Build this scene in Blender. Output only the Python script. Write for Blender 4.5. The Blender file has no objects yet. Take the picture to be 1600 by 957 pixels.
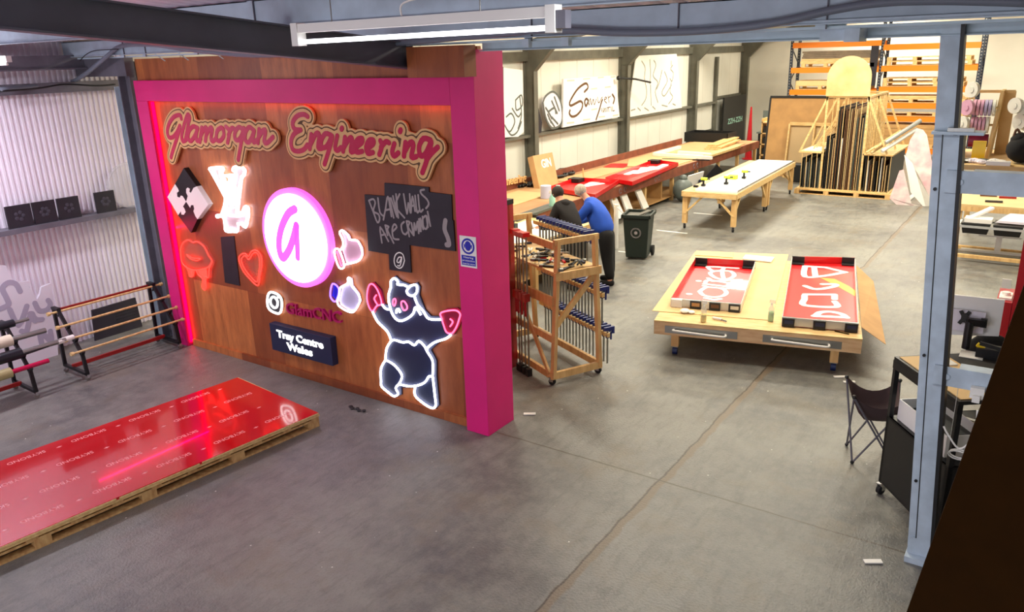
import bpy, bmesh, math, random
import numpy as np
from mathutils import Matrix, Vector
random.seed(7)
S = bpy.context.scene
COL = S.collection

# ------------------------------------------------------------------ camera
cam_d = bpy.data.cameras.new('camera'); cam = bpy.data.objects.new('camera', cam_d); COL.objects.link(cam)
cam.matrix_world = Matrix([[0.823276, -0.151456, 0.547063, 0.0], [0.566904, 0.268483, -0.778805, 0.0], [-0.028922, 0.951303, 0.306897, 4.0], [0.0, 0.0, 0.0, 1.0]])
cam_d.sensor_width = 36.0; cam_d.lens = 27.5101; cam_d.clip_start = 0.05; cam_d.clip_end = 200
S.camera = cam
S.view_settings.view_transform = 'Standard'; S.view_settings.look = 'None'
S.view_settings.gamma = 1.0; S.view_settings.use_curve_mapping = False
S.view_settings.exposure = 0.4
S.render.image_settings.color_mode = 'RGB'

# ------------------------------------------------------------------ world and lamps
wd = bpy.data.worlds.new('world'); S.world = wd; wd.use_nodes = True
wd.node_tree.nodes['Background'].inputs[0].default_value = (0.75, 0.82, 0.9, 1)
wd.node_tree.nodes['Background'].inputs[1].default_value = 0.4

def area(name, loc, sx, sy, power, col, rot=(0, 0, 0)):
    d = bpy.data.lights.new(name, 'AREA'); d.shape = 'RECTANGLE'; d.size = sx; d.size_y = sy
    d.energy = power; d.color = col
    o = bpy.data.objects.new(name, d); o.location = loc; o.rotation_euler = rot; COL.objects.link(o)
    return o
WARM = (1.0, 0.94, 0.77)
for x, y, p in ((-3.0, 10, 150), (-8.2, 10.5, 170), (-3.2, 15, 220), (-8.2, 15, 240), (-3.2, 21, 270), (-8.2, 21, 290),
                (-3.2, 28, 260), (-8.6, 27.5, 290), (-6, 33.3, 260), (0.6, 31, 330), (1.5, 14, 120)):
    area('bay_lamp', (x, y, 5.4), 1.6, 1.0, p, WARM)
area('near_lamp', (-10.4, 3.6, 4.25), 0.3, 1.5, 95, (0.92, 0.88, 1.0))
area('near_lamp', (-1.2, 3.6, 4.35), 1.5, 0.3, 34, (0.92, 0.96, 1.0))
area('near_lamp', (-4.5, -1.0, 4.8), 1.5, 0.3, 44, (0.9, 0.95, 1.0))
# added cool fill light behind the camera, brightens the near roof and walls
area('near_fill', (-5.5, -5.7, 2.0), 9.0, 3.4, 400, (0.90, 0.90, 1.0), (math.pi / 2 + .32, 0, 0))
area('red_strip_lamp', (-10.215, 6.225, 1.78), .03, 3.4, 10, (1.0, 0.0, 0.08), (0, -math.pi / 2 - .35, 0))
area('red_strip_lamp', (-7.6, 6.225, 3.52), 5.1, .02, 1.6, (1.0, 0.05, 0.05), (.35, 0, 0))

# ------------------------------------------------------------------ materials
def s2l(c):
    return c / 12.92 if c <= 0.04045 else ((c + 0.055) / 1.055) ** 2.4
def C(r, g, b):
    return (s2l(r / 255), s2l(g / 255), s2l(b / 255), 1)
def pm(name, c, rough=0.55, metal=0.0, noise=0.0, scale=6.0, stretch=(1, 1, 1), c2=None, bump=0.0, emit=None, es=0.0,
       trans=0.0, alpha=1.0, spec=None, coat=0.0, obj=True):
    m = bpy.data.materials.new(name); m.use_nodes = True
    nt = m.node_tree; b = nt.nodes['Principled BSDF']
    b.inputs['Base Color'].default_value = c; b.inputs['Roughness'].default_value = rough; b.inputs['Metallic'].default_value = metal
    b.inputs['Transmission Weight'].default_value = trans; b.inputs['Alpha'].default_value = alpha
    b.inputs['Coat Weight'].default_value = coat
    if spec is not None: b.inputs['Specular IOR Level'].default_value = spec
    if emit:
        b.inputs['Emission Color'].default_value = emit; b.inputs['Emission Strength'].default_value = es
    if noise or c2 or bump:
        tc = nt.nodes.new('ShaderNodeTexCoord'); mp = nt.nodes.new('ShaderNodeMapping'); n = nt.nodes.new('ShaderNodeTexNoise')
        mp.inputs['Scale'].default_value = stretch
        nt.links.new(tc.outputs['Object'], mp.inputs[0]); nt.links.new(mp.outputs[0], n.inputs['Vector'])
        n.inputs['Scale'].default_value = scale; n.inputs['Detail'].default_value = 5
        cr = nt.nodes.new('ShaderNodeValToRGB')
        a = c2 if c2 else tuple(v * (1 - noise) for v in c[:3]) + (1,)
        hi = c if c2 else tuple(min(1, v * (1 + noise * .6)) for v in c[:3]) + (1,)
        cr.color_ramp.elements[0].position = 0.34; cr.color_ramp.elements[0].color = a
        cr.color_ramp.elements[1].position = 0.66; cr.color_ramp.elements[1].color = hi
        nt.links.new(n.outputs['Fac'], cr.inputs[0]); nt.links.new(cr.outputs[0], b.inputs['Base Color'])
        if bump:
            bp = nt.nodes.new('ShaderNodeBump'); bp.inputs['Strength'].default_value = bump; bp.inputs['Distance'].default_value = 0.01
            nt.links.new(n.outputs['Fac'], bp.inputs['Height']); nt.links.new(bp.outputs[0], b.inputs['Normal'])
    return m
def glow(name, c, st):
    return pm(name, c, rough=.4, emit=c, es=st)
M = {}
M['pine'] = pm('pine', C(228, 190, 128), .6, c2=C(206, 162, 104), scale=3, stretch=(6, 6, 1.2))
M['pine2'] = pm('pale_pine', C(232, 200, 140), .6, c2=C(208, 168, 108), scale=3, stretch=(1.5, 8, 8))
M['rawpine'] = pm('raw_pine', C(214, 176, 118), .65, c2=C(176, 128, 76), scale=4, stretch=(5, 5, 2))
M['knotty'] = pm('knotty_pine', C(234, 202, 154), .6, c2=C(216, 174, 126), scale=3, stretch=(1.5, 6, 8))
M['ply'] = pm('birch_ply', C(228, 198, 142), .55, c2=C(206, 170, 112), scale=2.2, stretch=(1, 6, 1))
M['mdf'] = pm('mdf', C(190, 146, 92), .7, noise=.12, scale=3)
M['mdfpale'] = pm('pale_board', C(226, 190, 134), .7, noise=.08, scale=2)
M['cardb'] = pm('cardboard', C(196, 154, 104), .8, noise=.1, scale=4)
M['brownbench'] = pm('bench_fascia', C(128, 66, 44), .6, noise=.25, scale=5)
M['benchtop'] = pm('bench_top', C(190, 148, 104), .6, c2=C(160, 112, 76), scale=1.2, stretch=(1, .5, 1))
M['red'] = pm('red', C(206, 14, 22), .35, coat=.3)
M['redfilm'] = pm('red_film', C(214, 8, 22), .12, coat=.6, noise=.12, scale=.6)
M['redfilmtext'] = pm('film_print', C(255, 170, 170), .3)
M['redsteel'] = pm('red_steel', C(158, 28, 26), .4)
M['redcab'] = pm('cabinet_red', C(168, 10, 26), .35)
M['pink'] = pm('pink_paint', C(226, 22, 122), .5, noise=.06, scale=2)
M['black'] = pm('black', C(18, 18, 20), .5)
M['blackm'] = pm('black_metal', C(26, 26, 30), .4, metal=.3)
M['rubber'] = pm('rubber', C(24, 24, 26), .8)
M['darkwood'] = pm('dark_board', C(46, 26, 2), .9, noise=.1, scale=30, spec=.1)
M['chrome'] = pm('chrome', C(205, 205, 208), .25, metal=1)
M['steel'] = pm('steel', C(150, 150, 146), .35, metal=.9)
M['greysteel'] = pm('painted_grey', C(104, 102, 112), .5, noise=.2, scale=4)
M['oilsteel'] = pm('olive_grey_steel', C(100, 99, 88), .55, noise=.2, scale=3)
M['rafter'] = pm('rafter_grey', C(92, 95, 108), .5, noise=.12, scale=3)
M['bluegrey'] = pm('blue_grey_paint', C(190, 206, 220), .5, noise=.14, scale=7, bump=.05)
M['palegrey'] = pm('galvanised_pale', C(190, 208, 222), .5, noise=.1, scale=5)
M['cable'] = pm('cable_grey', C(116, 124, 138), .5)
M['white'] = pm('white', C(238, 236, 230), .5)
M['whitewall'] = pm('white_wall_paint', C(226, 224, 212), .7, noise=.05, scale=1)
M['corr'] = pm('corrugated_white', C(232, 224, 234), .45, noise=.04, scale=2)
M['roof'] = pm('roof_sheet', C(232, 218, 230), .45, noise=.06, scale=2)
M['foam'] = pm('white_foam', C(228, 222, 232), .7)
M['navy'] = pm('navy_board', C(26, 36, 70), .5)
M['bluecl'] = pm('clamp_blue', C(26, 38, 110), .45)
M['orange'] = pm('rack_orange', C(238, 128, 12), .45)
M['rackblue'] = pm('rack_upright', C(34, 44, 62), .5)
M['darkgreen'] = pm('bin_green', C(28, 40, 34), .55)
M['chalk'] = pm('chalkboard', C(34, 30, 40), .6, noise=.2, scale=6)
M['chalkw'] = pm('chalk', C(160, 152, 152), .9)
M['crimson'] = pm('crimson_acrylic', C(190, 10, 70), .25)
M['crimsonb'] = pm('crimson_board', C(130, 10, 60), .4)
M['magenta'] = pm('magenta_letters', C(176, 16, 96), .35)
M['signwood'] = pm('sign_birch', C(226, 180, 120), .5, noise=.08, scale=5)
M['signbrown'] = pm('sign_groove', C(92, 62, 34), .7)
M['vinyl'] = pm('vinyl_cream', C(226, 214, 190), .4)
M['vinylk'] = pm('vinyl_black', C(20, 22, 32), .35)
M['vinylg'] = pm('vinyl_gold', C(170, 158, 110), .4)
M['yellow'] = pm('yellow', C(240, 205, 20), .4)
M['lime'] = pm('lime_tool', C(190, 214, 50), .45)
M['green'] = pm('green_liquid', C(120, 180, 80), .25)
M['yelliq'] = pm('yellow_liquid', C(240, 214, 20), .2)
M['clear'] = pm('clear_plastic', C(235, 240, 240), .1, alpha=.35)
M['mint'] = pm('mint_bottle', C(160, 214, 196), .3)
M['acryl'] = pm('clear_acrylic', C(225, 225, 232), .08, alpha=.3)
M['blueshirt'] = pm('blue_cotton', C(34, 82, 190), .85, noise=.1, scale=6)
M['blackcl'] = pm('black_cloth', C(12, 12, 14), .9)
M['hoodie'] = pm('hoodie_cloth', C(20, 15, 15), .9)
M['skin'] = pm('skin', C(214, 158, 130), .6)
M['hairg'] = pm('grey_hair', C(188, 172, 156), .9, noise=.25, scale=40)
M['hairb'] = pm('dark_hair', C(42, 30, 26), .8)
M['signblue'] = pm('sign_blue', C(20, 30, 170), .4)
M['brownfab'] = pm('brown_fabric', C(74, 56, 58), .8)
M['pinksheet'] = pm('pink_stained_board', C(232, 226, 220), .6, c2=C(214, 170, 178), scale=3)
M['greybrown'] = pm('grey_brown_sheet', C(122, 104, 84), .6, noise=.2, scale=4)
M['benchboard'] = pm('bench_board', C(206, 168, 118), .6, noise=.08, scale=2)
M['whitesheet'] = pm('white_film_board', C(240, 240, 238), .35)
M['alu'] = pm('aluminium_sheet', C(196, 198, 196), .35, metal=.6)
M['mesh'] = pm('perforated_dark', C(40, 34, 46), .6)
M['dkgrey'] = pm('dark_grey_sheet', C(52, 50, 48), .5)
M['brownsh'] = pm('brown_sheet', C(104, 70, 44), .6)
M['tansh'] = pm('tan_sheet', C(188, 160, 118), .6)
M['gnsh'] = pm('grey_green_sheet', C(88, 96, 92), .5)
M['reelp'] = pm('pink_led_reel', C(222, 170, 196), .5)
M['reelv'] = pm('violet_led_reel', C(190, 180, 214), .5)
M['reelw'] = pm('pale_led_reel', C(236, 238, 224), .5)
M['concr'] = None
W_ = (1.0, 0.97, 1.0, 1)
M['neonw'] = glow('neon_white', (0.88, 0.88, 1.0, 1), 4.5)
M['neonhot'] = glow('neon_white_bright', (0.84, 0.86, 1.0, 1), 5.5)
M['neonr'] = glow('neon_red', (1.0, 0.03, 0.02, 1), 2.6)
M['neonp'] = glow('neon_pink', (1.0, 0.10, 0.22, 1), 2.2)
M['neonb'] = glow('neon_violet', (0.20, 0.10, 1.0, 1), 3.0)
M['discw'] = glow('lit_face', (1.0, 0.93, 1.0, 1), 3.2)
M['discp'] = glow('lit_pink_edge', (0.85, 0.16, 0.80, 1), .75)
M['ledred'] = glow('led_red', (1.0, 0.0, 0.025, 1), 6)
M['litlet'] = glow('lit_letters', (1.0, 1.0, 1.0, 1), 2.0)
M['tube'] = glow('tube_glow', (0.92, 0.94, 1.0, 1), 3.0)
M['discink'] = glow('lit_pink_ink', (1.0, 0.10, 0.55, 1), .9)

def nd(nt, t, **k):
    n = nt.nodes.new(t)
    for a, v in k.items(): setattr(n, a, v)
    return n
def mth(nt, op, a, b=None, c=None):
    n = nd(nt, 'ShaderNodeMath', operation=op)
    for i, v in enumerate((a, b, c)):
        if v is None: continue
        if isinstance(v, (int, float)): n.inputs[i].default_value = v
        else: nt.links.new(v, n.inputs[i])
    return n.outputs[0]
def mixc(nt, f, a, b):
    n = nd(nt, 'ShaderNodeMix', data_type='RGBA')
    nt.links.new(f, n.inputs[0])
    for i, v in ((6, a), (7, b)):
        if isinstance(v, tuple): n.inputs[i].default_value = v
        else: nt.links.new(v, n.inputs[i])
    return n.outputs[2]
def noise(nt, vec, scale, detail=4, rough=.5):
    n = nd(nt, 'ShaderNodeTexNoise'); nt.links.new(vec, n.inputs['Vector'])
    n.inputs['Scale'].default_value = scale; n.inputs['Detail'].default_value = detail; n.inputs['Roughness'].default_value = rough
    return n.outputs['Fac']
def step(nt, v, lo, hi):
    n = nd(nt, 'ShaderNodeMapRange'); n.clamp = True
    nt.links.new(v, n.inputs[0]); n.inputs[1].default_value = lo; n.inputs[2].default_value = hi
    return n.outputs[0]
def concrete():
    m = bpy.data.materials.new('concrete_floor'); m.use_nodes = True; nt = m.node_tree; b = nt.nodes['Principled BSDF']
    g = nd(nt, 'ShaderNodeTexCoord').outputs['Object']
    sp = nd(nt, 'ShaderNodeSeparateXYZ'); nt.links.new(g, sp.inputs[0]); X, Y = sp.outputs[0], sp.outputs[1]
    n1 = noise(nt, g, .5, 6, .6); n2 = noise(nt, g, 5, 6, .7); n3 = noise(nt, g, 45, 3, .6); n4 = noise(nt, g, 1.3, 5, .65)
    c = mixc(nt, step(nt, n1, .38, .62), C(92, 91, 90), C(130, 129, 122))
    c = mixc(nt, mth(nt, 'MULTIPLY', step(nt, n2, .4, .66), .5), c, C(150, 148, 138))
    mpp = nd(nt, 'ShaderNodeMapping'); mpp.inputs['Scale'].default_value = (1, .25, 1); nt.links.new(g, mpp.inputs[0]); n5 = noise(nt, mpp.outputs[0], 9, 6, .75)
    c = mixc(nt, mth(nt, 'MULTIPLY', step(nt, n5, .5, .62), .35), c, C(84, 83, 80))
    c = mixc(nt, mth(nt, 'MULTIPLY', step(nt, n4, .52, .7), .4), c, C(126, 112, 88))
    c = mixc(nt, mth(nt, 'MULTIPLY', step(nt, n3, .56, .72), .35), c, C(84, 84, 82))
    # white flecks and paint scuffs
    vo = nd(nt, 'ShaderNodeTexVoronoi'); nt.links.new(g, vo.inputs['Vector']); vo.inputs['Scale'].default_value = 5
    fl = mth(nt, 'MULTIPLY', mth(nt, 'LESS_THAN', vo.outputs['Distance'], .04), step(nt, n4, .45, .55))
    c = mixc(nt, fl, c, C(226, 224, 214))
    # the long construction joint along the hall, and the cross joint
    wob = mth(nt, 'MULTIPLY', mth(nt, 'SUBTRACT', noise(nt, g, 3, 4), .5), .12)
    dx = mth(nt, 'ABSOLUTE', mth(nt, 'ADD', mth(nt, 'ADD', X, 2.70), wob))
    wide = mixc(nt, mth(nt, 'MULTIPLY', mth(nt, 'SUBTRACT', 1.0, step(nt, dx, .03, .055)), .8), c, C(120, 104, 84))
    dx2 = mth(nt, 'ABSOLUTE', mth(nt, 'ADD', mth(nt, 'ADD', X, 2.735), mth(nt, 'MULTIPLY', wob, .7)))
    c = mixc(nt, mth(nt, 'MULTIPLY', mth(nt, 'SUBTRACT', 1.0, step(nt, dx2, .004, .014)), .85), wide, C(58, 50, 42))
    dy = mth(nt, 'ABSOLUTE', mth(nt, 'ADD', mth(nt, 'ADD', Y, -6.30), mth(nt, 'MULTIPLY', wob, .25)))
    c = mixc(nt, mth(nt, 'MULTIPLY', mth(nt, 'SUBTRACT', 1.0, step(nt, dy, .004, .016)), .8), c, C(78, 68, 54))
    dy = mth(nt, 'ABSOLUTE', mth(nt, 'ADD', mth(nt, 'ADD', Y, -19.0), mth(nt, 'MULTIPLY', wob, .25)))
    c = mixc(nt, mth(nt, 'MULTIPLY', mth(nt, 'SUBTRACT', 1.0, step(nt, dy, .004, .016)), .6), c, C(78, 68, 54))
    nt.links.new(c, b.inputs['Base Color'])
    r = nd(nt, 'ShaderNodeMapRange'); nt.links.new(n2, r.inputs[0]); r.inputs[3].default_value = .26; r.inputs[4].default_value = .60
    nt.links.new(r.outputs[0], b.inputs['Roughness'])
    bp = nd(nt, 'ShaderNodeBump'); bp.inputs['Strength'].default_value = .5; bp.inputs['Distance'].default_value = .012
    nt.links.new(mth(nt, 'ADD', n3, n5), bp.inputs['Height']); nt.links.new(bp.outputs[0], b.inputs['Normal'])
    return m
M['concr'] = concrete()
def plywall():
    m = bpy.data.materials.new('stained_ply_panels'); m.use_nodes = True; nt = m.node_tree; b = nt.nodes['Principled BSDF']
    g = nd(nt, 'ShaderNodeTexCoord').outputs['Object']
    sp = nd(nt, 'ShaderNodeSeparateXYZ'); nt.links.new(g, sp.inputs[0])
    cb = nd(nt, 'ShaderNodeCombineXYZ'); nt.links.new(sp.outputs[0], cb.inputs[0]); nt.links.new(sp.outputs[2], cb.inputs[1])
    br = nd(nt, 'ShaderNodeTexBrick'); nt.links.new(cb.outputs[0], br.inputs['Vector'])
    br.offset = .37; br.inputs['Scale'].default_value = 1; br.inputs['Mortar Size'].default_value = .0015
    br.inputs['Brick Width'].default_value = .61; br.inputs['Row Height'].default_value = 1.05; br.inputs['Bias'].default_value = 0.0
    br.inputs['Color1'].default_value = C(138, 68, 36); br.inputs['Color2'].default_value = C(206, 124, 68); br.inputs['Mortar'].default_value = C(110, 52, 28)
    mp = nd(nt, 'ShaderNodeMapping'); mp.inputs['Scale'].default_value = (4.5, 1, .9); nt.links.new(g, mp.inputs[0])
    n = noise(nt, mp.outputs[0], 2.2, 7, .65)
    c = mixc(nt, mth(nt, 'MULTIPLY', step(nt, n, .38, .68), .55), br.outputs['Color'], C(112, 50, 26))
    nt.links.new(c, b.inputs['Base Color']); b.inputs['Roughness'].default_value = .42
    return m
M['plywall'] = plywall()

# ------------------------------------------------------------------ mesh builder
Z = Vector((0, 0, 1))
class MB:
    def __init__(s, X=None): s.v = []; s.f = []; s.m = []; s.X = X or Matrix(); s.pend = {}
    def add(s, vs, fs, m=0):
        n = len(s.v); s.v += [s.X @ Vector(p) for p in vs]; s.f += [[i + n for i in f] for f in fs]; s.m += [m] * len(fs); return s
    def hexa(s, p, m=0):   # 8 points: bottom 4 ccw, top 4 ccw
        return s.add(p, [[3, 2, 1, 0], [4, 5, 6, 7], [0, 1, 5, 4], [1, 2, 6, 5], [2, 3, 7, 6], [3, 0, 4, 7]], m)
    def bx(s, x0, x1, y0, y1, z0, z1, m=0):
        return s.hexa([(x0, y0, z0), (x1, y0, z0), (x1, y1, z0), (x0, y1, z0), (x0, y0, z1), (x1, y0, z1), (x1, y1, z1), (x0, y1, z1)], m)
    def bar(s, p, q, w, h, m=0, up=Z):
        p = Vector(p); q = Vector(q); d = (q - p).normalized(); a = d.cross(Vector(up))
        if a.length < 1e-4: a = d.cross(Vector((0, 1, 0)))
        a.normalize(); b = a.cross(d).normalized(); a = a * w / 2; b = b * h / 2
        return s.hexa([p - a - b, p + a - b, q + a - b, q - a - b, p - a + b, p + a + b, q + a + b, q - a + b], m)
    def cyl(s, p, q, r0, r1=None, n=12, m=0, cap=True):
        r1 = r0 if r1 is None else r1; p = Vector(p); q = Vector(q); d = (q - p).normalized()
        a = d.orthogonal().normalized(); b = d.cross(a); vs = []
        for c, r in ((p, r0), (q, r1)):
            for i in range(n):
                t = 2 * math.pi * i / n; vs.append(c + (a * math.cos(t) + b * math.sin(t)) * r)
        fs = [[i, (i + 1) % n, n + (i + 1) % n, n + i] for i in range(n)]
        if cap: fs += [list(range(n - 1, -1, -1)), list(range(n, 2 * n))]
        return s.add(vs, fs, m)
    def path(s, pts, r, n=8, m=0, closed=False):
        pts = [Vector(p) for p in pts]; k = len(pts); vs = []; fs = []; a = None
        for i, p in enumerate(pts):
            if closed: d = pts[(i + 1) % k] - pts[i - 1]
            else: d = pts[min(i + 1, k - 1)] - pts[max(i - 1, 0)]
            if d.length < 1e-9: d = Vector((1, 0, 0))
            d.normalize()
            a = d.orthogonal() if a is None else a - d * a.dot(d)
            if a.length < 1e-6: a = d.orthogonal()
            a.normalize(); b = d.cross(a)
            for j in range(n):
                t = 2 * math.pi * j / n; vs.append(p + (a * math.cos(t) + b * math.sin(t)) * r)
        for i in range(k if closed else k - 1):
            i2 = (i + 1) % k
            for j in range(n): fs.append([i * n + j, i * n + (j + 1) % n, i2 * n + (j + 1) % n, i2 * n + j])
        if not closed: fs += [list(range(n - 1, -1, -1)), list(range((k - 1) * n, k * n))]
        return s.add(vs, fs, m)
    def prism(s, pts, o, U, V, N, d0, d1, m=0, side=None):   # 2d polygon extruded along N from d0 to d1
        o = Vector(o); U = Vector(U); V = Vector(V); N = Vector(N); n = len(pts)
        A = [o + U * a + V * b + N * d0 for a, b in pts]; B = [o + U * a + V * b + N * d1 for a, b in pts]
        s.add(A + B, [list(range(n - 1, -1, -1)), list(range(n, 2 * n))], m)
        s.add(A + B, [[i, (i + 1) % n, n + (i + 1) % n, n + i] for i in range(n)], m if side is None else side)
        return s
    def ribbon(s, pts, r, o, U, V, N, d0, d1, m=0, n=12):   # flat stroke with round ends; strokes of one kind are united when built
        s.pend.setdefault((r, tuple(o), tuple(U), tuple(V), tuple(N), d0, d1, m), []).append([tuple(p[:2]) for p in pts]); return s
    def flush(s):
        for (r, o, U, V, N, d0, d1, m), strokes in s.pend.items():
            segs = []
            for st in strokes:
                if len(st) == 1: segs.append(st[0] + st[0])
                for a, b in zip(st, st[1:]): segs.append(a + b)
            sg = np.array(segs); lo = np.minimum(sg[:, :2].min(0), sg[:, 2:].min(0)) - r * 1.3; hi = np.maximum(sg[:, :2].max(0), sg[:, 2:].max(0)) + r * 1.3
            h = max(r / 3.2, (hi - lo).max() / 420); h = min(h, r * .6)
            nx, ny = [int(k) + 2 for k in (hi - lo) / h]
            gx = lo[0] + h * np.arange(nx); gy = lo[1] + h * np.arange(ny); GX_, GY_ = np.meshgrid(gx, gy, indexing='ij')
            F = np.full((nx, ny), 1e9)
            for ax, ay, bx, by in sg:
                i0, i1 = [int(v) for v in ((min(ax, bx) - r * 1.3 - lo[0]) / h, (max(ax, bx) + r * 1.3 - lo[0]) / h + 2)]
                j0, j1 = [int(v) for v in ((min(ay, by) - r * 1.3 - lo[1]) / h, (max(ay, by) + r * 1.3 - lo[1]) / h + 2)]
                i0 = max(i0, 0); j0 = max(j0, 0)
                X_ = GX_[i0:i1, j0:j1] - ax; Y_ = GY_[i0:i1, j0:j1] - ay; dx, dy = bx - ax, by - ay; L = dx * dx + dy * dy
                t_ = np.clip((X_ * dx + Y_ * dy) / L, 0, 1) if L > 1e-12 else 0
                F[i0:i1, j0:j1] = np.minimum(F[i0:i1, j0:j1], np.hypot(X_ - t_ * dx, Y_ - t_ * dy) - r)
            F = np.minimum(F, h * 2)
            ins = F < 0; vid = {}; P2 = []; fs = []; con = []
            def V_(key, p):
                if key not in vid: vid[key] = len(P2); P2.append(p)
                return vid[key]
            cells = np.argwhere(ins[:-1, :-1] | ins[1:, :-1] | ins[:-1, 1:] | ins[1:, 1:])
            for i, j in cells:
                cs = ((i, j), (i + 1, j), (i + 1, j + 1), (i, j + 1)); poly = []; cr = []
                for k in range(4):
                    a = cs[k]; b = cs[(k + 1) % 4]; fa = F[a]; fb = F[b]
                    if fa < 0: poly.append(V_(a, (gx[a[0]], gy[a[1]])))
                    if (fa < 0) != (fb < 0):
                        t_ = fa / (fa - fb); q = V_((min(a, b), max(a, b)), (gx[a[0]] + (gx[b[0]] - gx[a[0]]) * t_, gy[a[1]] + (gy[b[1]] - gy[a[1]]) * t_))
                        poly.append(q); cr.append((q, fa < 0))
                if len(poly) >= 3: fs.append(poly)
                if len(cr) == 2:
                    (q0, out0), (q1, _) = cr; con.append((q0, q1) if out0 else (q1, q0))
            o = Vector(o); U = Vector(U); V = Vector(V); N = Vector(N); n0 = len(P2)
            T3 = [o + U * float(a) + V * float(b) + N * d1 for a, b in P2] + [o + U * float(a) + V * float(b) + N * d0 for a, b in P2]
            if U.cross(V).dot(N) < 0: fs = [f[::-1] for f in fs]
            s.add(T3, fs + [[a, b, b + n0, a + n0] for a, b in con], m)
        s.pend = {}
    def lathe(s, prof, c, n=16, m=0):
        c = Vector(c); vs = []
        for r, z in prof:
            for i in range(n):
                t = 2 * math.pi * i / n; vs.append(c + Vector((r * math.cos(t), r * math.sin(t), z)))
        fs = [[k * n + i, k * n + (i + 1) % n, (k + 1) * n + (i + 1) % n, (k + 1) * n + i] for k in range(len(prof) - 1) for i in range(n)]
        fs += [list(range(n - 1, -1, -1)), list(range((len(prof) - 1) * n, len(prof) * n))]
        return s.add(vs, fs, m)
    def ball(s, c, r, n=10, m=0, sx=1, sy=1, sz=1):
        c = Vector(c); vs = [c + Vector((0, 0, -r * sz))]; k = n // 2
        for j in range(1, k):
            ph = -math.pi / 2 + math.pi * j / k
            for i in range(n):
                t = 2 * math.pi * i / n; vs.append(c + Vector((r * sx * math.cos(ph) * math.cos(t), r * sy * math.cos(ph) * math.sin(t), r * sz * math.sin(ph))))
        vs.append(c + Vector((0, 0, r * sz))); fs = []
        for i in range(n): fs.append([0, 1 + (i + 1) % n, 1 + i])
        for j in range(k - 2):
            for i in range(n):
                a = 1 + j * n; fs.append([a + i, a + (i + 1) % n, a + n + (i + 1) % n, a + n + i])
        a = 1 + (k - 2) * n
        for i in range(n): fs.append([a + i, a + (i + 1) % n, len(vs) - 1])
        return s.add(vs, fs, m)
    def text(s, st, o, U, V, N, w=None, h=.1, d=.004, m=0, bold=0.0, align='L', track=1.0):
        v, f = textmesh(st, bold, track)
        if not v: return s
        x0 = min(p[0] for p in v); x1 = max(p[0] for p in v); k = h / .729
        kx = w / (x1 - x0) if w else k
        off = -x0 if align == 'L' else -(x0 + x1) / 2
        o = Vector(o); U = Vector(U); V = Vector(V); N = Vector(N)
        return s.add([o + U * ((p[0] + off) * kx) + V * (p[1] * k) + N * (d if p[2] > 0 else 0) for p in v], f, m)
    def build(s, name, mats, parent=None, smooth=False, bevel=0):
        if not isinstance(mats, (list, tuple)): mats = [mats]
        s.flush()
        me = bpy.data.meshes.new(name)
        if parent is not None: T = WM[parent.name]
        else:
            xs = [p.x for p in s.v]; ys = [p.y for p in s.v]; zs = [p.z for p in s.v]
            T = Matrix.Translation(((min(xs) + max(xs)) / 2, (min(ys) + max(ys)) / 2, min(zs)))
            if name in FIXED: T = Matrix()
        Ti = T.inverted()
        me.from_pydata([tuple(Ti @ p) for p in s.v], [], s.f); 
        for mt in mats: me.materials.append(M[mt] if isinstance(mt, str) else mt)
        me.polygons.foreach_set('material_index', s.m)
        bm = bmesh.new(); bm.from_mesh(me); bmesh.ops.recalc_face_normals(bm, faces=bm.faces); bm.to_mesh(me); bm.free()
        if smooth: me.polygons.foreach_set('use_smooth', [True] * len(s.f))
        me.update()
        if smooth and smooth != 'all': me.set_sharp_from_angle(angle=math.radians(40))
        o = bpy.data.objects.new(name, me); COL.objects.link(o)
        if parent is not None: o.parent = parent
        else: o.matrix_world = T
        WM[o.name] = T
        if bevel:
            b = o.modifiers.new('bevel', 'BEVEL'); b.width = bevel; b.segments = 2; b.limit_method = 'ANGLE'
        return o
FIXED = {'floor', 'wall_feature'}
WM = {}
_tc = {}
def textmesh(st, bold, track):
    key = (st, bold, track)
    if key not in _tc:
        c = bpy.data.curves.new('t', 'FONT'); c.body = st; c.extrude = .01; c.offset = bold; c.space_character = track; c.resolution_u = 3
        o = bpy.data.objects.new('t', c); COL.objects.link(o)
        me = o.to_mesh()
        _tc[key] = ([tuple(v.co) for v in me.vertices], [list(p.vertices) for p in me.polygons])
        o.to_mesh_clear(); bpy.data.objects.remove(o); bpy.data.curves.remove(c)
    return _tc[key]
def tag(o, label, cat=None, group=None, kind=None):
    if label: o['label'] = label
    if cat: o['category'] = cat
    if group: o['group'] = group
    if kind: o['kind'] = kind
    return o
def thing(name, label, cat, loc=(0, 0, 0), rz=0, group=None):
    o = bpy.data.objects.new(name, None); COL.objects.link(o); o.empty_display_size = .1
    T = Matrix.Translation(loc) @ Matrix.Rotation(rz, 4, 'Z'); o.matrix_world = T; WM[o.name] = T
    return tag(o, label, cat, group)
def struct(mb, name, mats, **k):
    o = mb.build(name, mats, **k); o['kind'] = 'structure'; return o
def dup(root, loc, rz=0, label=None, group=None):
    r = root.copy(); COL.objects.link(r); r.matrix_world = Matrix.Translation(loc) @ Matrix.Rotation(rz, 4, 'Z'); WM[r.name] = r.matrix_world.copy()
    if label: r['label'] = label
    if group: r['group'] = group
    def rec(a, b):
        for ch in [x for x in KIDS(a)]:
            c = ch.copy(); COL.objects.link(c); c.parent = b; rec(ch, c)
    rec(root, r); return r
def KIDS(a): return [x for x in bpy.data.objects if x.parent == a]
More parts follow.
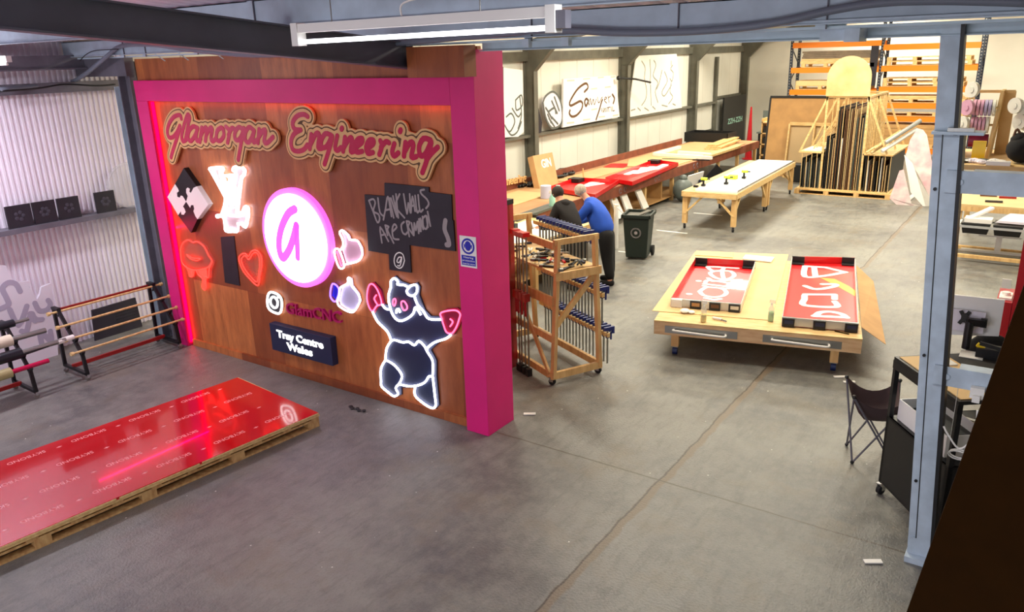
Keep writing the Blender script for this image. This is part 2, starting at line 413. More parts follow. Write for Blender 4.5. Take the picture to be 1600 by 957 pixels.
def cat_(pts, k=5, closed=False):      # Catmull-Rom through 2d or 3d points
    n = len(pts); out = []
    rng = range(n if closed else n - 1)
    for i in rng:
        g = (lambda j: pts[j % n]) if closed else (lambda j: pts[max(0, min(n - 1, j))])
        p0, p1, p2, p3 = g(i - 1), g(i), g(i + 1), g(i + 2)
        for t in range(k):
            u = t / k
            out.append(tuple(.5 * (2 * b + (c - a) * u + (2 * a - 5 * b + 4 * c - d) * u * u + (3 * b - a - 3 * c + d) * u ** 3) for a, b, c, d in zip(p0, p1, p2, p3)))
    if not closed: out.append(tuple(pts[-1]))
    return out
FW = ((0, 0, 0), (1, 0, 0), (0, 0, 1), (0, -1, 0))     # the feature wall's frame: x, z, towards the viewer
def fw(y): return ((0, y, 0), (1, 0, 0), (0, 0, 1), (0, -1, 0))
def sw(x): return ((x, 0, 0), (0, 1, 0), (0, 0, 1), (1, 0, 0))   # the side wall's frame: y, z, out of the wall
def skin(name, pts, edges, mat, parent, sub=2):
    me = bpy.data.meshes.new(name); Ti = WM[parent.name].inverted()
    me.from_pydata([tuple(Ti @ Vector(p[:3])) for p in pts], edges, [])
    me.materials.append(M[mat]); o = bpy.data.objects.new(name, me); COL.objects.link(o); o.parent = parent; WM[o.name] = WM[parent.name]
    o.modifiers.new('skin', 'SKIN').use_smooth_shade = True
    me.skin_vertices.new(name='s') if not me.skin_vertices else None
    sv = me.skin_vertices[0].data
    for i, p in enumerate(pts):
        r = p[3]; sv[i].radius = (r, p[4] if len(p) > 4 else r); sv[i].use_root = (i == 0) or not any(i in e and min(e) < i for e in edges)
    s = o.modifiers.new('sub', 'SUBSURF'); s.levels = sub; s.render_levels = sub
    return o

# ================================================================== SETTING
struct(MB().add([(-12.2, -6, 0), (6, -6, 0), (6, 35.8, 0), (-12.2, 35.8, 0), (-12.2, -6, -.2), (6, -6, -.2), (6, 35.8, -.2), (-12.2, 35.8, -.2)],
    [[0, 1, 2, 3], [7, 6, 5, 4], [0, 4, 5, 1], [1, 5, 6, 2], [2, 6, 7, 3], [3, 7, 4, 0]]), 'floor', 'concr')
# corrugated near side wall (ribs are real geometry)
mb = MB(); prof = []; y = -6.0
while y < 6.9:
    prof += [(y, -11.93), (y + .03, -11.93), (y + .038, -11.91), (y + .066, -11.91)]; y += .076
vs = [(x, y_, 0) for y_, x in prof] + [(x, y_, 5.4) for y_, x in prof]; n = len(prof)
mb.add(vs, [[i + 1, i, n + i, n + i + 1] for i in range(n - 1)])
mb.bx(-12.15, -11.95, -6, 6.9, 0, 5.4)
struct(mb, 'wall_left', 'corr')
# far part of the side wall: smooth insulated panels with joints
mb = MB(); y = 6.9
while y < 35.6:
    mb.bx(-12.15, -11.92, y + .006, min(y + .98, 35.7) - .006, 0, 5.7); y += .98
mb.bx(-12.14, -11.93, 6.9, 35.7, .01, 5.69, 1)
struct(mb, 'wall_left_far', ['whitewall', 'greysteel'])
struct(MB().bx(-12.2, 6, 35.5, 35.8, 0, 5.7), 'wall_back', 'whitewall')
struct(MB().bx(5.8, 6, -6, 35.8, 0, 5.7), 'wall_right', 'whitewall')
struct(MB().bx(-12.2, 6, -6, -5.85, 0, 5.5), 'wall_front', 'whitewall')
struct(MB().bx(-12.2, 6, 6.45, 35.8, 5.6, 5.75), 'ceiling_far', 'whitewall')
struct(MB().bx(-12.2, 6, 6.42, 6.5, 4.3, 5.6), 'wall_upper', 'roof')
# near roof: ribbed sheets falling towards the partition line
def rz_(y): return 4.36 + (6.17 - y) * .093
mb = MB(); prof = []; x = -12.2
while x < 6:
    prof += [(x, 0), (x + .11, 0), (x + .135, .03), (x + .175, .03)]; x += .2
vs = []
for y in (6.4, -6):
    vs += [(a, y, rz_(y) + dz) for a, dz in prof]
n = len(prof)
mb.add(vs, [[i, i + 1, n + i + 1, n + i] for i in range(n - 1)])
struct(mb, 'ceiling', 'roof')

# partition line at y = 6.17 : stained ply wall, pink frame
mb = MB()
mb.bx(-10.55, -4.72, 6.27, 6.33, 0, 4.08)
struct(mb, 'wall_feature', 'plywall')
mb = MB()
mb.bx(-10.50, -10.24, 6.17, 6.268, 0, 3.534)
mb.bx(-10.50, -5.002, 6.17, 6.268, 3.535, 3.80)
struct(mb, 'trim_1', 'pink', bevel=.004)
struct(MB().bx(-5.00, -4.70, 6.17, 6.66, 0, 4.05), 'wall_column', 'pink', bevel=.004)
struct(MB().bx(-5.36, -4.66, 5.98, 6.165, 3.805, 4.09), 'trim_2', 'plywall')
struct(MB().bx(-10.2, -5.0, 6.235, 6.27, 0.0, .10), 'baseboard_back', 'plywall')
led = MB(); led.bx(-10.239, -10.231, 6.215, 6.262, .05, 3.52)
tag(led.build('led_strip', 'ledred'), 'glowing red light strip down the left inner edge of the pink frame', 'led strip')
# steel: rafter, purlins, channels
def ibeam(mb, p, q, w, h, t=.012, m=0, m2=0):
    p = Vector(p); q = Vector(q); d = (q - p).normalized(); a = d.cross(Z).normalized(); b = a.cross(d).normalized()
    mb.bar(p, q, t, h, m); mb.bar(p + b * (h / 2 - t / 2), q + b * (h / 2 - t / 2), w, t, m); mb.bar(p - b * (h / 2 - t / 2), q - b * (h / 2 - t / 2), w, t, m2)
mb = MB(); ibeam(mb, (-5.43, 6.14, 4.005), (-5.37, -5.5, 5.09), .14, .25, .014)
struct(mb, 'trim_3', 'rafter')
def purlin(y, z0, z1, x0=-11.9, x1=5.8, mat='palegrey', name='trim_4', cleats=()):
    mb = MB(); mb.bx(x0, x1, y, y + .008, z0, z1); mb.bx(x0, x1, y, y + .07, z1 - .008, z1); mb.bx(x0, x1, y - .05, y + .008, z0, z0 + .008)
    for c in cleats: mb.bx(c, c + .07, y - .014, y - .001, z0 - .03, z1 - .002, 0); mb.bx(c + .07, c + .078, y - .016, y - .001, z0 - .03, z1 - .002, 1)
    struct(mb, name, [mat, 'greysteel'])
purlin(4.62, rz_(4.62) - .23, rz_(4.62) - .01, name='trim_4', cleats=(-5.9,))
purlin(2.6, rz_(2.6) - .2, rz_(2.6) - .01, name='trim_5')
purlin(6.02, 4.13, 4.335, name='trim_6', cleats=(-10.4, -9.9, -8.8, -7.9, -4.0, -2.65, -1.55))
mb = MB(); mb.bx(-12, 5.8, 6.06, 6.16, 4.10, 4.12); mb.bx(-4.68, 5.8, 6.30, 6.31, 4.035, 4.105); mb.bx(-4.68, 5.8, 6.25, 6.31, 4.03, 4.038); struct(mb, 'trim_7', 'palegrey')
mb = MB()
for x in (-9.7, -9.2, -8.5): mb.bar((x, 6.06, 4.13), (x + .1, 6.12, 4.04), .03, .004)
for x in (-5.55, -4.0, -3.6): mb.bx(x, x + .07, 5.96, 6.02, 4.05, 4.12)
struct(mb, 'trim_8', 'palegrey')
mb = MB(); mb.bx(-1.55, -1.38, 6.15, 6.19, 4.02, 4.14); mb.bx(-1.36, -1.26, 6.05, 6.29, 4.01, 4.10); mb.bx(-2.1, 5.8, 5.99, 6.0, 4.13, 4.16); struct(mb, 'trim_9', 'bluegrey')
# far frames: column + haunch + rafter, eaves rail, wall shelf rail
for y in (12.3, 17.87, 23.3, 29.0, 34.7):
    mb = MB()
    mb.bx(-11.9, -11.58, y - .005, y + .005, 0, 3.56); mb.bx(-11.59, -11.57, y - .09, y + .09, 0, 3.56); mb.bx(-11.9, -11.88, y - .09, y + .09, 0, 4.3)
    o, U, V, N = (0, y, 0), (1, 0, 0), (0, 0, 1), (0, -1, 0)
    mb.prism([(-11.9, 3.55), (-11.575, 3.55), (-10.9, 4.22), (-7, 5.1), (-7, 5.38), (-11.9, 4.3)], o, U, V, N, -.005, .005)
    mb.bar((-11.58, y, 3.55), (-10.9, y, 4.22), .18, .015)
    mb.bar((-10.9, y, 4.22), (-7, y, 5.1), .18, .015)
    struct(mb, 'trim_10', 'oilsteel')
mb = MB(); mb.bx(-11.92, -11.8, 6.9, 35.4, 3.80, 4.04); mb.bx(-11.92, -11.86, 6.9, 35.4, 0.0, .04); struct(mb, 'trim_11', 'oilsteel')
for a, b in ((12.4, 17.77), (17.97, 23.2), (23.4, 28.9), (29.1, 31.5)):
    struct(MB().bx(-11.91, -11.70, a, b, 1.86, 1.93), 'trim_12', 'oilsteel')
mb = MB(); mb.bx(-11.9, -11.8, 31.55, 31.75, .7, 3.65); mb.bx(-11.9, -11.87, 29.6, 31.6, 0, .85); mb.bx(-11.9, -11.82, 31.75, 34.8, 2.0, 2.1); struct(mb, 'trim_13', 'oilsteel')
# near corner: post, rails over the corrugated wall
mb = MB(); mb.bx(-10.90, -10.62, 6.30, 6.31, 0, 4.05); mb.bx(-10.64, -10.62, 6.2, 6.42, 0, 4.05); mb.bx(-10.92, -10.9, 6.2, 6.42, 0, 4.05); struct(mb, 'trim_14', 'greysteel')
mb = MB(); mb.bx(-11.13, -11.0, 6.28, 6.34, 0, 3.72); mb.bx(-11.05, -11.04, 6.2, 6.3, 0, 3.72); struct(mb, 'trim_15', 'palegrey')
mb = MB(); mb.bx(-11.9, -11.62, -6, 6.6, 3.99, 4.16); mb.bx(-11.66, -11.55, -6, 6.6, 3.97, 3.99); mb.bx(-11.9, -11.80, -6, 6.9, 3.66, 3.80); struct(mb, 'trim_16', 'greysteel')
mb = MB(); mb.bx(-11.9, -10.6, 6.15, 6.28, 3.86, 4.12); struct(mb, 'trim_17', 'greysteel')
struct(MB().bx(-11.9, -11.66, -6, 6.85, 1.83, 1.90), 'trim_18', 'greysteel')
# blue-grey post (it leans a little) and rails of the right-hand partition
def lx(z): return -.53 - .0642 * z
def lean(mb, a, b, y0, y1, z0, z1, m=0):
    mb.hexa([(lx(z0) + a, y0, z0), (lx(z0) + b, y0, z0), (lx(z0) + b, y1, z0), (lx(z0) + a, y1, z0), (lx(z1) + a, y0, z1), (lx(z1) + b, y0, z1), (lx(z1) + b, y1, z1), (lx(z1) + a, y1, z1)], m)
mb = MB()
lean(mb, 0, .125, 6.27, 6.285, 3.38, 4.12); lean(mb, .125, .15, 6.21, 6.34, 3.38, 4.12, 1)
lean(mb, 0, .16, 6.25, 6.27, .05, 3.38); lean(mb, .062, .165, 6.238, 6.25, .2, 3.38); lean(mb, .165, .19, 6.20, 6.36, .15, 3.38, 1)
mb.bx(-.755, -.44, 6.18, 6.34, 3.385, 3.405, 2)
lean(mb, .054, .061, 6.236, 6.26, .2, 3.38, 1)
for z_ in (3.0, 1.75, .7): mb.cyl((lx(z_) + .03, 6.25, z_), (lx(z_) + .03, 6.238, z_), .012, n=8, m=1)
lean(mb, -.01, .30, 6.17, 6.36, 0, .05); lean(mb, -.0, .28, 6.24, 6.27, .05, .2)
struct(mb, 'wall_post', ['bluegrey', 'black', 'palegrey'])
for z0, z1, xa in ((2.985, 3.14, -.60), (1.55, 1.70, -.50)):
    mb = MB(); mb.bx(xa - .03, 5.8, 6.215, 6.228, z0, z1); mb.bx(xa + .13, 5.8, 6.228, 6.34, z1 - .012, z1)
    mb.cyl((xa + .06, 6.215, (z0 + z1) / 2), (xa + .06, 6.203, (z0 + z1) / 2), .022, n=6)
    struct(mb, 'trim_19', 'bluegrey')
mb = MB(); mb.bx(.02, 5.8, 6.232, 6.34, 1.51, 1.53); struct(mb, 'trim_20', 'blackm')
# the mezzanine the photographer stands on
struct(MB().bx(-.35, 5.8, -5.85, .93, 2.25, 2.4), 'floor_mezzanine', 'mdf')
# walkway lines painted on the hall floor
mb = MB()
for a in ((-7.462, 18.81), (-7.445, 16.535), (-7.301, 14.319)):
    x, y = a; mb.bx(x, x + .75, y - .03, y + .03, 0.001, .004)
o = struct(mb, 'floor_markings', 'white')

# ================================================================== NEAR ZONE
# dark board edge at the near right corner
mb = MB(); A = Vector((-.062, .80, 3.41)); B = Vector((-.0075, .80, 3.80))
d = (B - A); lo = A - d * (A.z - 2.4) / d.z; hi = A + d * (4.35 - A.z) / d.z
mb.hexa([(lo.x, .80, 2.4), (1.2, .80, 2.4), (1.2, .812, 2.4), (lo.x, .812, 2.4), (hi.x, .80, 4.35), (1.2, .80, 4.35), (1.2, .812, 4.35), (hi.x, .812, 4.35)])
tag(mb.build('board', 'darkwood'), 'dark brown board filling the near right corner, its edge slanting across the view', 'board')

# ---- red film-covered sheets on a long pallet
ang = math.atan2(0.22, 3.6)
def T_(o, a): return Matrix.Translation(o) @ Matrix.Rotation(a, 4, 'Z')
c1 = Vector((-6.517, 5.369) + (0,)); c2 = Vector((-6.851, 2.144) + (0,)); c3 = Vector((-8.254, 5.521) + (0,))
ydir = (c1 - c2).normalized(); pa = math.atan2(ydir.y, ydir.x) - math.pi / 2
PW = 1.70; PL = 4.9
TP = T_(c1, pa)                                     # origin far right corner; x in [-PW,0], y in [-PL,0]
pal = thing('pallet', 'long low wooden pallet on the near floor under the red film-covered sheets', 'pallet', tuple(c1), pa)
X = TP
def pallet_parts(root, X, sx, sy, h, nblk_y, mat='rawpine', nx=3, board=.10):
    mb = MB(X); n = max(3, int(sy / .35))
    for i in range(n):
        y = -sy + i * (sy - board) / (n - 1); mb.bx(-sx, 0, y, y + board, h - .018, h)
    mb.build('deck_board', mat, root)
    for i in range(nx):
        x = -sx + i * (sx - board) / (nx - 1)
        MB(X).bx(x, x + board, -sy, 0, h - .04, h - .018).build('stringer', mat, root)
        MB(X).bx(x, x + board, -sy, 0, 0, .02).build('bottom_board', mat, root)
        for j in range(nblk_y):
            y = -sy + j * (sy - .14) / (nblk_y - 1); MB(X).bx(x, x + board, y, y + .14, .02, h - .04).build('block', mat, root)
pallet_parts(pal, TP, PW, PL, .125, 6)
mb = MB(TP).bx(-PW - .01, .01, -PL, .01, .126, .145); tag(mb.build('plywood_sheet', 'pine2'), 'pale wooden sheet between the red sheets and the long near pallet', 'plywood sheet')
mb = MB(TP).bx(-PW, 0, -PL, 0, .146, .170)
rs = thing('film_covered_sheet', 'glossy red film-covered sheet printed in rows of pale words on the near pallet', 'sheet', tuple(c1), pa)
mb.build('panel', 'redfilm', rs)
tx = MB(TP)
k = 0
for j in range(8):
    for i in range(4):
        x = -PW + .12 + i * .43; y = -.05 - j * .62 - (i % 2) * .31 + .2
        if y < -.1: 
            # words run towards the camera, upright towards the pallet's open side
            tx.text('SKYBOND', (x, min(y, -.0), .170), (0, -1, 0), (1, 0, 0), (0, 0, 1), w=.36, h=.062, d=.0012)
        yy = y + .13
        if -PL < yy < -.1: tx.prism([(-.03, 0), (0, -.014), (.03, 0), (0, .014)], (x + .05, yy, .170), (0, 1, 0), (1, 0, 0), (0, 0, 1), 0, .0012)
tx.build('printed_words', 'redfilmtext', rs)
for a_ in ((.002, .012, -1.42, 0, .148, .166), (.002, .012, -2.25, -1.45, .146, .163), (.002, .012, -4.9, -2.28, .148, .166), (-PW, -PW + .75, .002, .012, .148, .168)): MB(TP).bx(*a_).build('edge_strip', 'pine2', rs)

# ---- steel rack frames for rolls by the corrugated wall
RX = [-10.70, -10.53, -10.38, -10.28]; RZ = [.88, .72, .57, .40]
def rack_side(root, y):
    mb = MB()
    mb.bar((-10.82, y, .11), (-10.80, y, .93), .04, .04); mb.bar((-10.82, y, .93), (-10.66, y, .93), .05, .04)
    mb.bar((-10.70, y, .93), (-10.27, y, .36), .04, .04); mb.bar((-10.275, y, .40), (-10.24, y, .09), .04, .04); mb.bar((-10.84, y, .11), (-10.23, y, .09), .04, .04)
    for x, z in zip(RX, RZ): mb.bar((x - .0, y, z - .05), (x + .05, y, z + .01), .045, .015)
    f = mb.build('side_frame', 'blackm', root)
    for x in (-10.82, -10.25):
        m2 = MB(); m2.cyl((x - .012, y, .035), (x + .012, y, .035), .033, n=12); m2.bx(x - .02, x + .02, y - .015, y + .02, .04, .085, 1)
        m2.build('castor', ['steel', 'chrome'], f)
def roll_rack(y0, y1, label, dow):
    root = thing('roll_rack', label, 'rack', (-10.5, y0, 0))
    rack_side(root, y0); rack_side(root, y1)
    MB().bar((-10.80, y0, .89), (-10.80, y1, .89), .03, .04).build('red_rail', 'redsteel', root)
    MB().bar((-10.62, y0, .13), (-10.62, y1, .13), .03, .05).build('floor_rail', 'redsteel', root)
    return root
roll_rack(4.68, 6.05, 'empty black steel roll rack on castors beside the pink frame', None)
for i, (x, z) in enumerate(zip(RX, RZ)):
    w = ['topmost', 'second from the top', 'third from the top', 'lowest'][i]
    mb = MB().cyl((x + .02, 4.55, z + .02), (x + .02, 6.17, z + .02), .015); mb.cyl((x + .02, 4.53, z + .02), (x + .02, 4.57, z + .02), .026); mb.cyl((x + .02, 6.15, z + .02), (x + .02, 6.19, z + .02), .026)
    tag(mb.build('wooden_pole', 'pine2', smooth='x'), f'bare wooden pole across the empty roll rack, {w} of four', 'pole', 'poles on the empty roll rack')
roll_rack(2.5, 4.02, 'black steel roll rack holding vinyl rolls at the left picture edge', None)
def roll(i, y0, y1, r, mat, label, core=None):
    x, z = RX[i] + .02, RZ[i] + .02 + r * .2
    t = thing('vinyl_roll', label, 'roll', (x, y0, z - r))
    MB().cyl((x, y0, z), (x, y1, z), r, n=20).build('roll_body', mat, t, smooth='x')
    if core: MB().cyl((x, y1, z), (x, core, z), r * .45, n=12).build('core', 'steel' if mat != 'vinylg' else 'crimson', t, smooth='x')
roll(0, 2.6, 4.12, .05, 'vinylk', 'dark vinyl roll at the top of the left roll rack', 4.3)
roll(1, 2.55, 3.98, .075, 'vinyl', 'thick cream vinyl roll on the left roll rack, above the black one', 4.4)
roll(2, 2.55, 4.0, .07, 'vinylk', 'thick black vinyl roll on the left roll rack', 4.55)
roll(3, 2.55, 3.8, .065, 'vinylg', 'gold-coloured vinyl roll lowest on the left roll rack', 4.25)
t = thing('cardboard_tube', 'white-capped thin tube lying between the two roll racks', 'tube', (-10.36, 4.3, .55))
MB().cyl((-10.33, 3.9, .58), (-10.36, 4.52, .60), .018).build('tube_body', 'black', t); MB().cyl((-10.36, 4.45, .60), (-10.37, 4.66, .605), .035).build('cap', 'white', t)

# ---- white foam board with letter-shaped holes, dark perforated panel, tiles and ring on the wall
sh = [[(4.378, 1.494), (4.552, 1.443), (4.563, 1.315), (4.602, 1.231), (4.669, 1.183), (4.811, 1.161), (4.774, 1.08), (4.821, 0.971), (4.841, 0.878), (4.894, 0.94), (4.935, 1.039), (5.071, 1.058), (5.058, 0.94), (5.027, 0.434), (4.908, -0.309), (4.031, -0.12)]][0]
t = thing('foam_offcut', 'white foam sheet with letter-shaped cut-outs leaning on the corrugated wall', 'foam sheet', (-11.6, 4.5, 0))
MB().prism(sh, *sw(-11.66)[:3], (1, 0, 0), 0, .045).build('sheet', 'foam', t)
cut = MB()
for st, r in [([(4.651, 1.051), (4.618, 1.167), (4.531, 1.21), (4.443, 1.149), (4.467, 0.995), (4.468, 0.909), (4.348, 0.879)], 1.0), ([(4.471, 0.834), (4.535, 0.588), (4.692, 0.825)], 1.0), ([(4.619, 0.474), (4.726, 0.706), (4.752, 0.588)], 1.0), ([(4.984, 0.831), (5.001, 0.76), (4.937, 0.7), (4.839, 0.717), (4.803, 0.837)], 1.0), ([(4.717, 0.708), (4.775, 0.603), (4.851, 0.581)], 1.0), ([(4.773, 0.202), (4.788, 0.422), (4.902, 0.227), (4.923, 0.38)], 1.0), ([(4.638, 0.424), (4.554, 0.495)], 1.0)]:
    cut.ribbon(cat_(st, 4), .036 * r, *sw(-11.615), .0, .003)
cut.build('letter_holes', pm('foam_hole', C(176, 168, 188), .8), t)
pf = [(5.609, 0.48), (6.312, 0.492), (6.341, -0.056), (5.569, -0.13)]
t = thing('perforated_panel', 'dark perforated panel leaning low on the wall behind the empty rack', 'panel', (-11.7, 5.9, 0))
MB().prism([(a, max(b, .0)) for a, b in pf], *sw(-11.75)[:3], (1, 0, 0), 0, .03).build('panel', 'mesh', t)
hb = MB()
for i in range(12):
    for j in range(5): hb.prism([(0, 0), (.018, 0), (.018, .018), (0, .018)], (-11.719, 5.95 + i * .032, .12 + j * .05), (0, 1, 0), (0, 0, 1), (1, 0, 0), 0, .001)
hb.build('holes', 'black', t)
for i, (ya, yb, w) in enumerate(((4.74, 5.07, 'cut off by the left picture edge'), (5.09, 5.40, 'second of the row'), (5.43, 5.74, 'third of the row'), (5.98, 6.28, 'standing alone at the right of the rail'))):
    t = thing('carved_tile', f'dark square carved tile on the wall rail, {w}', 'tile', (-11.74, ya, 1.9), 0, 'dark tiles on the near wall rail')
    MB().bx(-11.75, -11.72, ya, yb, 1.901, 2.21).build('slab', 'chalk', t)
    mb = MB(); yc = (ya + yb) / 2
    for k in range(5 + i % 2):
        a = k * 2 * math.pi / (5 + i % 2) + i; mb.ball((-11.718, yc + .05 * math.cos(a), 2.06 + .05 * math.sin(a)), .028, 8, sx=.2)
    mb.build('carving', pm('carving_grey', C(62, 58, 70), .7), t)
mb = MB(); mb.path([(-11.76, 6.56 + .33 * math.cos(2 * math.pi * k / 40), 2.24 + .33 * math.sin(2 * math.pi * k / 40)) for k in range(40)], .02, closed=True)
mb.cyl((-11.77, 6.56, 2.24), (-11.762, 6.56, 2.24), .31, n=40)
tag(mb.build('acrylic_disc', 'acryl', smooth='x'), 'clear round acrylic disc standing on the near wall rail', 'disc')

# ---- cables
def cable(name, pts, r, mat, label, k=6):
    return tag(MB().path(cat_(pts, k), r, 8).build(name, mat, smooth='all'), label, 'cable')
cb = [(-11.5, 4.918, 3.749), (-12.0, 6.0, 3.783), (-11.432, 6.0, 3.884), (-10.718, 5.97, 4.109), (-10.25, 5.95, 4.242), (-9.51, 5.94, 4.236), (-8.717, 5.93, 4.154), (-7.331, 5.93, 4.064), (-5.264, 5.93, 4.133), (-4.354, 5.93, 4.164), (-3.685, 5.93, 4.18), (-3.083, 5.93, 4.137), (-2.537, 5.93, 4.121), (-2.042, 5.93, 4.133), (-1.724, 5.93, 4.167), (-1.427, 5.93, 4.219), (-1.106, 5.92, 4.25), (-0.732, 5.92, 4.24), (-0.284, 5.92, 4.203)]
cable('power_cable', cb, .028, 'cable', 'thick grey cable sagging along the purlin above the feature wall')
cable('thin_cable', [(-11.253, 5.9, 4.08), (-11.056, 5.9, 4.159), (-10.797, 5.9, 4.202), (-10.251, 5.9, 4.203)], .006, 'black', 'thin black cable looping above the near corner post')
cable('thin_cable', [(-11.5, 4.912, 3.725), (-11.5, 5.398, 3.741), (-11.5, 5.746, 3.775), (-11.5, 6.191, 3.737), (-11.5, 6.477, 3.742)], .012, 'black', 'black cable bundle lying along the rail above the corrugated wall')

# ---- fluorescent batten
fa = Vector((-4.33, 3.75, 4.20)); fb = Vector((-2.29, 3.75, 4.205))
t = thing('tube_light', 'white twin-bar strip light with a glowing tube hung under the roof', 'strip light', (-3.3, 3.75, 4.1))
mb = MB(); mb.bar(fa, fb, .06, .055); mb.build('housing', 'white', t)
MB().bx(fa.x - .01, fa.x + .05, 3.712, 3.788, 4.09, 4.235).build('end_cap', 'white', t); MB().bx(fb.x - .05, fb.x + .01, 3.712, 3.788, 4.10, 4.24).build('end_cap', 'white', t)
MB().bx(fb.x + .012, fb.x + .07, 3.72, 3.78, 4.12, 4.21).build('end_box', 'greysteel', t)
MB().cyl((fa.x + .02, 3.74, 4.115), (fb.x - .03, 3.74, 4.125), .015, n=12).build('lamp_tube', 'tube', t, smooth='x')
mb = MB(); mb.cyl((fa.x + .35, 3.75, 4.22), (fa.x + .35, 3.75, 4.56), .004); mb.cyl((fb.x - .5, 3.75, 4.22), (fb.x - .5, 3.75, 4.56), .004); mb.build('hanger', 'steel', t)
cable('light_flex', [(fa.x + .95, 3.75, 4.235), (fa.x + .96, 3.75, 4.30), (fa.x + 1.1, 3.76, 4.33), (fa.x + 1.35, 3.76, 4.36), (fa.x + 1.6, 3.76, 4.5)], .006, 'white', 'white flex looping above the strip light')
t = thing('tube_light', 'end of a second white strip light at the left picture edge under the roof', 'strip light', (-9.6, 4.2, 4.1))
e = [(-9.911, 4.103)][0]
mb = MB(); mb.bx(e[0] - 2.0, e[0], 4.37, 4.43, e[1] - .03, e[1] + .04); mb.build('housing', 'white', t)
MB().cyl((e[0] - 2.0, 4.38, e[1] - .05), (e[0] - .02, 4.38, e[1] - .05), .014).build('lamp_tube', 'white', t)
mb = MB(); mb.cyl((e[0] - .4, 4.4, e[1] + .04), (e[0] - .4, 4.4, rz_(4.4) + .02), .004); mb.build('hanger', 'steel', t)

# ================================================================== SIGNS ON THE FEATURE WALL (y = 6.27)
def on(y): return fw(y)
def strokes_sign(name, label, strokes, parent_y=6.27, dots=()):
    t = thing(name, label, 'sign', (strokes[0][0][0], parent_y - .02, strokes[0][0][1]))
    for nm, r, d0, d1, mt in (('wooden_backing', .099, .022, .05, 'signwood'), ('groove', .078, .05, .0525, 'signbrown'), ('wooden_inlay', .064, .0525, .055, 'signwood'), ('red_lettering', .029, .055, .060, 'crimson')):
        mb = MB()
        for s_ in strokes: mb.ribbon(cat_(s_, 3) if len(s_) > 2 else s_, r, *on(parent_y), d0, d1)
        mb.build(nm, mt, t)
    mb = MB()
    for s_ in strokes[::2]:
        p = s_[len(s_) // 2]; mb.cyl((p[0], parent_y, p[1]), (p[0], parent_y - .03, p[1]), .015)
    mb.build('standoff', 'steel', t)
    return t
G1 = [[(-9.587, 3.314), (-9.605, 3.357), (-9.736, 3.337), (-9.865, 3.256), (-9.948, 3.149), (-9.941, 3.064), (-9.841, 3.067), (-9.725, 3.138), (-9.643, 3.218)], [(-9.645, 3.209), (-9.744, 3.067), (-9.88, 2.902), (-9.964, 2.791)], [(-9.574, 3.029), (-9.448, 3.249), (-9.396, 3.335), (-9.426, 3.368), (-9.48, 3.316), (-9.561, 3.211), (-9.639, 3.088), (-9.627, 3.018), (-9.545, 3.047)], [(-9.27, 3.205), (-9.36, 3.217), (-9.466, 3.145), (-9.498, 3.058), (-9.446, 3.028), (-9.328, 3.115), (-9.257, 3.202), (-9.323, 3.089), (-9.308, 3.033), (-9.225, 3.067)], [(-9.17, 3.208), (-9.259, 3.023)], [(-9.227, 3.092), (-9.105, 3.206), (-9.07, 3.187), (-9.134, 3.039)], [(-9.099, 3.113), (-8.992, 3.209), (-8.952, 3.19), (-9.007, 3.074), (-8.97, 3.042), (-8.899, 3.086)], [(-8.758, 3.219), (-8.849, 3.18), (-8.895, 3.078), (-8.83, 3.05), (-8.733, 3.117), (-8.725, 3.196), (-8.758, 3.219)], [(-8.666, 3.231), (-8.605, 3.178), (-8.675, 3.036)], [(-8.635, 3.128), (-8.549, 3.218), (-8.494, 3.203)], [(-8.336, 3.207), (-8.408, 3.233), (-8.492, 3.173), (-8.515, 3.091), (-8.453, 3.073), (-8.368, 3.141), (-8.311, 3.224), (-8.392, 3.062), (-8.458, 2.928), (-8.506, 2.829)], [(-8.14, 3.212), (-8.206, 3.238), (-8.285, 3.179), (-8.315, 3.081), (-8.256, 3.054), (-8.179, 3.118), (-8.117, 3.2), (-8.167, 3.102), (-8.151, 3.058), (-8.088, 3.089)], [(-8.02, 3.219), (-8.078, 3.054)], [(-8.052, 3.119), (-7.955, 3.205), (-7.906, 3.203), (-7.955, 3.078), (-7.901, 3.061), (-7.782, 3.134)]]
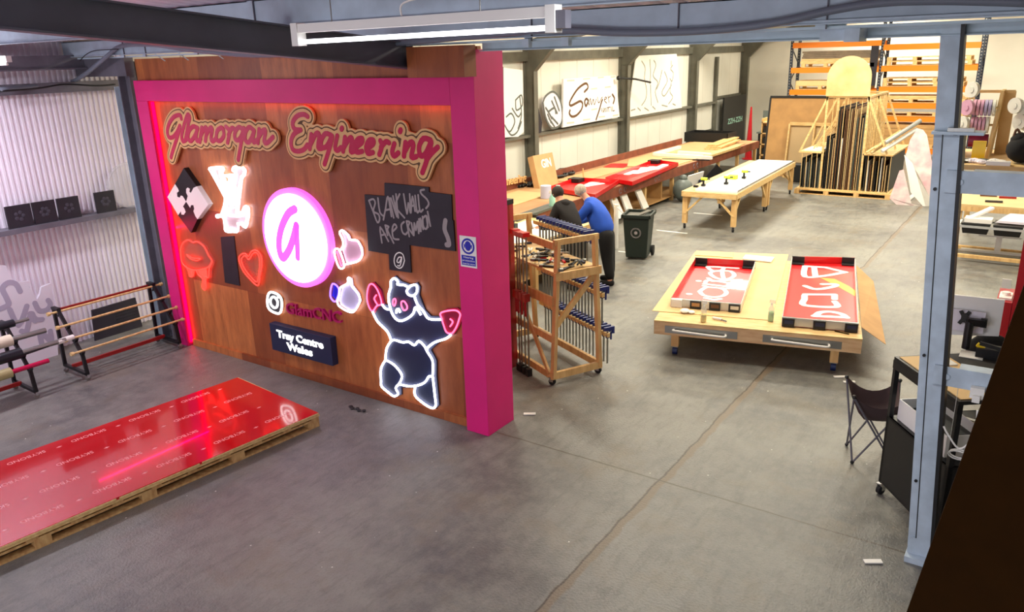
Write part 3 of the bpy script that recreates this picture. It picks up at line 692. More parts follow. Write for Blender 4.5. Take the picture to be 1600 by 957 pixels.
G2 = [[(-7.133, 3.386), (-7.197, 3.408), (-7.309, 3.388), (-7.399, 3.314), (-7.384, 3.241), (-7.275, 3.231)], [(-7.275, 3.231), (-7.393, 3.186), (-7.464, 3.1), (-7.458, 3.007), (-7.377, 2.983), (-7.262, 3.006), (-7.19, 3.064)], [(-7.103, 3.185), (-7.156, 3.02)], [(-7.128, 3.076), (-7.021, 3.197), (-6.97, 3.181), (-7.012, 3.044), (-6.961, 3.031)], [(-6.775, 3.187), (-6.867, 3.202), (-6.947, 3.118), (-6.946, 3.043), (-6.863, 3.064), (-6.761, 3.178), (-6.828, 3.033), (-6.933, 2.856)], [(-6.678, 3.184), (-6.732, 3.055), (-6.7, 3.02), (-6.639, 3.055)], [(-6.59, 3.271), (-6.602, 3.257)], [(-6.558, 3.171), (-6.609, 3.015)], [(-6.593, 3.057), (-6.483, 3.166), (-6.449, 3.145), (-6.489, 3.021), (-6.434, 3.023)], [(-6.412, 3.064), (-6.306, 3.12), (-6.293, 3.167), (-6.36, 3.156), (-6.414, 3.085), (-6.398, 3.016), (-6.31, 3.028)], [(-6.233, 3.057), (-6.135, 3.113), (-6.128, 3.156), (-6.191, 3.15), (-6.243, 3.078), (-6.227, 3.009), (-6.148, 3.023)], [(-6.024, 3.151), (-6.006, 3.101), (-6.055, 3.005)], [(-6.022, 3.083), (-5.945, 3.145), (-5.9, 3.135)], [(-5.824, 3.128), (-5.864, 3.039), (-5.838, 2.998), (-5.777, 3.034)], [(-5.719, 3.274), (-5.73, 3.257)], [(-5.664, 3.147), (-5.7, 3.004)], [(-5.689, 3.046), (-5.596, 3.15), (-5.556, 3.126), (-5.594, 3.0), (-5.527, 3.007)], [(-5.321, 3.184), (-5.41, 3.197), (-5.478, 3.113), (-5.469, 3.02), (-5.397, 3.043), (-5.311, 3.168), (-5.34, 3.078), (-5.393, 2.96), (-5.457, 2.844)], [(-5.391, 2.977), (-5.321, 3.046), (-5.23, 3.115)]]
strokes_sign('word_sign', 'large raised crimson script lettering on layered wood, the shorter word at top left', G1)
strokes_sign('word_sign', 'large raised crimson script lettering on layered wood, the longer word at top right', G2)

def panel(mb, pts, d0, d1, m=0, y=6.27): return mb.prism(pts, *on(y), d0, d1, m)
def tubes(name, mat, root, lists, d=.045, r=.011, y=6.27, closed=False, k=4):
    for L in lists:
        c = closed
        if len(L) > 3 and math.hypot(L[0][0] - L[-1][0], L[0][1] - L[-1][1]) < .03: c = True; L = L[:-1]
        P = cat_(L, k, c) if len(L) > 2 else L
        MB().path([(a, y - d, b) for a, b in P], r, 8, closed=c).build(name, mat, root, smooth='all')
# puzzle diamond
Q = [[(-9.745, 2.203), (-9.807, 2.275), (-9.847, 2.279), (-9.881, 2.248), (-9.935, 2.255), (-9.928, 2.311), (-9.876, 2.337), (-9.886, 2.369), (-9.943, 2.431), (-10.177, 2.232), (-9.988, 1.992), (-9.94, 2.03), (-9.906, 2.055), (-9.907, 2.01), (-9.851, 2.011), (-9.795, 2.054), (-9.809, 2.097), (-9.838, 2.128)], [(-9.745, 2.203), (-9.687, 2.284), (-9.712, 2.326), (-9.697, 2.382), (-9.656, 2.402), (-9.612, 2.388), (-9.635, 2.343), (-9.601, 2.334), (-9.528, 2.405), (-9.45, 2.432), (-9.249, 2.203), (-9.547, 1.976), (-9.584, 2.017), (-9.611, 2.081), (-9.584, 2.116), (-9.589, 2.167), (-9.645, 2.162), (-9.674, 2.12)], [(-9.745, 2.203), (-9.687, 2.284), (-9.712, 2.326), (-9.697, 2.382), (-9.656, 2.402), (-9.612, 2.388), (-9.635, 2.343), (-9.601, 2.334), (-9.528, 2.405), (-9.45, 2.432), (-9.678, 2.665), (-9.943, 2.431), (-9.886, 2.369), (-9.876, 2.337), (-9.928, 2.311), (-9.935, 2.255), (-9.881, 2.248), (-9.847, 2.279), (-9.807, 2.275)], [(-9.745, 2.203), (-9.674, 2.12), (-9.645, 2.162), (-9.589, 2.167), (-9.584, 2.116), (-9.611, 2.081), (-9.584, 2.017), (-9.547, 1.976), (-9.748, 1.766), (-9.988, 1.992), (-9.94, 2.03), (-9.906, 2.055), (-9.907, 2.01), (-9.851, 2.011), (-9.795, 2.054), (-9.809, 2.097), (-9.838, 2.128)]]
t = thing('puzzle_sign', 'black and white diamond sign of four jigsaw pieces on the left of the feature wall', 'sign', (Q[0][0][0], 6.2, Q[3][10][1]))
for L, mt, nm in ((Q[0], 'white', 'white_piece'), (Q[1], 'white', 'white_piece'), (Q[2], 'black', 'black_piece'), (Q[3], 'black', 'black_piece')):
    panel(MB(), L, .0, .075).build(nm, mt, t)
# neon monogram
V1 = [[(-9.165, 2.664), (-9.14, 2.683), (-8.914, 2.704), (-8.893, 2.674), (-8.944, 2.635), (-8.876, 2.431), (-8.83, 2.45), (-8.758, 2.584), (-8.852, 2.609), (-8.634, 2.628), (-8.691, 2.552), (-8.724, 2.405), (-8.719, 2.238)], [(-9.119, 2.625), (-9.052, 2.55), (-8.928, 2.338), (-8.921, 2.285), (-9.007, 2.118), (-9.041, 2.083), (-9.149, 2.063), (-9.139, 2.031), (-9.023, 2.047), (-9.002, 1.968), (-9.011, 1.875), (-8.957, 1.885), (-8.919, 1.868), (-8.883, 1.915), (-8.841, 1.876), (-8.763, 1.883), (-8.713, 1.947), (-8.714, 1.995), (-8.633, 1.987), (-8.589, 1.965), (-8.531, 2.044), (-8.491, 2.121), (-8.479, 2.216), (-8.518, 2.223), (-8.57, 2.167), (-8.619, 2.094), (-8.921, 2.083), (-8.913, 2.159), (-8.796, 2.19), (-8.844, 2.313), (-8.767, 2.548)], [(-8.672, 2.676), (-8.645, 2.724), (-8.499, 2.732), (-8.441, 2.7), (-8.461, 2.643), (-8.528, 2.593), (-8.65, 2.327), (-8.717, 2.133)]]
V2 = [[(-9.178, 2.669), (-9.136, 2.697), (-8.894, 2.718), (-8.86, 2.686), (-8.904, 2.637), (-8.852, 2.5), (-8.776, 2.578), (-8.861, 2.609), (-8.632, 2.638), (-8.68, 2.676), (-8.651, 2.734), (-8.487, 2.747), (-8.417, 2.701), (-8.449, 2.629), (-8.516, 2.574), (-8.679, 2.157), (-8.625, 2.141), (-8.54, 2.232), (-8.46, 2.228), (-8.466, 2.124), (-8.549, 1.958), (-8.616, 1.951), (-8.7, 1.986), (-8.749, 1.874), (-8.853, 1.858), (-9.024, 1.857), (-9.027, 2.03), (-9.172, 2.039), (-9.056, 2.093), (-8.935, 2.284), (-8.955, 2.346), (-9.126, 2.598)]]
t = thing('monogram_sign', 'glaring white neon monogram of crossed letters dripping at its foot', 'neon sign', (V1[0][0][0], 6.2, V2[0][15][1]))
panel(MB(), V2[0], .01, .018).build('clear_backing', pm('frosted_backing', C(240, 240, 245), .3, alpha=.22), t)
tubes('neon_tube', 'neonhot', t, V1, r=.0095)
tubes('outer_tube', 'neonhot', t, [V2[0] + [V2[0][0]]], r=.006, d=.035)
# dark plaque under it
D1 = [[(-9.177, 1.752), (-8.884, 1.798), (-8.908, 1.105), (-9.23, 1.105)]][0]
tag(panel(MB(), D1, .0, .012).build('plaque', 'chalk'), 'plain dark upright plaque under the white neon monogram', 'plaque')
# lips and heart
LP = [[(-10.118, 1.479), (-10.033, 1.582), (-9.895, 1.643), (-9.778, 1.619), (-9.686, 1.643), (-9.538, 1.591), (-9.464, 1.474), (-9.403, 1.397), (-9.486, 1.311), (-9.588, 1.268)], [(-10.118, 1.479), (-10.139, 1.358), (-10.122, 1.277), (-10.014, 1.22), (-9.817, 1.215), (-9.588, 1.268)], [(-10.044, 1.252), (-10.007, 1.174), (-9.998, 1.103), (-9.928, 1.106), (-9.896, 1.188), (-9.825, 1.214), (-9.767, 1.146), (-9.685, 1.099), (-9.732, 0.986), (-9.675, 0.942), (-9.625, 1.025), (-9.611, 1.144), (-9.545, 1.141), (-9.494, 1.276), (-9.403, 1.397)], [(-9.98, 1.42), (-9.856, 1.388), (-9.665, 1.404), (-9.757, 1.363), (-9.899, 1.369), (-9.98, 1.42)]]
LB = [[(-10.138, 1.476), (-10.046, 1.604), (-9.89, 1.662), (-9.773, 1.638), (-9.681, 1.662), (-9.518, 1.611), (-9.443, 1.488), (-9.374, 1.401), (-9.468, 1.279), (-9.513, 1.122), (-9.597, 1.111), (-9.628, 0.954), (-9.711, 0.918), (-9.766, 0.969), (-9.746, 1.078), (-9.84, 1.125), (-9.894, 1.165), (-9.933, 1.088), (-10.032, 1.075), (-10.073, 1.212), (-10.178, 1.259), (-10.185, 1.376)]]
LD = [[(-10.022, 1.219), (-9.888, 1.189), (-9.93, 1.101), (-10.008, 1.095)], [(-9.817, 1.215), (-9.588, 1.268), (-9.599, 1.146), (-9.725, 0.939), (-9.715, 1.083)]]
t = thing('lips_sign', 'red neon sign of dripping lips low on the left of the feature wall', 'neon sign', (LB[0][0][0], 6.2, LB[0][12][1]))
panel(MB(), LB[0], .01, .016).build('clear_backing', pm('tinted_backing', C(240, 150, 130), .2, alpha=.12), t)
tubes('neon_tube', 'neonr', t, LP, r=.009)
mb = MB(); [panel(mb, L, .017, .03) for L in LD]; mb.build('drip', 'neonr', t)
HT = [[(-8.794, 1.499), (-8.728, 1.573), (-8.64, 1.595), (-8.58, 1.565), (-8.505, 1.638), (-8.396, 1.666), (-8.319, 1.6), (-8.332, 1.47), (-8.4, 1.32), (-8.467, 1.179), (-8.612, 1.247), (-8.741, 1.351), (-8.794, 1.499)], [(-8.746, 1.488), (-8.697, 1.544), (-8.64, 1.562), (-8.582, 1.521), (-8.489, 1.606), (-8.409, 1.633), (-8.36, 1.585), (-8.371, 1.465), (-8.469, 1.234), (-8.588, 1.283), (-8.702, 1.379), (-8.746, 1.488)]]
t = thing('heart_sign', 'small red neon heart beside the large round lit sign', 'neon sign', (HT[0][8][0], 6.2, HT[0][9][1]))
panel(MB(), HT[0][:-1], .01, .016).build('clear_backing', M['tinted_backing'] if 'tinted_backing' in M else bpy.data.materials['tinted_backing'], t)
tubes('neon_tube', 'neonr', t, HT, r=.009)
# round lit sign with brush letter
R0 = [[(-7.473, 2.475), (-7.665, 1.357), (-8.158, 1.87), (-6.992, 1.994)]][0]
cx = (R0[0][0] + R0[1][0]) / 2; cz = (R0[0][1] + R0[1][1]) / 2; rr = (R0[0][1] - R0[1][1]) / 2
t = thing('round_sign', 'large round glowing white sign with a pink brush letter and pink rim', 'illuminated sign', (cx, 6.2, cz - rr))
MB().cyl((cx, 6.268, cz), (cx, 6.20, cz), rr * 1.11, n=64).build('pink_rim', 'discp', t, smooth='x')
MB().cyl((cx, 6.199, cz), (cx, 6.180, cz), rr * .99, n=64).build('lit_face', 'discw', t, smooth='x')
AA = [[(-7.498, 2.292), (-7.634, 2.22), (-7.786, 2.033), (-7.871, 1.834), (-7.87, 1.683), (-7.816, 1.648), (-7.696, 1.759), (-7.589, 1.919), (-7.502, 2.088)], [(-7.502, 2.088), (-7.517, 1.927), (-7.547, 1.681)]]
mb = MB()
for i, L in enumerate(AA): mb.ribbon(cat_(L, 5), .052 if i == 0 else .042, *on(6.180), .0, .003, n=16)
for k in range(4): mb.bx(AA[1][-1][0] - .03, AA[1][-1][0] + .03, 6.177, 6.180, AA[1][-1][1] - .09 - k * .016, AA[1][-1][1] - .083 - k * .016)
mb.build('brush_letter', 'discink', t)
# thumbs
TH = [[(-6.932, 1.818), (-6.847, 1.854), (-6.784, 1.663), (-6.878, 1.633), (-6.932, 1.818)], [(-6.823, 1.849), (-6.767, 1.92), (-6.774, 1.996), (-6.807, 2.064), (-6.757, 2.095), (-6.678, 2.052), (-6.65, 1.997), (-6.529, 1.997), (-6.47, 1.915), (-6.471, 1.826), (-6.542, 1.754), (-6.652, 1.714), (-6.77, 1.681)], [(-6.77, 1.842), (-6.737, 1.742)]]
def thumb(root, T, cuff, mats, back):
    tubes('hand_tube', mats[0], root, T[1:2], r=.011)
    tubes('cuff_tube', mats[1], root, T[0:1], r=.011)
    a = T[1]; panel(MB(), a, .012, .018).build('clear_backing', back, root)
t = thing('thumb_sign', 'white neon thumbs-up with a pale pink cuff, upper of the two', 'neon sign', (TH[1][0][0], 6.2, TH[1][-1][1]))
thumb(t, TH, 0, ('neonw', 'neonw'), pm('pinkish_backing', C(240, 190, 214), .3, alpha=.6))
panel(MB(), TH[0][:-1], .012, .02).build('cuff_panel', pm('cuff_pink', C(226, 90, 130), .4), t)
TB2 = [[(-7.02, 1.408), (-7.081, 1.242), (-6.996, 1.187), (-6.917, 1.353), (-7.02, 1.408)], [(-6.918, 1.294), (-6.888, 1.379), (-6.758, 1.451), (-6.742, 1.519), (-6.693, 1.513), (-6.689, 1.429), (-6.594, 1.342), (-6.577, 1.252), (-6.695, 1.107), (-6.806, 1.094), (-6.947, 1.14), (-6.96, 1.206), (-6.918, 1.294)]]
t = thing('thumb_sign', 'white neon thumbs-up with a blue-violet cuff, lower of the two', 'neon sign', (TB2[1][0][0], 6.2, TB2[1][9][1]))
thumb(t, TB2, 0, ('neonw', 'neonb'), pm('bluish_backing', C(214, 206, 240), .3, alpha=.6))
panel(MB(), TB2[0][:-1], .012, .02).build('cuff_panel', 'signblue', t)
# camera icon and pink word
IC = [[(-8.302, 1.051), (-8.233, 1.12), (-8.098, 1.111), (-8.033, 1.054), (-8.046, 0.935), (-8.114, 0.845), (-8.266, 0.855), (-8.327, 0.919), (-8.302, 1.051)], [(-8.171, 1.065), (-8.122, 1.031), (-8.114, 0.983), (-8.149, 0.927), (-8.203, 0.913), (-8.253, 0.946), (-8.26, 0.998), (-8.221, 1.048), (-8.171, 1.065)], [(-8.093, 1.071), (-8.09, 1.065)]]
t = thing('camera_icon', 'white outlined rounded camera symbol lit on the feature wall below the round sign', 'sign', (IC[0][0][0], 6.2, IC[0][5][1]))
panel(MB(), IC[0][:-1], .0, .03).build('backing', 'chalk', t)
tubes('outline', 'litlet', t, IC[:2], r=.016, d=.036)
MB().ball((IC[2][0][0], 6.23, IC[2][0][1]), .015).build('flash_dot', 'litlet', t)
gb = [[(-7.965, 0.875), (-6.952, 0.91), (-7.935, 1.04), (-6.934, 1.046)]][0]
U = Vector((gb[1][0] - gb[0][0], 0, gb[1][1] - gb[0][1])); L = U.length; U.normalize()
mb = MB().text('GlamCNC', (gb[0][0], 6.27, gb[0][1]), U, (0, 0, 1), (0, -1, 0), w=L, h=abs(gb[2][1] - gb[0][1]) * .9, d=.035, bold=.015)
tag(mb.build('letter_sign', 'magenta'), 'magenta raised letters beside the camera symbol', 'sign')
# dark lightbox
BX = [[(-8.23, 0.667), (-7.091, 0.744), (-7.124, 0.349), (-8.296, 0.315)]][0]
x0 = (BX[0][0] + BX[3][0]) / 2; x1 = (BX[1][0] + BX[2][0]) / 2; z1 = (BX[0][1] + BX[1][1]) / 2; z0 = (BX[2][1] + BX[3][1]) / 2
t = thing('light_box', 'dark box sign with two lines of glowing white lettering low on the feature wall', 'illuminated sign', (x0, 6.2, z0))
MB().bx(x0, x1, 6.17, 6.268, z0, z1).build('box', 'navy', t, bevel=.004)
mb = MB(); w_ = x1 - x0; h_ = z1 - z0
mb.text('Tray Centre', (x0 + w_ * .5, 6.17, z0 + h_ * .56), (1, 0, 0), (0, 0, 1), (0, -1, 0), w=w_ * .76, h=h_ * .27, d=.006, bold=.03, align='C')
mb.text('Wales', (x0 + w_ * .48, 6.17, z0 + h_ * .17), (1, 0, 0), (0, 0, 1), (0, -1, 0), w=w_ * .42, h=h_ * .27, d=.006, bold=.03, align='C')
mb.build('lettering', 'litlet', t)
# chalkboard cross
CB = [[(-6.371, 2.54), (-6.063, 2.546), (-6.05, 2.693), (-5.415, 2.688), (-5.415, 2.637), (-5.115, 2.63), (-5.12, 2.364), (-5.107, 2.36), (-5.101, 2.032), (-5.743, 2.026), (-5.75, 1.71), (-6.076, 1.702), (-6.069, 1.885), (-6.386, 1.889)]][0]
t = thing('chalkboard', 'stepped black chalkboard with chalk scrawl on the right of the feature wall', 'chalkboard', (CB[0][0], 6.25, CB[10][1]))
panel(MB(), CB, .003, .02).build('board', 'chalk', t)
CH = [[(-6.308, 2.477), (-6.253, 2.35), (-6.204, 2.238), (-6.165, 2.278), (-6.178, 2.334), (-6.252, 2.362), (-6.213, 2.456), (-6.239, 2.499), (-6.308, 2.477)], [(-6.165, 2.516), (-6.152, 2.359), (-6.095, 2.317)], [(-6.107, 2.278), (-6.059, 2.412), (-6.011, 2.544), (-5.981, 2.327)], [(-6.062, 2.389), (-5.995, 2.406)], [(-5.99, 2.529), (-5.949, 2.315)], [(-5.967, 2.531), (-5.898, 2.331), (-5.935, 2.556)], [(-5.888, 2.581), (-5.88, 2.321)], [(-5.834, 2.585), (-5.906, 2.447), (-5.788, 2.33)], [(-5.775, 2.589), (-5.747, 2.378), (-5.717, 2.496), (-5.695, 2.393), (-5.688, 2.596)], [(-5.689, 2.394), (-5.65, 2.572), (-5.627, 2.416)], [(-5.674, 2.466), (-5.635, 2.478)], [(-5.612, 2.585), (-5.601, 2.412), (-5.572, 2.423)], [(-5.568, 2.594), (-5.558, 2.422), (-5.514, 2.442)], [(-5.48, 2.659), (-5.53, 2.645), (-5.519, 2.608), (-5.451, 2.56), (-5.427, 2.508), (-5.469, 2.46)], [(-6.16, 2.008), (-6.166, 2.187), (-6.057, 2.037)], [(-6.161, 2.095), (-6.097, 2.113)], [(-6.087, 2.215), (-6.062, 2.105)], [(-6.083, 2.215), (-6.036, 2.205), (-6.056, 2.161), (-5.979, 2.025)], [(-5.976, 2.16), (-5.915, 2.211), (-5.945, 2.242), (-5.984, 2.182), (-5.976, 2.08), (-5.898, 2.075)], [(-5.8, 2.281), (-5.844, 2.241), (-5.833, 2.163), (-5.791, 2.143), (-5.762, 2.17)], [(-5.762, 2.293), (-5.737, 2.126)], [(-5.759, 2.293), (-5.716, 2.286), (-5.742, 2.228), (-5.674, 2.146)], [(-5.691, 2.278), (-5.678, 2.168)], [(-5.669, 2.146), (-5.65, 2.282), (-5.634, 2.206), (-5.602, 2.303), (-5.596, 2.176)], [(-5.58, 2.332), (-5.577, 2.2)], [(-5.562, 2.202), (-5.559, 2.34), (-5.529, 2.227), (-5.526, 2.364)], [(-5.482, 2.379), (-5.528, 2.337), (-5.518, 2.25), (-5.48, 2.238), (-5.457, 2.311), (-5.471, 2.377), (-5.459, 2.256)], [(-5.45, 2.425), (-5.424, 2.273)], [(-5.211, 2.35), (-5.229, 2.257), (-5.193, 2.174), (-5.178, 2.1), (-5.213, 2.09)]]
mb = MB()
for i, L in enumerate(CH): mb.ribbon(cat_(L, 3) if len(L) > 2 else L, .028 if i == len(CH) - 1 else .011, *on(6.25), .0, .0015, n=8)
mb.build('chalk_writing', 'chalkw', t)
CE = [[(-5.834, 1.841), (-5.871, 1.77), (-5.922, 1.74), (-5.978, 1.762), (-5.993, 1.822), (-5.962, 1.892), (-5.904, 1.924), (-5.851, 1.905), (-5.834, 1.841)], [(-5.873, 1.873), (-5.919, 1.866), (-5.95, 1.815), (-5.916, 1.808), (-5.874, 1.864), (-5.908, 1.774), (-5.944, 1.77)]]
mb = MB()
for L in CE: mb.ribbon(cat_(L, 4), .007, *on(6.25), .0, .0015, n=8)
mb.build('chalk_emblem', 'white', t)
# neon bear
BB = [[(-6.073, 1.583), (-5.988, 1.643), (-5.907, 1.593), (-5.77, 1.571), (-5.665, 1.609), (-5.628, 1.564), (-5.649, 1.472), (-5.578, 1.303), (-5.493, 1.244), (-5.325, 1.269), (-5.164, 1.095), (-5.404, 0.947), (-5.53, 0.834), (-5.455, 0.718), (-5.47, 0.526), (-5.458, 0.164), (-5.538, 0.082), (-5.677, 0.107), (-5.825, 0.191), (-5.827, 0.296), (-6.037, 0.255), (-6.038, 0.164), (-6.139, 0.101), (-6.359, 0.167), (-6.397, 0.244), (-6.361, 0.433), (-6.26, 0.574), (-6.237, 0.715), (-6.151, 0.829), (-6.171, 0.94), (-6.319, 1.029), (-6.42, 1.156), (-6.225, 1.282), (-6.13, 1.26), (-6.126, 1.419)]][0]
t = thing('bear_sign', 'white neon bear with raised pink mitts on a navy cut-out board', 'neon sign', (BB[0][0], 6.24, BB[16][1]))
panel(MB(), BB, .0, .02).build('navy_backing', 'navy', t)
MT = [[(-6.403, 1.13), (-6.474, 1.205), (-6.485, 1.327), (-6.431, 1.486), (-6.333, 1.522), (-6.232, 1.44), (-6.195, 1.268), (-6.293, 1.224), (-6.357, 1.138)], [(-5.35, 1.233), (-5.366, 1.31), (-5.264, 1.368), (-5.111, 1.405), (-5.03, 1.366), (-5.051, 1.283), (-5.105, 1.177), (-5.18, 1.079), (-5.28, 1.074), (-5.326, 1.165)]]
for L in MT: panel(MB(), L, .0, .024).build('mitt_backing', 'crimsonb', t)
BT = [[(-6.057, 1.506), (-6.049, 1.577), (-5.991, 1.617), (-5.938, 1.583), (-5.951, 1.551), (-5.852, 1.557), (-5.78, 1.539)], [(-6.057, 1.506), (-6.104, 1.394), (-6.101, 1.283), (-6.06, 1.168), (-5.97, 1.112), (-5.848, 1.157), (-5.743, 1.239), (-5.701, 1.319), (-5.628, 1.24)], [(-5.78, 1.539), (-5.736, 1.57), (-5.662, 1.581), (-5.665, 1.505), (-5.724, 1.452), (-5.793, 1.454), (-5.817, 1.492), (-5.78, 1.539)], [(-5.706, 1.445), (-5.668, 1.357), (-5.59, 1.292), (-5.513, 1.214), (-5.339, 1.234)], [(-6.117, 1.225), (-6.17, 1.229), (-6.219, 1.27)], [(-6.387, 1.156), (-6.313, 1.04), (-6.175, 0.949), (-6.124, 0.853)], [(-5.208, 1.078), (-5.288, 1.018), (-5.449, 0.946), (-5.557, 0.862), (-5.572, 0.826)], [(-6.126, 0.833), (-6.063, 0.859), (-5.938, 0.853), (-5.846, 0.877), (-5.759, 0.852), (-5.69, 0.915), (-5.609, 0.871), (-5.568, 0.808), (-5.499, 0.709), (-5.51, 0.537)], [(-6.126, 0.833), (-6.207, 0.721), (-6.24, 0.574)], [(-6.24, 0.574), (-6.329, 0.44), (-6.347, 0.275)], [(-6.347, 0.275), (-6.342, 0.206), (-6.234, 0.149), (-6.149, 0.122), (-6.077, 0.171), (-6.108, 0.239), (-6.044, 0.313), (-5.992, 0.413), (-6.032, 0.483), (-6.119, 0.543), (-6.24, 0.574)], [(-6.033, 0.301), (-5.874, 0.313), (-5.726, 0.364), (-5.632, 0.424), (-5.57, 0.505), (-5.512, 0.514)], [(-5.796, 0.329), (-5.806, 0.215), (-5.697, 0.146), (-5.559, 0.11), (-5.495, 0.159), (-5.499, 0.29), (-5.512, 0.514)], [(-6.004, 1.2), (-5.996, 1.239), (-5.963, 1.255), (-5.941, 1.216)]]
tubes('neon_tube', 'neonw', t, BT, r=.013, d=.04)
MTT = [[(-6.387, 1.162), (-6.442, 1.223), (-6.454, 1.332), (-6.409, 1.467), (-6.341, 1.499), (-6.265, 1.426), (-6.225, 1.282), (-6.303, 1.242), (-6.387, 1.162)], [(-6.294, 1.258), (-6.336, 1.322), (-6.296, 1.375)], [(-5.326, 1.251), (-5.338, 1.306), (-5.261, 1.345), (-5.124, 1.377), (-5.062, 1.348), (-5.081, 1.278), (-5.126, 1.182), (-5.191, 1.102), (-5.265, 1.1), (-5.3, 1.169), (-5.326, 1.251)], [(-5.212, 1.176), (-5.169, 1.237), (-5.206, 1.266)], [(-6.024, 1.286), (-6.046, 1.31), (-6.031, 1.359), (-6.002, 1.371), (-5.996, 1.337), (-6.024, 1.286)], [(-5.881, 1.257), (-5.911, 1.304), (-5.909, 1.35), (-5.866, 1.363), (-5.828, 1.317), (-5.837, 1.275), (-5.881, 1.257)]]
tubes('pink_tube', 'neonp', t, MTT, r=.010, d=.042)
# hearing protection notice on the column
HS = [[(-4.966, 2.236), (-4.754, 2.237), (-4.753, 1.907), (-4.964, 1.907)]][0]
x0 = (HS[0][0] + HS[3][0]) / 2; x1 = (HS[1][0] + HS[2][0]) / 2; z1 = (HS[0][1] + HS[1][1]) / 2; z0 = (HS[2][1] + HS[3][1]) / 2; w_ = x1 - x0; h_ = z1 - z0
t = thing('safety_notice', 'blue and white hearing protection notice on the pink column', 'notice', (x0, 6.165, z0))
MB().bx(x0, x1, 6.164, 6.169, z0, z1).build('plate', 'white', t)
mb = MB(); cx = (x0 + x1) / 2; cz = z0 + h_ * .68; mb.cyl((cx, 6.164, cz), (cx, 6.1632, cz), w_ * .40, n=32); mb.bx(x0 + w_ * .07, x1 - w_ * .07, 6.1632, 6.164, z0 + h_ * .06, z0 + h_ * .38); mb.build('blue_field', 'signblue', t)
mb = MB(); mb.cyl((cx, 6.1632, cz), (cx, 6.1626, cz), w_ * .30, n=24)
ty = [('Hearing', .29), ('protection', .19), ('must be worn', .09)]
for s_, k in ty: mb.text(s_, (cx, 6.1632, z0 + h_ * k), (1, 0, 0), (0, 0, 1), (0, -1, 0), h=h_ * .062, w=w_ * .1 * min(7.5, len(s_) * .85), d=.0006, align='C', bold=.01)
mb.build('white_print', 'white', t)
mb = MB(); mb.add([], []); mb.ball((cx, 6.1626, cz + .004), w_ * .2, 12, sy=.01, sz=1.25); mb.bx(cx - w_ * .25, cx - w_ * .2, 6.1618, 6.1626, cz - .02, cz + .02); mb.bx(cx + w_ * .2, cx + w_ * .25, 6.1618, 6.1626, cz - .02, cz + .02); mb.build('head_symbol', 'signblue', t)
# small rag on the floor
mb = MB(); q = (-6.453, 5.902)
for i in range(5): mb.ball((q[0] - .12 + i * .055, q[1] + .012 * (-1) ** i, .012), .03, 8, sz=.4)
tag(mb.build('rag', 'black', smooth='x'), 'small crumpled black rag on the floor below the neon bear', 'rag')

# ================================================================== MIDDLE ZONE
def castor(root, X, x, y, r=.05, mat='rubber', turn=0):
    MB(X @ Matrix.Translation((x, y, 0)) @ Matrix.Rotation(turn, 4, 'Z')).cyl((-.018, 0, r), (.018, 0, r), r, n=14).bx(-.03, -.024, -.02, .03, r, r * 2.3, 1).bx(.024, .03, -.02, .03, r, r * 2.3, 1).bx(-.035, .035, -.03, .04, r * 2.2, r * 2.4, 1).build('castor', [mat, 'chrome'], root)

# ---- timber clamp trolley
CT = Matrix.Translation((-4.83, 7.69, 0)) @ Matrix.Rotation(math.atan2(.894, .447), 4, 'Z')   # local x: width (away), local y: length (to the left)
t = thing('clamp_trolley', 'A-framed pine trolley on castors hung with rows of clamps behind the pink column', 'trolley', (-4.83, 7.69, 0), math.atan2(.894, .447))
LN = 1.62
def cx_(z): return .07 * z / 1.82
for y in (0, LN):
    for sgn, x0 in ((1, .03), (-1, .73)):
        MB(CT).bar((x0, y, .11), (x0 + sgn * .085, y, 1.86), .075, .045, up=(1, 0, 0)).build('upright', 'pine', t)
    MB(CT).bar((0, y, .13), (.76, y, .13), .045, .09).build('bottom_rail', 'pine', t)
    MB(CT).bar((.06, y, 1.84), (.70, y, 1.84), .045, .07).build('top_rail', 'pine', t)
    MB(CT).bar((.05, y - .03, 1.42), (.72, y - .03, 1.42), .045, .10).build('tray_rail', 'pine', t)
    MB(CT).bar((.09, y + .02, .78), (.66, y + .02, 1.36), .04, .07).build('brace', 'pine', t)
for x in (.02, .74):
    MB(CT).bar((x, 0, .13), (x, LN, .13), .045, .09).build('side_rail', 'pine', t)
MB(CT).bar((.06, 0, 1.80), (.06, LN, 1.80), .035, .09).build('side_rail', 'pine', t)
MB(CT).bar((.03, 0, .62), (.03, LN, .62), .035, .09).build('side_rail', 'pine', t)
MB(CT).bar((.04, 0, 1.10), (.04, LN, 1.10), .035, .12).build('side_rail', 'pine', t)
MB(CT).bar((.0, .05, .15), (.02, LN * .5, 1.0), .03, .06).build('brace', 'pine', t)
MB(CT).bx(.06, .70, .02, LN, 1.44, 1.47).build('tray', 'pine2', t)
ROWS = ((1.74, .78, .30), (1.06, .82, .02), (.54, .85, -.06))
for z, x, ys in ROWS:
    MB(CT).bar((x - .04, ys - .03, z), (x - .04, LN, z), .04, .05).build('hanging_rail', 'pine2', t)
for x, y in ((.03, .03), (.73, .03), (.03, LN), (.73, LN)): castor(t, CT, x, y, .045, 'rubber', .6)
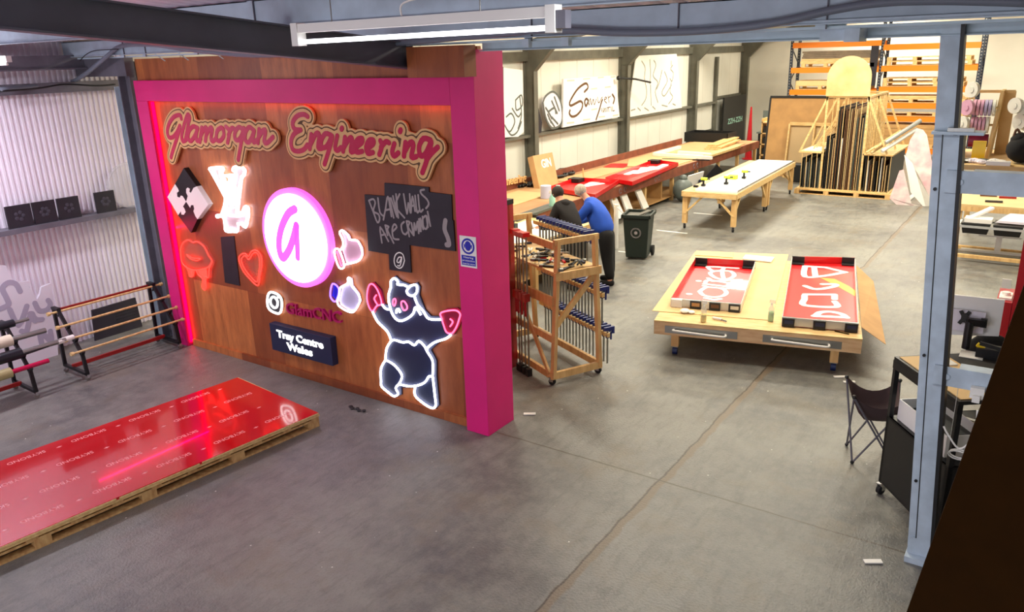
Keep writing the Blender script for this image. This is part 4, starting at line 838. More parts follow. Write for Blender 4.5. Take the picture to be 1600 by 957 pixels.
# clamps: bar hanging down, blue jaws over the rail
def clamp_parts(root, X, L):
    MB(X).bx(-.004, .004, -.012, .012, -L, .05).build('bar', 'steel', root)
    MB(X).bx(-.016, .016, -.10, .05, .03, .075).bx(-.016, .016, -.10, -.07, -.02, .04).build('jaw', 'bluecl', root)
    MB(X).bx(-.014, .014, -.06, .02, -.07, -.03).cyl((0, -.055, -.10), (0, -.055, .0), .013).build('handle', 'bluecl', root)
k = 0; cl0 = {}
rz0 = math.atan2(.894, .447) + math.pi / 2
names = ('the top rail', 'the middle rail', 'the lowest rail')
for ri, (z, x, ys) in enumerate(ROWS):
    L = (.38, .42, .42)[ri]; n = (15, 20, 20)[ri]
    for i in range(n):
        y = ys + (LN - .15 - ys) * i / (n - 1)
        w = CT @ Vector((x - .04, y, z + .03))
        lab = f'blue-handled bar clamp hanging from {names[ri]} of the pine trolley'; grp = 'clamps hanging from ' + names[ri]
        if ri not in cl0:
            r = thing('bar_clamp', lab, 'clamp', tuple(w), rz0, grp); clamp_parts(r, WM[r.name], L); cl0[ri] = r
        else: dup(cl0[ri], tuple(w), rz0 + random.uniform(-.06, .06), lab, grp)
# long sash clamps
for i, (v, z1) in enumerate(((.44, 1.86), (.53, 1.85), (.62, 1.85), (.68, 1.86))):
    r = thing('sash_clamp', ['steel sash clamp with red heads, nearest the trolley end', 'steel sash clamp with red heads, second from the trolley end', 'steel sash clamp with red heads, third from the trolley end', 'steel sash clamp with red heads, nearest the pink column'][i], 'clamp', tuple(CT @ Vector((-.07, v, .03))), 0, 'sash clamps on the trolley')
    MB(CT).bx(-.076, -.064, v - .012, v + .012, .06, z1).build('bar', 'steel', r)
    MB(CT).bx(-.14, -.04, v - .045, v + .04, z1 - .005, z1 + .05).build('head', 'red', r)
    MB(CT).bx(-.13, -.05, v - .035, v + .035, 1.02, 1.12).bar((-.12, v - .03, 1.02), (-.13, v - .05, .84), .03, .02).build('sliding_jaw', 'redsteel', r)
    MB(CT).bx(-.11, -.04, v - .03, v + .03, .0, .10).build('foot', 'black', r)
# tools in the tray: one of each kind, then copies
def tool(kind, loc, rz, label):
    X = Matrix.Translation(loc) @ Matrix.Rotation(rz, 4, 'Z')
    t = thing(kind, label, 'tool', loc, rz, 'hand tools in the trolley tray')
    if kind == 'pliers':
        MB(X).bar((0, 0, .012), (.16, .02, .012), .02, .018).bar((0, 0, .012), (.16, -.03, .012), .02, .018).build('handles', random.choice(['red', 'black', 'black', 'white', 'black', 'navy']), t)
        MB(X).bar((0, 0, .012), (-.06, .0, .012), .03, .018).build('jaws', 'steel', t)
    elif kind == 'screwdriver':
        MB(X).cyl((0, 0, .016), (.10, 0, .016), .016, n=8).build('handle', random.choice(['red', 'black', 'black', 'white', 'black', 'navy']), t); MB(X).cyl((.10, 0, .016), (.22, 0, .016), .004, n=6).build('shaft', 'steel', t)
    else:
        MB(X).bar((0, 0, .015), (.17, 0, .015), .03, .02).build('body', 'black', t); MB(X).bx(.15, .20, -.03, .03, 0, .03).build('clamp_pad', 'steel', t)
for i in range(44):
    kd = ('pliers', 'screwdriver', 'trigger_clamp')[i % 3]
    p = CT @ Vector((random.uniform(.15, .62), .08 + (i % 26) * .055, 1.472 + (i // 26) * .03 + .0 * i))
    tool(kd, tuple(p), random.uniform(0, 6), {'pliers': 'pair of pliers lying loose in the tray of the pine trolley', 'screwdriver': 'screwdriver lying loose in the tray of the pine trolley', 'trigger_clamp': 'small black trigger clamp lying loose in the tray of the pine trolley'}[kd])
# red upright behind the column
rp = tuple((CT @ Vector((-.13, .84, 0)))[:2])
t = thing('red_upright', 'tall dark red steel upright with bolt pegs standing between the pink column and trolley', 'steel upright', (rp[0], rp[1], 0))
x, y = rp; MB().bx(x - .05, x - .035, y - .1, y + .1, 0, 2.2).bx(x + .035, x + .05, y - .1, y + .1, 0, 2.2).bx(x - .05, x + .05, y - .005, y + .005, 0, 2.2).build('channel', 'redsteel', t)
MB().bx(x - .055, x + .055, y - .105, y + .105, 2.2, 2.26).build('cap', 'blackm', t)
for z in (.25, .8, 1.35, 1.8): MB().cyl((x, y - .1, z), (x, y - .16, z), .025, n=10).build('peg', 'white', t)

# ---- long joinery bench along the side wall
BXf, BXb, BY0, BY1 = -8.60, -10.68, 12.9, 27.3
t = thing('long_bench', 'very long wooden workbench with brown fascia running along the side wall', 'workbench', (-9.6, BY0, 0))
MB().bx(BXb, BXf - .02, BY0, BY1, .86, .90).build('worktop', 'benchtop', t)
MB().bx(BXf - .019, BXf + .02, BY0, BY1, .66, .899).build('fascia', 'brownbench', t)
MB().bx(BXb - .04, BXb, BY0, 25.6, .86, 1.09).build('upstand', 'brownbench', t)
y = BY0 + .3
while y < BY1:
    MB().bx(BXf - .15, BXf - .06, y, y + .09, 0, .66).build('leg', 'pine', t); MB().bx(BXb + .06, BXb + .15, y, y + .09, 0, .86).build('leg', 'pine', t)
    y += 1.75
MB().bx(BXb + .1, BXf - .08, BY0 + .2, 21.5, .10, .14).build('shelf', 'mdf', t)
mb = MB()
for y in (16.9, 17.15, 18.9, 19.1, 21.5, 21.75): mb.path([(BXf + .022, y + .06 * math.cos(a * .7), .78 + .06 * math.sin(a * .7)) for a in range(9)], .006, 5)
mb.build('stencil_marks', 'cable', t)
mb = MB(); 
for z, a, b in ((0, 14.0, 14.06), (0, 19.6, 19.64), (0, 16.9, 16.94)): mb.bx(BXb + .1, BXf - .12, a, b, .14, .66)
mb.build('divider', 'mdf', t)
# brown paper / boards lying on the bench
def flat(name, label, cat, pts, z, h, mat, group=None):
    return tag(MB().prism(pts, (0, 0, z), (1, 0, 0), (0, 1, 0), (0, 0, 1), 0, h).build(name, mat), label, cat, group)
flat('board', 'pale board laid far along the long bench behind the red trays', 'board', [(-9.9, 19.9), (-8.75, 20.3), (-8.72, 24.0), (-8.7, 26.2), (-10.5, 26.2), (-10.5, 21.2)], .901, .018, 'benchboard')
flat('board', 'pale bare board on the long bench between red trays and wall', 'board', [(-10.45, 16.9), (-9.75, 17.0), (-9.7, 19.6), (-10.45, 19.7)], .901, .012, 'benchboard')
flat('red_sheet', 'flat red sheet lying on the long bench behind the longer red tray', 'sheet', [(-10.422, 19.441), (-10.572, 20.223), (-10.066, 20.43), (-9.843, 19.548)], .914, .004, 'red')
flat('board', 'long pale board lying along the near part of the bench behind the spray bottles', 'board', [(-10.4, 13.0), (-9.4, 13.0), (-9.5, 15.2), (-10.4, 15.2)], .901, .02, 'benchboard')
# red trays (open folded sign trays)
def tray(name, label, cn, z0, h, inner, outer, t=.012, parts=True):
    root = thing(name, label, 'sign tray', (cn[0][0], cn[0][1], z0))
    MB().prism(cn, (0, 0, z0), (1, 0, 0), (0, 1, 0), (0, 0, 1), 0, .008).build('face', inner, root)
    c = Vector((sum(p[0] for p in cn) / 4, sum(p[1] for p in cn) / 4, 0))
    for i in range(4):
        a = Vector(cn[i] + (0,)); b = Vector(cn[(i + 1) % 4] + (0,)); a2 = a + (c - a).normalized() * t * 1.4; b2 = b + (c - b).normalized() * t * 1.4
        MB().hexa([(a.x, a.y, z0), (b.x, b.y, z0), (b2.x, b2.y, z0), (a2.x, a2.y, z0), (a.x, a.y, z0 + h), (b.x, b.y, z0 + h), (b2.x, b2.y, z0 + h), (a2.x, a2.y, z0 + h)]).build('rim', outer[i] if isinstance(outer, (list, tuple)) else outer, root)
    return root
ta = [(-9.7, 15.463), (-8.231, 15.009), (-8.704, 17.056), (-9.863, 16.991)]; tb = [(-9.192, 17.285), (-8.279, 16.923), (-8.61, 20.43), (-9.503, 20.794)]
TA = tray('red_tray', 'open red sign tray on the long bench beside the two people', ta, .92, .10, 'red', 'red')
TBt = tray('red_tray', 'longer open red sign tray further along the long bench', tb, .92, .10, 'red', 'red')
for root, L in ((TA, [[(-9.236, 16.385), (-9.344, 16.943), (-9.233, 17.193)], [(-9.236, 16.456), (-9.093, 16.858)]]), (TBt, [[(-9.183, 18.463), (-9.299, 19.129), (-9.097, 19.069), (-9.305, 19.729)], [(-9.027, 19.099), (-9.164, 19.943), (-8.914, 19.589), (-9.036, 20.534)], [(-9.054, 18.715), (-8.972, 19.716), (-8.97, 20.337)]])):
    mb = MB()
    for s_ in L: mb.ribbon(s_, .10, (0, 0, .929), (1, 0, 0), (0, 1, 0), (0, 0, 1), 0, .003)
    mb.build('white_lettering', 'white', root)
for p, r in ((ta[3], TA), (tb[3], TBt)): MB().bx(p[0] - .06, p[0] + .25, p[1] - .30, p[1] - .02, .935, 1.025).build('corner_bracket', 'black', r)
# GIN box
t = thing('gin_box', 'tan box lettered GIN leaning at the back of the long bench', 'box', (-10.3, 16.6, .9))
gf = [(-10.15, 15.752, 1.069), (-10.15, 16.617, 1.107), (-10.4, 16.746, 1.641), (-10.4, 15.861, 1.654)]
a, b, c, d = [Vector(p) for p in gf]; a.z = b.z = .902; nn = (b - a).cross(d - a).normalized()
if nn.x < 0: nn = -nn
MB().hexa([a, b, b - nn * .16, a - nn * .16, d, c, c - nn * .16, d - nn * .16]).build('box', 'cardb', t)
U = (b - a).normalized(); V = (d - a).normalized()
MB().text('GIN', a + (b - a) * .34 + (d - a) * .58, U, V, nn, w=(b - a).length * .5, h=(d - a).length * .26, d=.004, bold=.03).build('lettering', 'white', t)
# small wooden word sign
t = thing('word_sign', 'small routed wooden word sign ending in gineering propped behind the pink column', 'sign', (-10.6, 15.3, .9))
e = [(-10.64, 14.853, 1.062), (-10.64, 15.907, 1.03)]
a = Vector(e[0]); b = Vector(e[1]); U = (b - a).normalized()
mb = MB(); mb.text('gineering', a, U, (0, -.1, 1), (1, 0, 0), w=(b - a).length * 1.0, h=.20, d=.03, bold=.02); mb.build('letters', 'signwood', t)
MB().bar(a - U * .05 + Vector((-.02, 0, .05)), b + U * .05 + Vector((-.02, 0, .05)), .03, .14).build('backing', 'brownbench', t)
# cable heaps on the bench
for lab, px in (('black cable coil lying on the long bench left of the tan box', [(-10.628, 15.605), (-10.728, 15.979), (-10.662, 16.223), (-10.453, 15.788)]), ('black cable heap lying right of the tan box', [(-10.913, 17.854), (-11.154, 18.52), (-10.583, 17.996), (-10.608, 17.74)]), ('black cable lying in front of the tan box', [(-10.582, 16.813), (-10.599, 17.149), (-10.529, 17.415), (-10.525, 17.535)])):
    P = cat_([(a, b, .942 + .01 * (i % 2)) for i, (a, b) in enumerate(px)], 5); mb = MB().path(P, .035, 7); mb.path([(a + .05, b + .06, z + .01) for a, b, z in P], .03, 7); mb.path([(a - .06, b - .02, z) for a, b, z in P], .03, 7)
    tag(mb.build('cable_coil', 'black', smooth='all'), lab, 'cable')
# folded aluminium frames further along
fr = [(-10.163, 22.229), (-9.633, 21.795), (-8.266, 22.03), (-8.559, 22.692), (-9.67, 22.92), (-10.153, 24.155), (-10.44, 24.617)]
t = thing('sign_frame', 'white folded metal frame lying far along the long bench', 'frame', (fr[0][0], fr[0][1], .9))
for i, (a, b) in enumerate(((0, 2), (0, 5), (3, 4))): MB().bar((fr[a][0], fr[a][1], .968), (fr[b][0], fr[b][1], .968), .10, .09).build('frame_bar', 'white', t)
MB().bar((fr[1][0], fr[1][1] - .15, .92), (fr[2][0], fr[2][1] - .15, .92), .05, .03).build('dark_edge', 'black', t)
r2 = [(-9.221, 21.497), (-8.911, 22.081)]; flat('red_sheet', 'dark red scrap of sheet beside the white metal frame on the long bench', 'sheet', [r2[0], (r2[0][0] + .2, r2[0][1] + .3), r2[1], (r2[1][0] - .3, r2[1][1] - .2)], .901, .01, 'redsteel')
# black box and timber offcuts at the far end of bench
t = thing('black_box', 'large black open box at the far end of the long bench', 'box', (-9.6, 27.6, .9))
q = [(-9.912, 26.515), (-8.698, 25.923), (-9.306, 28.727), (-10.843, 29.978)]
x0, x1, y0, y1 = -10.9, -9.35, 26.3, 27.2
for a_ in ((x0, x1, y0, y0 + .02), (x0, x1, y1 - .02, y1), (x0, x0 + .02, y0, y1), (x1 - .02, x1, y0, y1)): MB().bx(*a_, .901, 1.22).build('side_panel', 'black', t)
MB().bx(x0, x1, y0, y1, .901, .915).build('base', 'black', t)
q = [(-9.054, 26.315), (-9.006, 27.609), (-8.944, 28.536)]
for i in range(8):
    z = .942 + (i // 3) * .045; y = 24.5 + (i // 3) * .12; x = -9.15 + (i % 3) * .175
    tag(MB().bar((x - .1, y - .3, z), (x - .28, y + 1.5 + .1 * i, z), .16, .04).build('timber_offcut', 'pine'), ['timber offcut in the bottom layer of the pile at the far bench end', 'timber offcut in the middle layer of the pile at the far bench end', 'timber offcut on top of the pile at the far bench end'][i // 3], 'timber', 'timber offcuts on the long bench')
p0 = [(-8.216, 22.202), (-7.802, 23.308), (-8.466, 21.95)]
tag(MB().bx(-8.75, -8.5, 22.6, 25.2, .906, .97).build('timber_plank', 'pine2'), 'pale thick plank along the front edge of the long bench', 'plank')

# ---- near work table (white board on top) with its clutter
t = thing('work_table', 'pine work table with a bright white board on top where the two people lean', 'table', (-7.8, 11.3, 0))
X0, X1, Y0, Y1 = -9.1, -7.12, 9.0, 12.85
MB().bx(X0, X1, Y0, Y1, .86, .89).build('tabletop', 'ply', t); MB().bx(X1 - .045, X1, Y0, Y1, .74, .86).build('apron', 'pine', t); MB().bx(X0, X1, Y1 - .045, Y1, .74, .86).build('apron', 'pine', t)
for x, y in ((X1 - .1, Y0 + .1), (X1 - .1, Y1 - .15), (X0 + .1, Y0 + .1), (X0 + .1, Y1 - .15), (X1 - .1, 11)): MB().bx(x - .045, x + .045, y - .045, y + .045, 0, .86).build('leg', 'pine', t)
MB().bx(X0 + .1, X1 - .1, Y0 + .2, Y1 - .2, .28, .30).build('shelf', 'mdf', t)
tag(MB().bx(-8.35, -7.16, 9.1, 12.5, .891, .905).build('white_board', 'whitesheet'), 'large white sheet lying on the near work table in front of the two people', 'sheet')
for i in range(4):
    a = [(-8.698, 12.475), (-8.787, 14.101)]; o_ = Vector((.0 + i * .07, -.05 * i, 0))
    tag(MB().bar(Vector(a[0] + (.92,)) + o_, Vector(a[1] + (.92,)) + o_, .06, .05).build('metal_profile', ['steel', 'gnsh', 'steel', 'gnsh'][i]), ['rearmost long grey metal bar on the near work table', 'second rearmost long grey metal bar on the near work table', 'second foremost long grey metal bar on the near work table', 'foremost long grey metal bar on the near work table'][i], 'metal bar', 'metal bars on the work table')
q = (-8.591, 13.809)
t = thing('spray_bottle', 'pale mint spray bottle standing on the near work table', 'bottle', (q[0], q[1], .9))
MB().lathe([(.06, 0), (.065, .02), (.065, .2), (.03, .26), (.02, .3)], (q[0], q[1], .9)).build('bottle', 'mint', t, smooth='all'); MB().bx(q[0] - .07, q[0] + .03, q[1] - .015, q[1] + .015, 1.2, 1.26).build('spray_head', 'white', t)
q = (-9.319, 14.714)
tag(MB().lathe([(.12, 0), (.12, .28), (.05, .28), (.05, .02)], (q[0], q[1], .906), 20).build('paper_roll', pm('lilac_paper', C(196, 200, 224), .8), smooth='x'), 'pale lilac paper roll standing behind the mint bottle', 'paper roll')
q = (-8.976, 14.701)
t = thing('white_spray_bottle', 'white spray bottle standing beside the lilac paper roll', 'bottle', (q[0], q[1], .9)); MB().lathe([(.05, 0), (.05, .18), (.02, .24), (.02, .27)], (q[0], q[1], .906)).build('bottle', 'white', t, smooth='all'); MB().bx(q[0] - .06, q[0] + .03, q[1] - .015, q[1] + .015, 1.17, 1.22).build('spray_head', 'white', t)
q = (-8.385, 12.826); tag(MB().bx(q[0] - .05, q[0] + .06, q[1] - .03, q[1] + .03, .891, .95).build('clip', 'black'), 'small dark clip lying on the near work table', 'clip')
q = (-8.845, 12.599); t = thing('tape_measure', 'yellow tape measure near the pink column on the work table', 'tape measure', (q[0], q[1], .89)); MB().cyl((q[0] - .05, q[1], .96), (q[0] + .05, q[1], .96), .07, n=14).build('case', 'yellow', t); MB().bx(q[0] - .02, q[0] + .12, q[1] - .02, q[1] + .02, .891, .91).build('hook', 'black', t)
q = (-8.184, 11.728); t = thing('cordless_tool', 'black cordless tool lying by the red upright on the work table', 'power tool', (q[0], q[1], .9)); MB().bx(q[0] - .1, q[0] + .1, q[1] - .05, q[1] + .05, .906, 1.0).build('body', 'black', t); MB().bar((q[0], q[1], .98), (q[0] + .05, q[1], 1.1), .05, .05).build('grip', 'black', t)
q = (-9.752, 17.183); tag(MB().bar((q[0], q[1], .91), (q[0] - .02, q[1], 1.22), .03, .02).build('stick', 'pine'), 'upright wooden stick standing on the bench above the grey-haired head', 'stick')
# sawhorse shelf beside the bench end
t = thing('low_stand', 'low pale stand between the people and the wheelie bin', 'stand', (-7.9, 14.0, 0))
MB().bx(-8.5, -7.55, 13.35, 14.5, .62, .66).build('top', 'pine2', t); 
for x, y in ((-7.6, 13.4), (-7.6, 14.45), (-8.45, 13.4), (-8.45, 14.45)): MB().bx(x - .03, x + .03, y - .03, y + .03, 0, .62).build('leg', 'pine2', t)
t = thing('white_post', 'white upright tube leaning at the corner of the low stand', 'tube', (-7.45, 14.6, 0)); MB().cyl((-7.45, 14.5, 0), (-7.45, 14.5, .95), .05).build('tube', 'white', t)
# white boards under bench
for i, (a, lab) in enumerate((((16.7, .0), 'white offcut leaning under the long bench, nearest of the three'), ((17.2, .05), 'tall white offcut leaning under the long bench, middle of the three'), ((18.05, 0), 'white offcut leaning under the long bench, furthest of the three'))):
    y = a[0]; tag(MB().hexa([(-8.50, y, .142), (-8.50, y + .32, .142), (-8.55, y + .32, .142), (-8.55, y, .142), (-8.68, y - .1, .62 + a[1]), (-8.68, y + .2, .62 + a[1]), (-8.73, y + .2, .62 + a[1]), (-8.73, y - .1, .62 + a[1])]).build('white_offcut', 'white'), lab, 'offcut')
t = thing('rubbish_sack', 'grey translucent sack slumped under the long bench', 'sack', (-8.2, 19.9, 0)); MB().ball((-8.35, 20.2, .32), .3, 14, sz=1.05, sx=.9).ball((-8.35, 20.2, .62), .12, 8).build('sack', 'gnsh', t, smooth='all')
bk = [(-8.24, 0.733), (-7.983, 0.117)]
t = thing('folding_cart', 'black folded trolley with blue handles under the far half of the bench', 'trolley', (-7.9, 21.4, 0))
MB().bar((-8.3, 21.2, .12), (-7.9, 21.7, .75), .06, .3).build('frame', 'blackm', t); MB().bar((-8.0, 21.3, .3), (-7.6, 22.2, .55), .05, .05).build('handle', 'signblue', t); MB().bx(-8.3, -7.6, 21.2, 22.2, .08, .45).build('case', 'navy', t)
for y in (21.3, 22.1): MB().cyl((-7.62, y, .08), (-7.56, y, .08), .08).build('wheel', 'rubber', t)
tag(MB().hexa([(-8.45, 20.55, .0), (-8.40, 21.5, .0), (-8.45, 21.5, .0), (-8.5, 20.55, .0), (-8.3, 20.5, .66), (-8.25, 21.45, .66), (-8.3, 21.45, .66), (-8.35, 20.5, .66)]).build('white_board', 'white'), 'white board leaning below the long bench beside the black trolley', 'panel')

# ---- wheelie bin
bc = Vector((-6.72, 14.05, 0)); TBn = T_(bc, .25)
t = thing('wheelie_bin', 'dark green wheelie bin with a round white emblem standing on the open floor', 'bin', tuple(bc), .25)
def taper(X, x0, x1, y0, y1, z0, a0, a1, b0, b1, z1): return MB(X).hexa([(x0, y0, z0), (x1, y0, z0), (x1, y1, z0), (x0, y1, z0), (a0, b0, z1), (a1, b0, z1), (a1, b1, z1), (a0, b1, z1)])
taper(TBn, -.21, .21, -.20, .24, .04, -.26, .26, -.28, .30, .86).build('body', 'darkgreen', t, bevel=.02)
for a_ in ((-.29, .29, -.31, -.27), (-.29, .29, .29, .34), (-.29, -.25, -.31, .34), (.25, .29, -.31, .34)): MB(TBn).bx(*a_, .86, .92).build('rim', 'darkgreen', t)
MB(TBn).cyl((-.27, .38, .86), (.27, .38, .86), .02).build('handle_bar', 'darkgreen', t)
for x in (-.27, .22): MB(TBn).cyl((x, .28, .105), (x + .05, .28, .105), .105, n=18).build('wheel', 'rubber', t)
MB(TBn).cyl((-.27, .28, .105), (.27, .28, .105), .015).build('axle', 'steel', t)
em = MB(TBn); 
for r_ in (.10, .085): em.path([(r_ * math.cos(a * .314), -.258, .56 + r_ * math.sin(a * .314)) for a in range(20)], .004, 5, closed=True)
em.ball((0, -.256, .56), .035, 8, sy=.15); em.build('emblem', 'chalkw', t)
tag(MB(TBn).bx(-.22, .12, -.2, .22, .80, .88).bar((-.1, -.2, .86), (.2, .1, .95), .12, .02).build('rubbish', 'steel'), 'pale crumpled offcuts sticking up inside the green wheelie bin', 'rubbish')
w = TBn @ Vector((-.33, -.1, .86)); tag(MB().bar((w.x + .12, w.y + .1, .80), (w.x - .1, w.y, 1.02), .04, .02).build('white_batten', 'white'), 'short white batten sticking out of the bin to the left', 'batten')

# ---- long white-topped table on castors
wa = [(-6.967, 16.669), (-5.621, 16.67), (-5.846, 22.12), (-6.809, 23.175)]
A = Vector((-5.76, 17.0, 0)); B = Vector((-6.05, 22.7, 0)); dv = (B - A).normalized(); an = math.atan2(dv.y, dv.x) - math.pi / 2
TW = T_(A, an); LW, WW = 5.62, 1.28
t = thing('castor_table', 'long pine table on castors with splayed braces and a white top sheet', 'table', tuple(A), an)
MB(TW).bx(-WW, 0, 0, LW, .86, .88).build('tabletop', 'pine2', t)
for b_ in ((-WW, 0, 0, .045), (-WW, 0, LW - .045, LW), (-.045, 0, 0, LW), (-WW, -WW + .045, 0, LW)): MB(TW).bx(*b_, .76, .86).build('apron', 'pine2', t)
for y in (.06, LW * .5 - .1, LW * .5 + .12, LW - .16):
    for x in (-.07, -WW + .07):
        lg = MB(TW).bx(x - .055, x + .055, y, y + .09, .13, .76).build('leg', 'pine', t); castor(lg, TW, x, y + .045, .055, 'rubber', an)
        s = 1 if y < LW * .3 or abs(y - LW * .5 - .12) < .01 else -1
        MB(TW).bar((x, y + .045, .36), (x, y + .045 + s * .42, .78), .04, .06).build('brace', 'pine2', t)
    if y < .1 or y > LW - .2:
        for x, s in ((-.07, -1), (-WW + .07, 1)): MB(TW).bar((x, y + .02, .36), (x + s * .42, y + .02, .78), .06, .04).build('brace', 'pine2', t)
tag(MB(TW).bx(-1.0, -.03, .12, LW - .1, .882, .93).build('white_tray', 'whitesheet'), 'long bright white sheet with a raised metal edge on the castor table', 'sheet')
tag(MB(TW).bx(-.03, -.015, .15, LW - .1, .931, .95).build('metal_strip', 'steel'), 'thin steel strip along the edge of the long white sheet', 'strip')
tl = [(-.55, 1.0), (-.95, .55), (-.42, 2.0)]
for i, (x, y) in enumerate(tl):
    r = thing('cordless_drill', ['lime and black cordless drill standing on the white sheet, middle one', 'lime and black cordless drill nearest the front end of the white sheet', 'lime and black cordless drill furthest along the white sheet'][i], 'power tool', tuple(TW @ Vector((x, y, .93))))
    MB(TW).bx(x - .04, x + .04, y - .05, y + .05, .931, .98).build('battery', 'black', r); MB(TW).bx(x - .02, x + .02, y - .02, y + .02, .98, 1.07).build('grip', 'black', r); MB(TW).cyl((x - .06, y, 1.10), (x + .09, y, 1.10), .035).build('body', 'lime', r); MB(TW).cyl((x + .09, y, 1.10), (x + .15, y, 1.10), .015).build('chuck', 'black', r)
tag(MB(TW).bx(-.75, -.55, 1.75, 1.95, .931, 1.02).build('lime_case', 'lime'), 'small lime case on the white sheet', 'case')
tag(MB(TW).bx(-1.1, -1.0, .28, .36, .931, .98).build('black_fitting', 'black'), 'small black fitting at the front end of the white sheet', 'fitting')

# ---- low table with the two red sign trays
TO = Vector((-4.20, 9.33, 0)); ta_ = .2355; TT = T_(TO, ta_)
t = thing('low_table', 'low knotty pine table on blue castors with two steel handles on its front', 'table', tuple(TO), ta_)
TWd, TLn = 2.60, 3.70
MB(TT).bx(0, TWd, 0, TLn, .475, .495).build('tabletop', 'pine2', t)
for b_ in ((0, TWd, 0, .045), (0, TWd, TLn - .045, TLn), (0, .045, .05, TLn - .05), (TWd - .045, TWd, .05, TLn - .05)): MB(TT).bx(*b_, .30, .474).build('apron', 'knotty', t)
for x, y in ((.28, .10), (TWd - .30, .10), (.28, TLn - .15), (TWd - .30, TLn - .15)):
    lg = MB(TT).bx(x - .05, x + .05, y - .05, y + .05, .125, .34).build('leg', 'pine', t)
    MB(TT).cyl((x - .032, y, .055), (x + .032, y, .055), .055, n=18).bx(x - .045, x + .045, y - .045, y + .06, .112, .125, 1).build('castor', [pm('castor_blue', C(20, 40, 90), .4), 'steel'], lg)
for x in (.15, 1.42):
    p = MB(TT).bx(x, x + .95, -.008, -.001, .335, .435).build('handle_plate', 'steel', t)
    hd = MB(TT).path(cat_([(x + .12, -.005, .385), (x + .12, -.06, .395), (x + .2, -.075, .395), (x + .7, -.075, .375), (x + .8, -.06, .375), (x + .8, -.005, .385)], 4), .014, 8).build('handle', 'white', p, smooth='all')
flat('cardboard_sheet', 'large pale cardboard sheet covering the low table under the red trays', 'cardboard', [(-4.389, 9.674), (-2.846, 10.078), (-3.66, 13.709), (-4.53, 13.405), (-5.152, 13.129)], .497, .006, 'mdfpale')
flat('cardboard_sheet', 'pale board strip at the back of the low table behind the smaller tray', 'cardboard', [(-5.047, 12.868), (-4.411, 13.003), (-4.524, 13.355), (-5.15, 13.184)], .504, .012, 'mdfpale')
cs = [(-1.774, 10.368), (-2.496, 13.499)]
a = Vector(cs[0] + (.50,)); b = Vector(cs[1] + (.50,)); e1 = [(-1.448, 10.256), (-2.114, 12.927)]
c = Vector(e1[0] + (.36,)); d = Vector(e1[1] + (.42,))
tag(MB().hexa([a, c, d, b, a + Z * .006, c + Z * .006, d + Z * .006, b + Z * .006]).build('cardboard_flap', 'cardb'), 'tan cardboard sheet drooping over the right side of the low table', 'cardboard')
flat('white_strip', 'white strip lying at the back of the low table between the trays', 'strip', [(-4.231, 12.967), (-3.742, 12.984), (-3.786, 13.305), (-4.271, 13.251)], .510, .02, 'white')
t1 = [(-4.244, 9.97), (-3.303, 10.192), (-3.876, 12.574), (-4.817, 12.313)]; t2 = [(-2.666, 9.923), (-1.771, 10.142), (-2.535, 13.531), (-3.445, 13.143)]
def shrink(p): return p
T1 = tray('red_tray', 'smaller open red sign tray with white script on the left of the low table', t1, .505, .12, 'redt' if 'redt' in M else 'red', ['alu', 'white', 'red', 'red'])
T2 = tray('red_tray', 'larger open red and yellow sign tray on the right of the low table', t2, .505, .12, 'red', ['alu', 'white', 'red', 'white'])
def graf(root, L, r, z, mat='white', nm='white_lettering'):
    mb = MB()
    for s_ in L: mb.ribbon(cat_(s_, 4) if len(s_) > 3 else s_, r, (0, 0, z), (1, 0, 0), (0, 1, 0), (0, 0, 1), 0, .002)
    mb.build(nm, mat, root)
graf(T1, [[(-4.569, 12.209), (-4.399, 12.02), (-4.289, 12.107), (-4.338, 12.307), (-4.575, 12.226), (-4.105, 12.366)], [(-4.089, 11.607), (-4.232, 11.664), (-4.384, 11.865), (-4.367, 12.018), (-4.267, 12.092), (-4.139, 12.129), (-4.01, 11.942), (-4.0, 11.741), (-4.076, 11.657), (-4.257, 12.065)], [(-4.306, 11.574), (-4.181, 11.447), (-3.831, 11.731)], [(-4.253, 11.318), (-4.251, 11.47), (-3.944, 11.459), (-3.896, 11.368)], [(-4.237, 11.238), (-3.861, 11.271)], [(-4.205, 11.139), (-4.11, 11.105), (-3.839, 11.17)], [(-4.15, 10.829), (-4.15, 11.054), (-4.061, 11.132), (-3.891, 11.112), (-3.782, 10.951), (-3.778, 10.765), (-3.879, 10.655), (-4.031, 10.677), (-4.15, 10.829)], [(-3.956, 10.559), (-3.818, 10.532), (-3.753, 10.621)]], .035, .513)
graf(T1, [[(-4.377, 11.352), (-4.372, 11.355)], [(-4.238, 10.627), (-4.229, 10.631)]], .045, .513, 'white', 'white_dot')
MB().prism([[(-2.805, 12.429), (-2.597, 12.465), (-2.319, 12.166), (-2.181, 11.956), (-2.13, 11.676), (-2.424, 12.021)]][0], (0, 0, .513), (1, 0, 0), (0, 1, 0), (0, 0, 1), 0, .0015).build('yellow_swoosh', pm('swoosh_yellow', C(236, 160, 30), .4), T2)
graf(T2, [[(-3.189, 13.005), (-2.892, 13.079), (-2.542, 12.934)], [(-3.189, 13.005), (-3.02, 12.374), (-2.767, 12.568), (-2.542, 12.934)], [(-3.043, 12.998), (-2.896, 12.498)], [(-2.881, 11.855), (-2.724, 11.761), (-2.595, 11.868), (-2.495, 12.068), (-2.526, 12.162), (-2.681, 12.076)], [(-2.765, 11.422), (-2.398, 11.614), (-2.345, 11.389)], [(-2.71, 11.184), (-2.635, 10.903), (-2.245, 11.029), (-2.318, 11.273)], [(-2.384, 10.499), (-2.368, 10.685), (-2.25, 10.782), (-2.101, 10.748), (-2.012, 10.625)], [(-2.398, 10.492), (-2.016, 10.64)], [(-2.757, 11.359), (-2.71, 11.184)]], .045, .5145)
